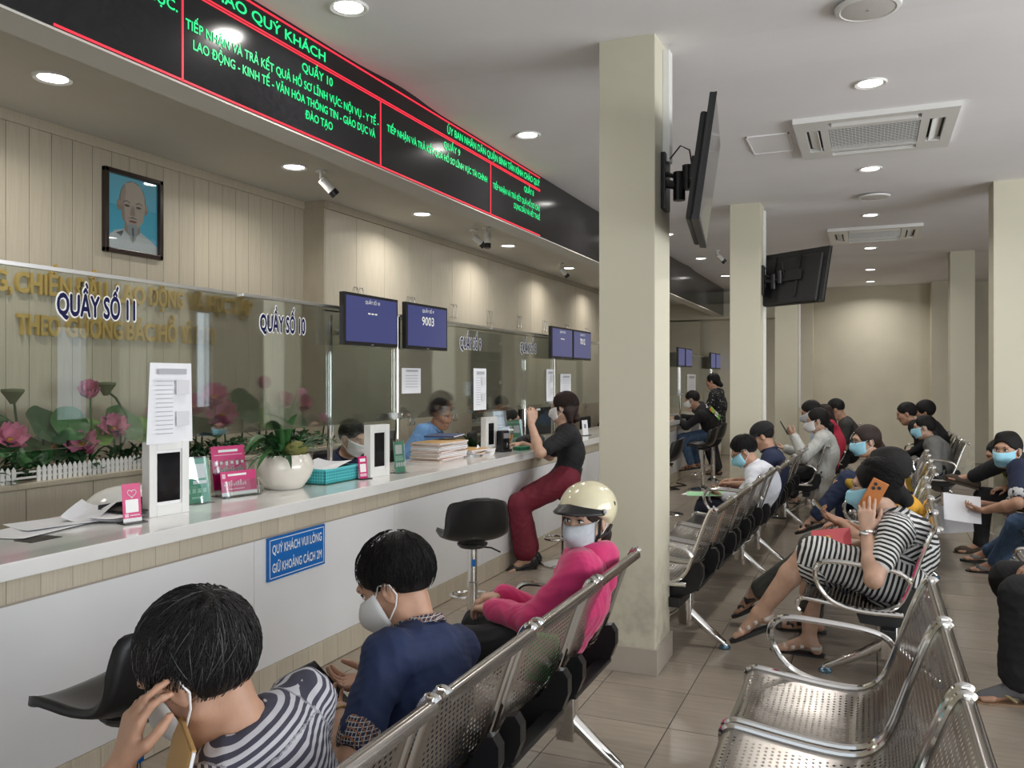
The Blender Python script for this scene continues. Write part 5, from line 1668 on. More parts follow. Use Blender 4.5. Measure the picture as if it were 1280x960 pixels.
        if c:
            rows_ = []
            for i in range(4):
                s_ = i / 3; row = []
                for k in range(21):
                    a_ = math.radians(25) + math.radians(310) * k / 20
                    r_ = (.068 + (.000 if i < 2 else .022 * (s_ - .33))) * sc
                    zz = (.016 + .055 * (s_ if s_ < .6 else 1.15 - s_) + .022 * (1 - math.cos(a_)) * .5) * sc
                    row.append(tuple(N + sp2 * (zz - .008 * sc) + fwd * (.010 * sc + r_ * 1.02 * math.cos(a_)) + left * r_ * math.sin(a_)))
                rows_.append(row)
            grid_obj('collar', rows_, c, t, .004)
        if top.get('cuff'):
            for s in 'LR':
                a, el, w, _ = arms[s]; f1 = min(1, fr)
                K = SDF(); cw_ = top.get('cuffw', .033); p0 = a + (el - a) * (f1 - cw_); p1 = a + (el - a) * (f1 + cw_)
                K.cap(p0, p1, .0515 * sc + e * .6, .050 * sc + e * .6, k=0).cap(p1 + (el - a) * .1, p1 + (el - a) * .05, .043 * sc, op='s', k=0)
                link('sleeve_band', K.mesh('sleeve_band', h), top['cuff'], t)
    if bottom:
        T = SDF(); e = bottom.get('loose', .012)
        T.cap(Pv + V3(0, .045 * sc, .01), Pv + V3(0, -.045 * sc, .01), .112 * g * sc + e * .7, k=.05 * sc, su=None)
        T.cap(Pv, Pv + sp1 * .07 * sc, .122 * g * sc + e * .6, k=.04, f=.86, n=nrm(np.cross(V3(0, 1, 0), sp1)))
        kind = bottom.get('kind', 'trousers')
        for s in 'LR':
            hpt, kn, ank, fd = legs[s]
            if kind == 'trousers':
                w1 = bottom.get('wide', 0)
                T.cap(hpt, kn, .086 * sc + e * .6, .060 * sc + e + w1 * .4, k=.045 * sc, su=0)
                T.cap(kn, kn + (ank - kn) * bottom.get('len', .93), .060 * sc + e + w1 * .4, .045 * sc + e + w1, k=.03 * sc, su=.4 * sc)
            else:
                ln = bottom.get('len', .92)
                T.cap(hpt, hpt + (kn - hpt) * ln, .088 * sc + e, .070 * sc + e, k=.06 * sc, su=.0)
        if kind == 'skirt':
            ln = bottom.get('len', .92)
            a = (legs['L'][0] + legs['R'][0]) / 2; b = (legs['L'][1] + legs['R'][1]) / 2
            T.cap(a, a + (b - a) * ln, .09 * sc + e, .075 * sc + e, k=.07 * sc, su=.0)
            for s in 'LR':
                hpt, kn, ank, fd = legs[s]; d = nrm(kn - hpt)
                T.cap(hpt + (kn - hpt) * (ln - .02), hpt + (kn - hpt) * (ln + .02) - V3(0, 0, .05 * sc), .06 * sc + e, k=.06 * sc, su=.36)
        link(bottom.get('name', 'trousers' if kind == 'trousers' else 'skirt'), T.mesh('trousers', h, su=True, folds=folds), bottom['m'], t)
    if shoes:
        kind, sm = shoes[0], shoes[1]
        for s, sg in (('L', 1), ('R', -1)):
            hpt, kn, ank, fd = legs[s]
            if socks:
                K = SDF(); dn = nrm(np.cross(fd, np.cross(V3(0, 0, -1), fd))); dn = dn if dn[2] < 0 else -dn
                K.cap(ank + (kn - ank) * .25, ank, .043 * sc, .038 * sc, k=.02).cap(ank, ank - fd * .035 * sc + dn * .04 * sc, .037 * sc, .033 * sc, k=.02).cap(ank, ank + fd * .15 * sc + dn * .054 * sc, .037 * sc, .025 * sc, k=.02)
                link('sock', K.mesh('sock', h), socks, t)
            dn = nrm(np.cross(fd, np.cross(V3(0, 0, -1), fd))); dn = dn if dn[2] < 0 else -dn
            sd = np.cross(dn, fd)
            def fp(x, y, z): return ank + fd * x * sc + sd * y * sc - dn * z * sc
            # sole outline
            out = [(-.075, -.022), (-.06, -.032), (0, -.034), (.07, -.040), (.13, -.045), (.17, -.036), (.195, -.012), (.198, .010), (.18, .034), (.13, .045), (.07, .036), (0, .032), (-.06, .032), (-.075, .022)]
            if kind == 'heel':
                out = [(x, y * .78) for x, y in out]
            top_z = -.066
            sm_ = MB().prism([tuple(fp(x, y, top_z)) for x, y in out], tuple(dn * (.018 if kind != 'heel' else .008) * sc))
            so = link('sole', sm_, shoes[2] if len(shoes) > 2 else M_BLACKM, t)
            if kind == 'shoe':
                K = SDF()
                K.cap(fp(-.04, 0, -.045), fp(.13, 0, -.052), .039 * sc, .036 * sc, k=.02, f=1.0).cap(fp(0, 0, -.02), fp(-.03, 0, -.04), .042 * sc, .04 * sc, k=.02).cap(fp(.13, 0, -.052), fp(.165, .004, -.056), .036 * sc, .026 * sc, k=.02)
                K.cut(fp(0, 0, -.068), dn)
                link('shoe', K.mesh('shoe', h), sm, t)
            elif kind == 'sandal':
                for x, w in shoes[3] if len(shoes) > 3 else ((.035, .013), (.085, .014), (.13, .012)):
                    rows_ = []
                    for q in range(13):
                        a_ = -1.25 + 2.5 * q / 12
                        hh = (.052 if x < .06 else .040 if x < .1 else .031)
                        yy = math.sin(a_) * (.040 if x > 0.05 else .040); zz = -.062 + hh * math.cos(a_) * 1.0 + (.012 if x < .06 else .004)
                        rows_.append([tuple(fp(x - w, yy, zz)), tuple(fp(x + w, yy, zz - .004))])
                    grid_obj('strap', rows_, sm, t, .004)
                rows_ = [[tuple(fp(-.01 - .052 * math.cos(a_), .040 * math.sin(a_), -.012 - .008)), tuple(fp(-.01 - .052 * math.cos(a_), .040 * math.sin(a_), -.032 - .008))] for a_ in np.linspace(-1.5, 1.5, 11)]
                if len(shoes) > 4 and shoes[4]: grid_obj('heel_strap', rows_, sm, t, .004)
            elif kind == 'flipflop':
                link('thong', MB().tube([tuple(fp(.02, .04, -.055)), tuple(fp(.07, .022, -.025)), tuple(fp(.125, .010, -.045)), tuple(fp(.07, -.022, -.025)), tuple(fp(.02, -.04, -.055))], .007 * sc, 6), sm, t)
            elif kind == 'heel':
                K = SDF()
                K.cap(fp(.10, 0, -.050), fp(.17, .0, -.056), .032 * sc, .02 * sc, k=.02).cap(fp(-.04, 0, -.03), fp(-.045, 0, -.05), .037 * sc, .034 * sc, k=.02).cap(fp(-.04, 0, -.055), fp(.12, 0, -.058), .03 * sc, .03 * sc, k=.02)
                K.cut(fp(0, 0, -.068), dn)
                link('shoe', K.mesh('shoe', h), sm, t)
                link('heel_block', MB().tube([tuple(fp(-.055, 0, -.068)), tuple(fp(-.060, 0, -.068) - V3(0, 0, max(.0, fp(-.06, 0, -.068)[2] - .004)))], [.02 * sc, .012 * sc], 8), sm, t)
    # ---- head gear, face
    hm = hair_m or M_HAIR
    def R2(*a): return HR @ rot(*a)
    hv = .010 * hair_vol
    if hair in ('short', 'bun', 'pony', 'long', 'bowl', 'buzz', 'bob'):
        K = SDF()
        ex = {'buzz': .004, 'short': .013, 'bowl': .02}.get(hair, .012) * hair_vol
        K.ell(hp(-.020, 0, .034), V3(.097 + ex, .078 + ex, .090 + ex) * hs, HR, k=.01)
        if hair_vol > 1.05 and hair in ('short', 'bowl'): K.cap(hp(-.03, .03, .104), hp(.035, -.03, .106), .024 * hs, k=.03)
        # face opening, ears, nape
        K.ell(hp(.116, 0, -.028), V3(.096, .080 if hair in ('short', 'buzz') else .070, .105) * hs, HR, k=.012, op='s')
        if hair in ('short', 'buzz'):
            for sg in (1, -1):
                K.ell(hp(.000, sg * .092, -.032), V3(.036, .034, .056) * hs, HR, k=.006, op='s')
            K.cut(hp(.06, 0, .030 - nape), HR @ nrm(V3(.50, 0, -.86)))
        if bald: K.ell(hp(*bald[0]), V3(*bald[1]) * hs, HR, k=.015, op='s')
        if hair == 'bowl':
            for sg in (1, -1): K.ell(hp(.01, sg * .085, -.045), V3(.034, .03, .04) * hs, HR, k=.008, op='s')
            K.cut(hp(-.06, 0, -.078), HR @ nrm(V3(.35, 0, -1)))
        if hair in ('bun', 'pony', 'long', 'bob'):
            K.cap(hp(-.075, 0, -.02), hp(-.075, 0, -.055), .045 * hs, .034 * hs, k=.03)
            if hair != 'bob':
                for sg in (1, -1): K.ell(hp(.010, sg * .085, -.035), V3(.032, .03, .036) * hs, HR, k=.008, op='s')
                K.cut(hp(-.05, 0, -.085), HR @ nrm(V3(.3, 0, -1)))
        if hair == 'bun':
            K.cap(hp(-.105, 0, -.035), hp(-.125, 0, -.075), .034 * hs, .036 * hs, k=.015)
        if hair == 'pony':
            K.cap(hp(-.10, 0, -.03), hp(-.125, 0, -.08), .026 * hs, .03 * hs, k=.02).cap(hp(-.125, 0, -.08), hp(-.105, 0, -.22), .03 * hs, .022 * hs, k=.02).cap(hp(-.105, 0, -.22), hp(-.09, 0, -.27), .02 * hs, .006 * hs, k=.02)
        if hair in ('long', 'bob'):
            K.cap(hp(-.06, .04, -.04), hp(-.065, .035, -.15 if hair == 'long' else -.11), .045 * hs, .03 * hs, k=.03).cap(hp(-.06, -.04, -.04), hp(-.065, -.035, -.15 if hair == 'long' else -.11), .045 * hs, .03 * hs, k=.03)
        ho = link('hair', K.mesh('hair', min(h, .008)), hm, t)
        if hair == 'short' and h < .009 and nape == 0:
            K = SDF(); K.ell(hp(-.020, 0, .030), V3(.0955, .0785, .0885) * hs, HR, k=0)
            K.ell(hp(.116, 0, -.028), V3(.100, .084, .110) * hs, HR, k=.006, op='s')
            for sg in (1, -1): K.ell(hp(.000, sg * .092, -.036), V3(.034, .034, .050) * hs, HR, k=.006, op='s')
            K.cut(hp(.06, 0, .002), HR @ nrm(V3(.50, 0, -.86)))
            link('hair_fade', K.mesh('hair_fade', .006), mat('cropped_hair', (.045, .03, .024), .7), ho)
    if hair == 'fringe_back':
        pass
    if mask:
        kind, mm = mask
        rows_ = []
        nr, nc = 10, 17
        cone = kind == 'cone'
        for i in range(nr):
            v = i / (nr - 1)
            row = []
            for k in range(nc):
                q = 2 * k / (nc - 1) - 1
                ph = q * math.radians(74)
                z = -.006 - .106 * v + .014 * (q * q) * (1 - v) - .0 + .028 * v * q * q
                bul = (1 - q * q) * (.026 * math.sin(PI * min(1, v * 1.02 + .12)) + (.012 * math.exp(-((q / .25) ** 2)) if v < .6 else 0))
                if cone: bul = (1 - abs(q)) * .045 * math.sin(PI * min(1, .1 + v * .9))
                x = .005 + (.092 - .012 * max(0, v - .5)) * math.cos(ph) + bul + .004
                y = (.0805 - .010 * v) * math.sin(ph)
                ple = .0018 * math.sin(v * 6 * PI) * (1 - q * q) if kind == 'pleat' else 0
                row.append(tuple(hp(x + ple, y, z)))
            rows_.append(row)
        mo = grid_obj('face_mask', rows_, mm, t, .003)
        for sg in (1, -1):
            k = 0 if sg < 0 else nc - 1
            a0, a1 = rows_[1][k], rows_[nr - 2][k]
            link('ear_loop', MB().tube([a0, tuple(hp(.01, sg * .082, .022)), tuple(hp(-.022, sg * .088, .012)), tuple(hp(-.028, sg * .086, -.02)), tuple(hp(-.008, sg * .080, -.045)), a1], .0022 * hs, 5), M_WVINYL, mo)
    if eyes or h < .007:
        for sg in (1, -1):
            eo = link('eye', MB().ell(hp(.0815, sg * .031, .009), V3(.0085, .014, .0075) * hs, 12, 8, Matrix(HR.tolist())), M_EYEW, t, smooth=True)
            gz = V3(.0075, 0, 0)
            link('iris', MB().ell(hp(.0865, sg * .030, .009), V3(.0042, .0058, .0062) * hs, 10, 7, Matrix(HR.tolist())), M_IRIS, eo, smooth=True)
            link('eyelid', MB().tube([tuple(hp(.0815, sg * .016, .011)), tuple(hp(.0895, sg * .026, .0165)), tuple(hp(.0890, sg * .034, .0168)), tuple(hp(.0800, sg * .046, .012))], .0022 * hs, 5), M_HAIR, eo)
            link('eyebrow', MB().tube([tuple(hp(.0935, sg * .014, .028)), tuple(hp(.0945, sg * .030, .034)), tuple(hp(.0820, sg * .050, .030))], [.0022 * hs, .0032 * hs, .0014 * hs], 5), M_HAIR, t)
    if lips:
        link('lips', MB().ell(hp(.0925, 0, -.064), V3(.0075, .021, .0075) * hs, 12, 6, Matrix(HR.tolist())), M_LIP, t, smooth=True)
    if glasses:
        gm = MB()
        for sg in (1, -1):
            gm.tube([tuple(hp(.106, sg * .033 + .024 * math.cos(a), .006 + .018 * math.sin(a))) for a in np.linspace(0, 2 * PI, 17)[:-1]], .0018 * hs, 5, closed=True)
            gm.tube([tuple(hp(.104, sg * .056, .010)), tuple(hp(.05, sg * .078, .010)), tuple(hp(-.01, sg * .084, .006))], .0018 * hs, 5)
        gm.tube([tuple(hp(.106, .009, .008)), tuple(hp(.109, 0, .010)), tuple(hp(.106, -.009, .008))], .0018 * hs, 5)
        link('glasses', gm, glasses, t)
    if cap:
        K = SDF()
        K.ell(hp(-.020, 0, .052), V3(.115, .096, .085) * hs, HR, k=.01)
        K.cut(hp(0, 0, .028), HR @ V3(0, 0, -1))
        link('cap', K.mesh('cap', h), cap, t)
        rows_ = [[tuple(hp(-.020 + (.106 + .125 * s_ * math.cos(q) ** .5) * math.cos(q), .094 * math.sin(q), .040 - .022 * s_ + .012 * math.cos(q))) for q in np.linspace(-1.25, 1.25, 15)] for s_ in np.linspace(0, 1, 6)]
        grid_obj('cap_peak', rows_, cap, t, .006)
    info = dict(t=t, hp=hp, H=H, HR=HR, arms=arms, legs=legs, N=N, sc=sc, fwd=fwd, left=left, sp2=sp2, chest=chest, hs=hs, Lc=Lc, Ld=Ld, body=body, shp=shp, Pv=Pv)
    return info

def hair_strands(I, crown, n, L, m, r=.0007, cover=lambda p: True, jit=.25, grey=None):
    """fine locks combed away from the crown, lying on the skull"""
    H, HR, hs = I['H'], I['HR'], I['hs']
    hair = [c for c in I['t'].children if c.name.startswith('hair')][0]
    C = V3(-.020, 0, .034); Rr = V3(.113, .094, .106)
    c0 = nrm(V3(*crown))
    mb = MB()
    for _ in range(n * 3):
        if n <= 0: break
        d = nrm(rng.normal(size=3))
        if d[2] < -.55 or not cover(d): continue
        n -= 1
        pts = []
        dirn = nrm(d - c0 * (d @ c0)); q = d.copy()
        tang = nrm(dirn - q * (dirn @ q)) if np.linalg.norm(dirn) > .05 else V3(1, 0, 0)
        tang = nrm(tang + rng.normal(size=3) * jit)
        lift = rng.uniform(.0, .006)
        for i in range(5):
            e = q * Rr
            pts.append(tuple(H + HR @ ((C + e * (1 + .03 * (lift / .006) * math.sin(i / 4 * PI))) * hs)))
            tang = nrm(tang - q * (tang @ q))
            q = nrm(q + tang * L / 4 / .10)
        mb.tube(pts, [r, r, r * .9, r * .7, r * .3], 3, caps=False)
    me = bpy.data.meshes.new('hair_strands'); me.from_pydata(mb.v, [], mb.f)
    me.polygons.foreach_set('use_smooth', [True] * len(me.polygons))
    me.materials.append(m)
    if grey:
        me.materials.append(grey[0])
        per = len(me.polygons) // max(1, len(mb.v) // 15)
        me.polygons.foreach_set('material_index', [1 if (i // per) % grey[1] == 0 else 0 for i in range(len(me.polygons))])
    o = link('hair_strands', me, None, hair); o['kind'] = 'stuff'
    return o
# ================================================================ the people
UP, DN = (0, 0, 1), (0, 0, -1)
def office_chair(x, y, rz, label, zs=.40):
    t = thing('office_chair', label, 'chair', (x, y, 0), rz, 'clerks office chairs')
    link('seat', MB().box(-.20, .22, -.21, .21, zs - .06, zs, .025), M_BLACKM, t)
    link('backrest', MB().box(-.25, -.20, -.19, .19, zs + .10, zs + .50, .02), M_BLACKM, t)
    link('back_arm', MB().tube([(-.05, 0, zs - .05), (-.24, 0, zs - .03), (-.255, 0, zs + .2)], .018, 8), M_BLACK, t)
    link('gas_column', MB().lathe([(.025, .08), (.025, zs - .05)], n=12), M_STEEL, t)
    b = MB()
    for k in range(5):
        a = 2 * PI * k / 5; b.tube([(0, 0, .09), (.24 * math.cos(a), .24 * math.sin(a), .055)], [.025, .016], 6)
    link('base', b, M_BLACK, t)
    for k in range(5):
        a = 2 * PI * k / 5; c = (.24 * math.cos(a), .24 * math.sin(a), .0)
        link('castor', MB().lathe([(.0, -.012), (.026, -.012), (.026, .012), (0, .012)], c=(c[0], c[1], .027), n=10, axis='x'), M_BLACK, t)

# ---- 1: man in striped shirt, nearest
C_STR = stripe_mat('striped_jersey', (.50, .50, .54), (.045, .045, .07), 84, .5)
i1 = person('man with greying black hair in grey striped shirt, head bowed, hand at his ear', (-1.09, 1.30), PI, sc=.92, h=.0052, pelvis=(0, 0, .48),
            head=(-1.135, 1.195, .89), headrot=(.15, .55, -.12), shoulder_w=1.08, girth=1.08, tone=0, head_sc=1.13, hair='short', hair_m=M_HAIRG, hair_vol=1.05, nape=.028, bald=((-.085, .03, .125), (.03, .022, .035)),
            hands={'L': ((-1.150, 1.035, .775), (.10, .25, 1), (.4, .9, -.1), (.45, .35, .5, .6)), 'R': ((-1.30, 1.36, .60), (-.8, -.3, -.3), (0, 0, -1), .4)},
            elbows={'L': (-.45, -.6, -.6)}, feet={'L': ((-1.46, 1.17, .075), (-1, 0, 0)), 'R': ((-1.46, 1.42, .075), (-1, .1, 0))},
            top=dict(m=C_STR, sleeve='short', collar=None, neck=1.05, hem=.05), bottom=dict(m=cloth('khaki_cotton', (.36, .31, .22)), loose=.016), shoes=('shoe', M_BLACK), mask=('pleat', M_MASKW))
hair_strands(i1, (-.72, .05, .66), 1500, .075, M_HAIRG, r=.0010, cover=lambda d: d[0] < .70 - max(0, -d[2]) and not (d[0] > -.05 and d[2] < -.05), grey=(mat('grey_hair', (.075, .075, .075), .45), 7))
# thin spot at the crown
en = thing('brown_envelope', 'brown kraft envelope booklet held under the chin of the man in striped shirt', 'envelope', (-1.085, 1.075, .70), PI + .9)
eb = link('cover', MB().box(-.004, .004, -.085, .085, -.11, .125, .002), M_KRAFT, en); eb.rotation_euler = (0, -.22, 0)
link('flap', MB().box(.0042, .0056, -.083, .083, .03, .122, .0005), mat('kraft_flap', (.55, .34, .13), .7), eb)
link('pages', MB().box(-.0025, .0025, -.083, .088, -.107, .122), M_PAPER, eb)

# ---- 2: man in navy polo
C_NAVY = cloth('navy_jersey', (.010, .022, .075), .8, bump=.15, bscale=5)
def plaid():
    m = mat('navy_plaid', (.02, .025, .05), .85)
    N, L = nodes_of(m); tc = N.new('ShaderNodeTexCoord')
    ck = []
    prev = None
    for ax, sc_, col in (('X', 120, (.45, .43, .42)), ('Z', 120, (.45, .43, .42)), ('Y', 100, (.30, .12, .05))):
        sp = N.new('ShaderNodeSeparateXYZ'); L.new(tc.outputs['Object'], sp.inputs[0])
        mu = N.new('ShaderNodeMath'); mu.operation = 'MULTIPLY'; mu.inputs[1].default_value = sc_; L.new(sp.outputs[ax], mu.inputs[0])
        fr = N.new('ShaderNodeMath'); fr.operation = 'FRACT'; L.new(mu.outputs[0], fr.inputs[0])
        gt = N.new('ShaderNodeMath'); gt.operation = 'GREATER_THAN'; gt.inputs[1].default_value = .80; L.new(fr.outputs[0], gt.inputs[0])
        mx = N.new('ShaderNodeMix'); mx.data_type = 'RGBA'; L.new(gt.outputs[0], mx.inputs['Factor'])
        if prev is None: mx.inputs['A'].default_value = (.02, .025, .05, 1)
        else: L.new(prev, mx.inputs['A'])
        mx.inputs['B'].default_value = (*col, 1); prev = mx.outputs['Result']
    L.new(prev, N['Principled BSDF'].inputs['Base Color'])
    return m
M_PLAID = plaid()
i2 = person('man in navy polo with plaid collar and white mask, looking down at a phone', (-1.085, 1.84), PI, sc=.92, h=.0052, pelvis=(0, 0, .48),
            head=(-1.145, 1.905, .885), headrot=(.18, .50, -.05), shoulder_w=1.08, girth=1.05, tone=0, head_sc=1.04, hair='short', hair_vol=.85, bald=((.005, 0, .146), (.055, .045, .034)),
            hands={'L': ((-1.20, 1.74, .60), (-.75, .55, -.10), (.2, .3, 1), .45), 'R': ((-1.24, 1.96, .60), (-.85, -.35, -.1), (-.1, -.3, 1), .45)},
            elbows={'L': (.25, -.75, -.6), 'R': (.2, .8, -.6)}, feet={'L': ((-1.44, 1.74, .075), (-1, -.1, 0)), 'R': ((-1.44, 1.97, .075), (-1, .1, 0))},
            top=dict(m=C_NAVY, sleeve='short', collar=M_PLAID, cuff=M_PLAID, hem=.06), bottom=dict(m=cloth('dark_navy_trousers', (.012, .014, .03))), shoes=('shoe', M_BLACK), mask=('cone', M_MASKW), brows=True)
hair_strands(i2, (-.45, 0, .85), 900, .05, M_HAIR, r=.0009, cover=lambda d: d[0] < .66 - max(0, -d[2] * 1.4) and not (d[0] > -.15 and d[2] < -.0))
def phone(label, p, rz, tilt, m=M_PHONE, sz=(.075, .155), par=None, cameras=False, roll=0.0):
    t = thing('mobile_phone', label, 'phone', p, rz)
    o = link('case', MB().box(-.0045, .0045, -sz[0] / 2, sz[0] / 2, -sz[1] / 2, sz[1] / 2, .004), m, t); o.rotation_euler = (roll, tilt, 0)
    link('screen', MB().box(-.0052, -.0044, -sz[0] / 2 + .004, sz[0] / 2 - .004, -sz[1] / 2 + .004, sz[1] / 2 - .004), M_DARKSCR, o)
    if cameras:
        cb = MB()
        for (a, b) in ((-.016, .056), (-.016, .034), (.006, .045)): cb.lathe([(.0085, .0045), (.0085, .0065), (0, .0065)], c=(0, a, b), n=12, axis='x')
        link('camera_lens', cb, M_PHONE, o)
    return t
phone('dark phone held in both hands by the man in navy polo', (-1.315, 1.83, .615), PI, .9)
paper('white paper slip under the phone of the man in navy polo', -1.30, 1.74, .585, .5, .13, .10, curl=.004, tilt=(.1, -.15))
wr = i2['arms']['L']
b_ = wr[2] + (wr[1] - wr[2]) * .10; ax_ = nrm(wr[1] - wr[2]); s1 = nrm(np.cross(ax_, V3(0, 0, 1))); s2 = np.cross(ax_, s1)
link('bracelet', MB().tube([tuple(b_ + (s1 * math.cos(a) + s2 * math.sin(a)) * .0285) for a in np.linspace(0, 2 * PI, 17)[:-1]], .0025, 5, closed=True), mat('gold_chain', (.6, .42, .15), .3, 1.0), i2['t'])

# ---- 3: woman with cream helmet and pink hoodie
C_PINK = cloth('pink_fleece', (.62, .035, .16), .9, sheen=.3, bump=.3, bscale=12)
i3 = person('woman in pink hoodie wearing a cream helmet and grey mask, looking toward the camera', (-1.09, 2.92), PI, sc=.90, h=.0055, pelvis=(-.0, 0, .47),
            head=(-.975, 2.99, .895), headrot=(1.25, .04, .0), neckdir=(-.10, 0, 1), shoulder_w=.98, girth=1.0, tone=1, hair='pony', hair_m=M_HAIRB, head_sc=.98,
            hands={'L': ((-1.30, 2.86, .56), (-.85, .45, -.1), (0, 0, -1), .5), 'R': ((-1.32, 3.0, .58), (-.8, -.5, -.1), (0, 0, -1), .5)},
            elbows={'L': (.1, -.7, -.8)}, feet={'L': ((-1.50, 2.82, .075), (-1, 0, 0)), 'R': ((-1.50, 3.03, .075), (-1, 0, 0))},
            top=dict(m=C_PINK, sleeve='long', name='hoodie', hem=.06, loose=.020), bottom=dict(m=cloth('black_trousers', (.012, .012, .014))), shoes=('shoe', M_BLACK), mask=('pleat', M_MASKG), eyes=True, twist=.25)
# hood folds round the neck
S = SDF(); N_, f_, l_, u_ = i3['N'], i3['fwd'], i3['left'], i3['sp2']
for k in range(16):
    a0, a1 = 2 * PI * k / 16, 2 * PI * (k + 1) / 16
    P_ = lambda a: N_ + u_ * (.012 + .030 * (1 - math.cos(a)) * .5) + f_ * (.066 * math.cos(a) - .018) + l_ * .070 * math.sin(a)
    S.cap(P_(a0), P_(a1), .026 + .012 * (1 - math.cos(a0)) / 2, .026 + .012 * (1 - math.cos(a1)) / 2, k=.012)
S.cap(N_ - f_ * .085 + u_ * .01, N_ - f_ * .095 - u_ * .07, .045, .04, k=.04)
S.cap(N_ - f_ * .06 + l_ * .07 + u_ * .0, N_ - f_ * .09 - u_ * .06, .03, .03, k=.03).cap(N_ - f_ * .06 - l_ * .07 + u_ * .0, N_ - f_ * .09 - u_ * .06, .03, .03, k=.03)
link('hood', S.mesh('hood', .006), C_PINK, i3['t'])
# helmet (worn: it moves with her, yet lifts off - built as her headgear part)
hp, HR, hs = i3['hp'], i3['HR'], i3['hs']
M_HELM = mat('cream_helmet', (.78, .72, .50), .22, coat=.4)
K = SDF(); K.ell(hp(-.018, 0, .052), V3(.132, .118, .112) * hs, HR, k=.01)
K.ell(hp(.100, 0, -.035), V3(.13, .20, .085) * hs, HR, k=.02, op='s')
for sg in (1, -1): K.ell(hp(.005, sg * .12, -.055), V3(.05, .06, .065) * hs, HR, k=.02, op='s')
K.cut(hp(0, 0, -.035), HR @ nrm(V3(.25, 0, -1)))
he = link('helmet', K.mesh('helmet', .0055), M_HELM, i3['t'])
rows_ = []
for i in range(6):
    s_ = i / 5
    rows_.append([tuple(hp(-.018 + (.118 + .075 * s_ * (1 - .35 * abs(q))) * math.cos(q * 1.25), (.112 + .014 * s_) * math.sin(q * 1.25), .074 - .022 * s_ + .010 * (1 - q * q) * (1 - s_) - .014 * abs(q))) for q in np.linspace(-1, 1, 17)])
grid_obj('visor_peak', rows_, M_BLACK, he, .006)
for sg in (1, -1):
    link('vent_hole', MB().ell(hp(-.050, sg * .108, .070), (.012 * hs, .006 * hs, .014 * hs), 12, 8, Matrix(HR.tolist())), M_BLACK, he)
    link('peak_screw', MB().ell(hp(.028, sg * .118, .052), (.011 * hs, .006 * hs, .011 * hs), 12, 8, Matrix(HR.tolist())), M_GREY, he)
    link('chin_strap', MB().tube([tuple(hp(.03, sg * .094, .01)), tuple(hp(.028, sg * .086, -.045)), tuple(hp(.035, sg * .062, -.095)), tuple(hp(.045, sg * .02, -.122)), tuple(hp(.045, 0, -.125))], .006, 6), M_BLACK, he)
    link('neck_strap', MB().tube([tuple(hp(-.05, sg * .095, -.015)), tuple(hp(-.03, sg * .09, -.05)), tuple(hp(.028, sg * .082, -.06))], .006, 6), M_BLACK, he)
link('green_top', MB().box(-.05, .06, -.02, .02, .0, .16, .008), mat('bright_green_cloth', (.06, .42, .08), .8), None).name = 'green_bag'
gbag = bpy.data.objects['green_bag']; gbag.location = (-1.02, 2.635, .405); tag(gbag, 'small bright green bag squeezed on the seat beside the woman in pink hoodie', 'bag')

# ---- 4: woman in black at the counter
C_BLK = cloth('black_jersey', (.011, .011, .013), .85, bump=.2, bscale=7); C_RED = cloth('burgundy_crepe', (.15, .006, .022), .75, bump=.3, bscale=6)
i4 = person('woman in black top and burgundy trousers perched on a stool at the counter', (-2.15, 6.08), PI + .42, sc=1.0, h=.0075, pelvis=(0, 0, .655),
            head=(-2.17, 6.10, 1.20), headrot=(-.45, .10, .05), neckdir=(.02, 0, 1), shoulder_w=.86, girth=.82, tone=1, hair='bob', hair_m=M_HAIRB, hair_vol=1.2, head_sc=.92,
            hands={'L': ((-2.345, 5.86, 1.085), (.05, -.05, 1), (-.6, .5, .1), .7), 'R': ((-2.56, 6.22, .90), (-.8, -.3, 0), (0, 0, -1), .4)},
            elbows={'L': (-.3, -.8, -.9)}, knees={'L': (-.8, -.3, .5), 'R': (-.8, -.2, .5)}, feet={'L': ((-2.36, 5.80, .085), (-.8, -.55, -.25)), 'R': ((-2.40, 5.98, .085), (-.85, -.45, -.25))},
            top=dict(m=C_BLK, sleeve='short', hem=.04, loose=.012), bottom=dict(m=C_RED, wide=.022, loose=.016, len=.86), shoes=('heel', M_BLACK), mask=('pleat', M_MASKW))
hair_strands(i4, (.2, 0, 1), 500, .09, M_HAIRB, r=.0012, cover=lambda d: d[0] < .55)
S = SDF(); S.cap(i4['hp'](-.10, 0, -.075), i4['hp'](-.115, .02, -.10), .03, .028, k=.01)
link('hair_bun', S.mesh('hair_bun', .007), M_HAIRB, i4['t'])

# ---- clerks behind the glass
C_BLUE = cloth('blue_shirt_cotton', (.13, .27, .50), .85, bump=.3)
C_DNAVY = cloth('dark_navy_cotton', (.014, .022, .06), .85)
FF = {'L': ((-2.98 - .12, 5.98, .075), (1, 0, 0)), 'R': ((-3.10, 5.78, .075), (1, 0, 0))}
def clerk(label, x, y, yaw, head, hr, ztop, **k):
    zs = k.pop('zs', .40)
    office_chair(x - .02 * math.cos(yaw), y - .02 * math.sin(yaw), yaw, 'black office chair under the %s' % k.pop('seat'), zs)
    c, s = math.cos(yaw), math.sin(yaw)
    fz = lambda dx, dy: (x + dx * c - dy * s, y + dx * s + dy * c, .075)
    return person(label, (x, y), yaw, pelvis=(0, 0, zs + .095), head=head, headrot=hr, feet={'L': (fz(.22, .12), (c, s, 0)), 'R': (fz(.22, -.12), (c, s, 0))}, knees={'L': (c, s, .3), 'R': (c, s, .3)}, **k)
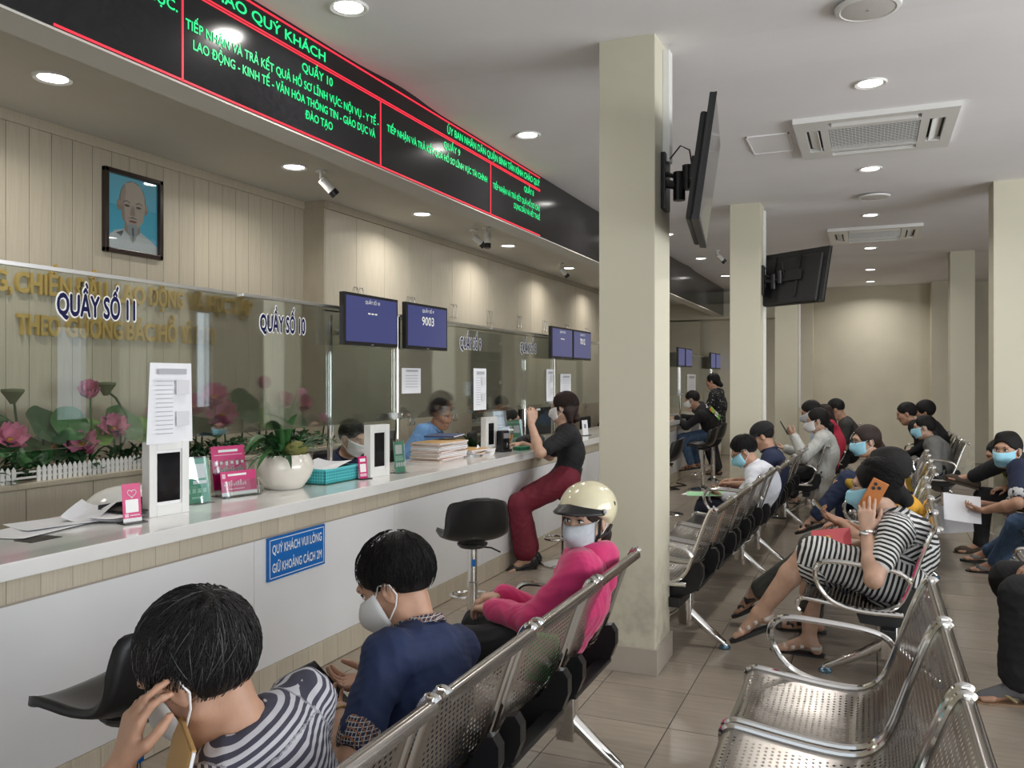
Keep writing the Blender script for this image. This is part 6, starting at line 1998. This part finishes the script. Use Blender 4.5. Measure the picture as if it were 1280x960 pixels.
clerk('smiling man with short dark hair in blue shirt behind the heap of folders', -3.38, 5.84, .05, (-3.12, 5.99, 1.235), (-.30, .38, 0), 0, seat='blue-shirted clerk', zs=.50, sc=.95, h=.008, tone=2, girth=1.08,
      hands={'L': ((-3.10, 6.0, .76), (.9, -.4, -.1), DN, .3), 'R': ((-3.10, 5.72, .76), (.9, .3, -.1), DN, .3)}, top=dict(m=C_BLUE, sleeve='long', collar=C_BLUE), bottom=dict(m=MATS['dark_navy_trousers']), shoes=('shoe', M_BLACK), eyes=True, lips=True)
clerk('clerk in dark navy with white mask, bent over behind the basket and partition glass', -3.42, 4.98, -.2, (-3.20, 4.78, 1.085), (.05, .35, 0), 0, seat='navy-shirted clerk', sc=.93, h=.008, tone=1,
      top=dict(m=C_DNAVY, sleeve='long', collar=C_DNAVY), bottom=dict(m=MATS['dark_navy_trousers']), shoes=('shoe', M_BLACK), mask=('pleat', M_MASKW), eyes=True)
clerk('clerk in dark top seen in profile through the glass, facing the woman in black', -3.42, 7.62, .3, (-3.12, 7.36, 1.20), (.25, .05, 0), 0, seat='clerk facing the woman in black', sc=.95, h=.009, tone=1, hair='short',
      top=dict(m=C_DNAVY, sleeve='long', collar=C_DNAVY), bottom=dict(m=MATS['dark_navy_trousers']), shoes=('shoe', M_BLACK), lips=True, eyes=True)
clerk('far clerk with close-cropped hair, bent over papers beyond the near pillar', -3.40, 12.3, .1, (-2.98, 12.45, 1.05), (-.2, .6, 0), 0, seat='far clerk with cropped hair', sc=.93, h=.012, tone=0, hair='buzz',
      top=dict(m=C_BLK, sleeve='long'), bottom=dict(m=MATS['dark_navy_trousers']), shoes=('shoe', M_BLACK))
clerk('dark-haired far clerk upright behind the glass beyond the near pillar', -3.42, 11.2, .0, (-3.26, 11.35, 1.20), (0, .2, 0), 0, seat='upright far clerk', sc=.95, h=.012, tone=1, hair='bob',
      top=dict(m=C_BLK, sleeve='long'), bottom=dict(m=MATS['dark_navy_trousers']), shoes=('shoe', M_BLACK))

# ---- people at the far counter
C_HOOD = cloth('black_hoodie', (.012, .012, .014), .9)
C_JEAN = cloth('blue_denim', (.06, .11, .20), .9, noise=.15, nscale=30)
i8 = person('young man in black hoodie with bright print on the back, leaning on the far counter', (-2.05, 11.95), PI - .1, sc=.95, h=.011, pelvis=(0, 0, .66), head=(-2.28, 11.72, 1.135), headrot=(.1, .35, 0), tone=0,
            hands={'L': ((-2.50, 11.75, .88), (-1, .3, 0), DN, .4), 'R': ((-2.50, 12.1, .88), (-1, -.2, 0), DN, .4)}, feet={'L': ((-2.30, 11.75, .24), (-1, 0, -.2)), 'R': ((-2.28, 12.1, .22), (-1, 0, -.2))},
            top=dict(m=C_HOOD, sleeve='long', hem=.05, loose=.018), bottom=dict(m=C_JEAN), shoes=('sandal', M_BLACK), mask=('pleat', M_MASKW))
# printed blobs on the back of the hoodie: flat prints lying just off the cloth
pc = i8['chest']; bd = -i8['fwd']; bl = i8['left']; bu = i8['sp2']
def back_patch(y, z, ry, rz, m, nm='back_print', d=.0):
    rows_ = []
    c0 = pc + bu * z
    for i in range(5):
        b = (i / 2 - 1)
        rows_.append([tuple(c0 + bl * (y + ry * a) + bu * (rz * b) + bd * (.150 * math.sqrt(max(.05, 1 - ((y + ry * a) / .175) ** 2)) + d)) for a in np.linspace(-1, 1, 7)])
    grid_obj(nm, rows_, m, i8['t'], .002)
for k in range(16):
    back_patch(rng.uniform(-.09, .09), rng.uniform(.05, .12), .022, .02, [mat('orange_print', (.65, .22, .04), .7), mat('tan_print', (.55, .38, .2), .7), mat('lime_print', (.25, .55, .06), .7)][k % 3], d=.002 * (k % 3))
for k in range(5): back_patch(-.08 + .04 * k, .005, .010, .028, M_WVINYL, d=.004)
for k in range(12): back_patch(rng.uniform(-.10, .10), rng.uniform(-.07, -.03), .024, .018, [MATS['lime_print'], mat('green_blob', (.12, .42, .05), .7)][k % 2], d=.002 * (k % 3))
# white tick on the shoulder
tick = [(-.005, .165), (.03, .150), (.085, .160), (.12, .185), (.08, .172), (.035, .168), (.015, .178), (-.01, .19)]
rows_ = [tuple(pc + bl * (a - .02) + bu * (b + .01) + bd * .118) for a, b in tick]
tk = MB(); tk.prism(rows_, tuple(bd * .004)); link('tick_print', tk, M_WVINYL, i8['t'])

def dots():
    m = mat('dotted_black_cloth', (.012, .012, .014), .85)
    N, L = nodes_of(m); tc = N.new('ShaderNodeTexCoord'); v = N.new('ShaderNodeTexVoronoi'); v.inputs['Scale'].default_value = 30
    L.new(tc.outputs['Object'], v.inputs['Vector']); lt = N.new('ShaderNodeMath'); lt.operation = 'LESS_THAN'; lt.inputs[1].default_value = .2
    L.new(v.outputs['Distance'], lt.inputs[0]); mx = N.new('ShaderNodeMix'); mx.data_type = 'RGBA'; L.new(lt.outputs[0], mx.inputs['Factor'])
    mx.inputs['A'].default_value = (.012, .012, .014, 1); mx.inputs['B'].default_value = (.5, .48, .45, 1); L.new(mx.outputs['Result'], N['Principled BSDF'].inputs['Base Color'])
    return m
C_DOT = dots()
person('standing woman with black hair in dotted black dress at the far counter', (-2.12, 12.75), PI - .1, sc=.94, h=.012, pelvis=(0, 0, .80), head=(-2.17, 12.72, 1.385), headrot=(0, .15, 0), tone=0, hair='bun',
       hands={'L': ((-2.42, 12.6, .95), (-1, 0, .2), DN, .4), 'R': ((-2.42, 12.95, .95), (-1, 0, .2), DN, .4)}, feet={'L': ((-2.10, 12.66, .08), (-1, 0, 0)), 'R': ((-2.12, 12.88, .08), (-1, 0, 0))},
       top=dict(m=C_DOT, sleeve='long', hem=.25, loose=.02, name='dress'), bottom=dict(m=MATS['black_trousers'], wide=.02), shoes=('sandal', M_BLACK))

# ---- second and further benches on the left
C_WHITE = cloth('white_cotton', (.72, .74, .80), .85, noise=.02)
i12 = person('man in white shirt with glasses and blue mask reading papers on his lap', (-.84, 6.80), PI - .05, sc=.93, h=.0075, pelvis=(0, 0, .48), head=(-.915, 6.78, .855), headrot=(.22, .55, 0), tone=0, shoulder_w=1.05, girth=1.08,
             hands={'L': ((-1.02, 6.56, .52), (-.9, .4, .0), (0, .3, 1), .5), 'R': ((-1.06, 6.82, .52), (-.9, -.4, .0), (0, -.3, 1), .5)}, elbows={'L': (.3, -.7, -.6)},
             feet={'L': ((-1.24, 6.50, .075), (-1, -.1, 0)), 'R': ((-1.24, 6.80, .075), (-1, 0, 0))}, top=dict(m=C_WHITE, sleeve='long', collar=C_WHITE, hem=.05, loose=.018), bottom=dict(m=MATS['dark_navy_trousers']),
             shoes=('shoe', M_BLACK), mask=('pleat', M_MASKB), glasses=M_BLACK)
hair_strands(i12, (-.45, 0, .85), 450, .05, M_HAIR, r=.0013, cover=lambda d: d[0] < .66 - max(0, -d[2] * 1.4) and not (d[0] > -.15 and d[2] < -.0))
paper('pale green folder on the lap of the man in white shirt', -1.16, 6.62, .525, PI + .2, .24, .33, mat('mint_paper', (.35, .68, .38), .7), curl=.004, tilt=(0, .04), thick=.004, name='green_folder')
paper('white sheets under the pale green folder on the lap of the man in white shirt', -1.20, 6.70, .515, PI - .1, .22, .32, curl=.003, tilt=(0, .04))
phone('dark phone in the hand of the man in white shirt', (-1.14, 6.60, .56), PI, 1.2)
C_CAP = cloth('black_cap_cotton', (.012, .012, .013), .9)
person('older man in black cap and dark navy shirt, looking down', (-.80, 7.34), PI - .05, sc=.93, h=.0085, pelvis=(0, 0, .48), head=(-.84, 7.36, .935), headrot=(.10, .45, 0), tone=0, hair='buzz',
       hands={'L': ((-1.06, 7.15, .55), (-.9, .3, .0), DN, .4), 'R': ((-1.08, 7.4, .55), (-.9, -.3, .0), DN, .4)}, top=dict(m=C_DNAVY, sleeve='short', collar=C_DNAVY, hem=.05), bottom=dict(m=cloth('maroon_cloth', (.10, .012, .025))), shoes=('sandal', M_BLACK), cap=C_CAP)
C_GREYJ = cloth('pale_grey_nylon', (.52, .53, .51), .6, bump=.4, bscale=10)
i14 = person('woman in pale grey jacket with white mask, holding a phone up', (-.47, 9.05), PI - .05, sc=.97, h=.009, pelvis=(0, 0, .48), head=(-.50, 9.06, 1.0), headrot=(.15, .18, 0), tone=1, hair='pony',
             hands={'L': ((-.70, 8.86, .84), (-.6, .1, .65), (.3, .6, .3), .6), 'R': ((-.80, 9.1, .70), (-.9, 0, .2), (0, 0, 1), .5)}, elbows={'L': (.2, -.6, -.9)}, top=dict(m=C_GREYJ, sleeve='long', hem=.14, loose=.025, name='jacket'),
             bottom=dict(m=MATS['black_trousers']), shoes=('sandal', M_BLACK), mask=('cone', M_MASKW))
phone('phone held up by the woman in pale grey jacket', (-.80, 8.88, .93), PI, .5)
person('man with black hair and mask in pale blue shirt behind the woman in grey jacket', (-.50, 9.60), PI, sc=.97, h=.011, pelvis=(0, 0, .49), head=(-.60, 9.70, 1.06), headrot=(.1, .35, 0), tone=0, top=dict(m=cloth('pale_blue_cotton', (.35, .45, .6)), sleeve='short'), bottom=dict(m=MATS['black_trousers']), shoes=('sandal', M_BLACK), mask=('pleat', M_MASKG))
person('woman in red top with long brown hair, looking down, third from the grey jacket', (-.44, 10.2), PI, sc=.95, h=.012, pelvis=(0, 0, .48), head=(-.50, 10.4, 1.0), headrot=(.1, .5, 0), tone=1, hair='long', hair_m=M_HAIRB, top=dict(m=cloth('red_jersey', (.42, .02, .05)), sleeve='long'), bottom=dict(m=MATS['black_trousers']), shoes=('sandal', M_BLACK))
person('man in dark grey shirt with bowed head, farthest on the left benches', (-.24, 11.35), PI, sc=1.0, h=.012, pelvis=(0, 0, .50), head=(-.40, 11.3, 1.04), headrot=(-.1, .55, 0), tone=0, top=dict(m=cloth('dark_grey_jersey', (.04, .038, .035)), sleeve='short'), bottom=dict(m=MATS['black_trousers']), shoes=('sandal', M_BLACK))

# ---- benches on the right: woman in striped dress and those behind her
C_DRESS = stripe_mat('striped_dress_knit', (.72, .72, .70), (.015, .015, .018), 46, .5)
i20 = person('woman in black and white striped dress with a phone at her ear and sandals', (.115, 4.36), PI, sc=1.0, h=.0055, pelvis=(0, 0, .49), head=(.02, 4.38, .905), headrot=(.05, .14, .0), neckdir=(.34, 0, 1), shoulder_w=.95, girth=1.0, tone=1, hair='bun',
             hands={'L': ((-.018, 4.19, .725), (.02, .16, 1), (.0, 1, -.1), (.25, .30, .5, .6)), 'R': ((-.06, 4.40, .62), (-1, -.15, .05), (0, -.2, 1), .35)}, elbows={'L': (.35, -.55, -.75), 'R': (.3, .6, -.8)},
             knees={'L': (-.5, -.2, 1), 'R': (-1, .3, .6)}, feet={'L': ((-.50, 4.27, .27), (-.85, .0, -.42)), 'R': ((-.29, 4.58, .075), (-1, .1, 0))},
             top=dict(m=C_DRESS, slen=.62, name='dress', hem=.03, loose=.014), bottom=dict(m=C_DRESS, kind='skirt', name='dress_skirt', len=.90, loose=.018), shoes=('sandal', mat('pale_leather', (.66, .58, .52), .5), M_BLACKM, ((.03, .010), (.075, .010), (.12, .009)), True), mask=('pleat', M_MASKB))
hair_strands(i20, (.75, 0, .6), 700, .09, M_HAIR, r=.0011, cover=lambda d: d[0] < .6)
phone('orange phone with three lenses pressed to the ear of the woman in striped dress', (.012, 4.275, .875), -PI / 2 + .1, .10, mat('orange_phone_case', (.55, .19, .05), .35), (.076, .16), cameras=True, roll=-.45)
rb = thing('red_booklet', 'red certificate booklet with gold emblem in the lap of the woman in striped dress', 'booklet', (-.175, 4.33, .655), PI)
o = link('cover', MB().box(-.09, .09, -.06, .06, -.004, .004, .001), mat('red_cover', (.58, .07, .09), .5), rb); o.rotation_euler = (-.55, .16, 0)
link('emblem', MB().lathe([(.014, .0041), (.014, .0046), (.009, .0046), (.009, .0041)], c=(.015, 0, 0), n=18), mat('gold_print', (.75, .42, .08), .4), o)
wal = thing('brown_purse', 'brown leather purse on the lap of the woman in striped dress', 'purse', (-.045, 4.26, .585), PI + .3)
o = link('purse_body', MB().box(-.05, .05, -.045, .045, -.03, .03, .008), mat('brown_leather', (.14, .06, .045), .5), wal); o.rotation_euler = (.3, .25, 0)
link('purse_flap', MB().box(-.051, .051, -.047, -.044, -.005, .032, .001), MATS['brown_leather'], o)
w_ = i20['arms']['L']; b_ = w_[2] + (w_[1] - w_[2]) * .08; ax_ = nrm(w_[1] - w_[2]); s1 = nrm(np.cross(ax_, V3(0, 1, 0))); s2 = np.cross(ax_, s1)
wt = link('wrist_watch', MB().tube([tuple(b_ + (s1 * math.cos(a) + s2 * math.sin(a)) * .031) for a in np.linspace(0, 2 * PI, 17)[:-1]], .006, 6, closed=True), M_STEEL, i20['t'])
link('watch_face', MB().lathe([(.016, 0), (.016, .006), (0, .006)], n=14), M_WVINYL, wt).location = tuple(b_ + nrm(V3(.3, 1, .2)) * .031)

C_YEL = cloth('amber_jersey', (.72, .36, .03), .85); C_GREYT = cloth('grey_green_twill', (.085, .085, .075), .85)
person('person in amber shirt and grey trousers with crossed legs, hidden behind the striped dress', (.10, 4.93), PI, sc=1.0, h=.0075, pelvis=(0, 0, .48), head=(.09, 4.98, .915), headrot=(.15, .25, 0), tone=0, hair='short', hair_vol=1.1,
       hands={'L': ((-.15, 4.98, .63), (-.8, -.2, .35), (.5, -.2, .6), .6), 'R': ((-.13, 5.13, .60), (-.9, -.3, 0), DN, .5)}, elbows={'L': (.3, -.6, -.8)},
       knees={'L': (-.5, 0, 1), 'R': (-1, .3, .8)}, feet={'L': ((-.60, 4.98, .20), (-.85, 0, -.45)), 'R': ((-.30, 5.0, .075), (-1, 0, 0))},
       top=dict(m=C_YEL, sleeve='short', hem=.04), bottom=dict(m=C_GREYT, loose=.016, len=.9), shoes=('sandal', mat('dark_brown_leather', (.02, .016, .013), .5), M_BLACKM, ((.05, .03), (.115, .02)), False))
phone('grey phone held low by the person in amber shirt', (-.245, 4.97, .69), PI, .75, M_GREY)
person('bespectacled woman in mustard top and dark jeans with blue mask and crossed legs', (.20, 7.22), PI, sc=.98, h=.0085, pelvis=(-.0, 0, .48), head=(-.035, 7.22, .93), headrot=(.42, .10, 0), tone=1, hair='bun', hair_m=M_HAIRB,
       hands={'L': ((-.16, 7.05, .62), (-.8, .4, 0), DN, .5), 'R': ((-.16, 7.3, .62), (-.8, -.4, 0), DN, .5)}, knees={'L': (-.5, 0, 1), 'R': (-1, .2, .8)}, feet={'L': ((-.40, 7.05, .33), (-.9, -.1, -.35)), 'R': ((-.22, 7.35, .075), (-1, 0, 0))},
       top=dict(m=cloth('mustard_cloth', (.42, .27, .03)), sleeve='long', hem=.05), bottom=dict(m=cloth('dark_denim', (.018, .028, .07))), shoes=('sandal', M_BLACK), mask=('pleat', M_MASKB), glasses=M_BLACK, eyes=True)
C_GHOOD = cloth('grey_marl_hoodie', (.17, .17, .165), .9)
person('person in grey hoodie with blue mask and rucksack straps, before the far right pillar', (.68, 10.0), PI, sc=1.0, h=.010, pelvis=(0, 0, .46), head=(.53, 10.05, .90), headrot=(-.05, .12, 0), tone=1, hair='short', top=dict(m=C_GHOOD, sleeve='long', hem=.08, loose=.022), bottom=dict(m=MATS['black_trousers']), shoes=('shoe', M_BLACK), mask=('pleat', M_MASKB))
person('dark-haired person in black beyond the grey hoodie, left one of two heads', (.62, 10.55), PI, sc=1.0, h=.012, pelvis=(0, 0, .50), head=(.38, 10.72, 1.02), headrot=(0, .3, 0), tone=0, top=dict(m=C_BLK, sleeve='long'), bottom=dict(m=MATS['black_trousers']), shoes=('shoe', M_BLACK))
person('dark-haired person in black beyond the grey hoodie, right one of two heads', (.72, 11.2), PI, sc=1.0, h=.012, pelvis=(0, 0, .50), head=(.60, 11.3, 1.03), headrot=(0, .2, 0), tone=0, hair='bowl', top=dict(m=C_BLK, sleeve='long'), bottom=dict(m=MATS['black_trousers']), shoes=('shoe', M_BLACK))

# ---- right edge
C_POLO = cloth('dark_navy_polo', (.010, .016, .045), .85)
person('man in dark navy polo and jeans with blue mask, turned toward the camera, right edge', (1.27, 6.68), PI, sc=.99, h=.0075, pelvis=(0, 0, .48), head=(.82, 6.98, .985), headrot=(1.02, .05, 0), tone=0, hair='short', hair_vol=1.2,
       hands={'L': ((.74, 6.72, .50), (-.9, .3, .0), (0, .2, 1), .6), 'R': ((.74, 6.92, .52), (-.85, -.35, .0), (0, -.2, 1), .6)}, elbows={'L': (.2, -.7, -.5)},
       feet={'L': ((.84, 7.02, .075), (-1, .15, 0)), 'R': ((.80, 7.34, .075), (-1, .1, 0))}, top=dict(m=C_POLO, sleeve='short', collar=C_POLO, cuff=mat('white_trim', (.55, .55, .55), .8), cuffw=.01, hem=.05, loose=.016), bottom=dict(m=C_JEAN, loose=.016), shoes=('sandal', mat('striped_strap', (.16, .16, .16), .6), M_BLACKM, ((.09, .035),), False), mask=('pleat', M_MASKB), eyes=True)
paper('white printed sheet held by the man in dark navy polo', .60, 6.76, .50, PI + .1, .21, .24, curl=.006, tilt=(-1.0, -.1))
paper('second white sheet hanging from the hands of the man in dark navy polo', .53, 6.88, .40, PI - .15, .21, .297, curl=.006, tilt=(-1.1, .15))
person('person in black trousers showing a shoe sole, behind the man in dark navy polo', (1.25, 7.62), PI, sc=1.0, h=.011, pelvis=(0, 0, .48), head=(.97, 7.86, .80), headrot=(.2, .3, 0), tone=0, hair='short',
       knees={'L': (-.3, -.2, 1)}, feet={'L': ((.76, 7.76, .62), (-.92, .1, .25)), 'R': ((.82, 7.75, .075), (-1, 0, 0))}, top=dict(m=cloth('lime_vest', (.35, .42, .04)), sleeve='short'), bottom=dict(m=MATS['black_trousers']), shoes=('shoe', mat('brown_suede', (.07, .05, .035), .8), mat('brown_sole', (.075, .055, .04), .8)))
person('person mostly out of view at right, black trousers, grey socks and toe sandals', (.98, 4.50), PI, sc=1.0, h=.0065, pelvis=(0, 0, .48), head=(.98, 4.50, 1.06), tone=0,
       feet={'L': ((.60, 4.24, .075), (-1, -.12, 0)), 'R': ((.80, 4.72, .075), (-1, 0, 0))}, top=dict(m=C_BLK, sleeve='short'), bottom=dict(m=MATS['black_trousers'], wide=.022, loose=.02, len=.84), socks=cloth('grey_sock', (.15, .15, .155)), shoes=('flipflop', mat('gold_beads', (.35, .27, .13), .5), mat('tan_sole', (.30, .19, .11), .6)))
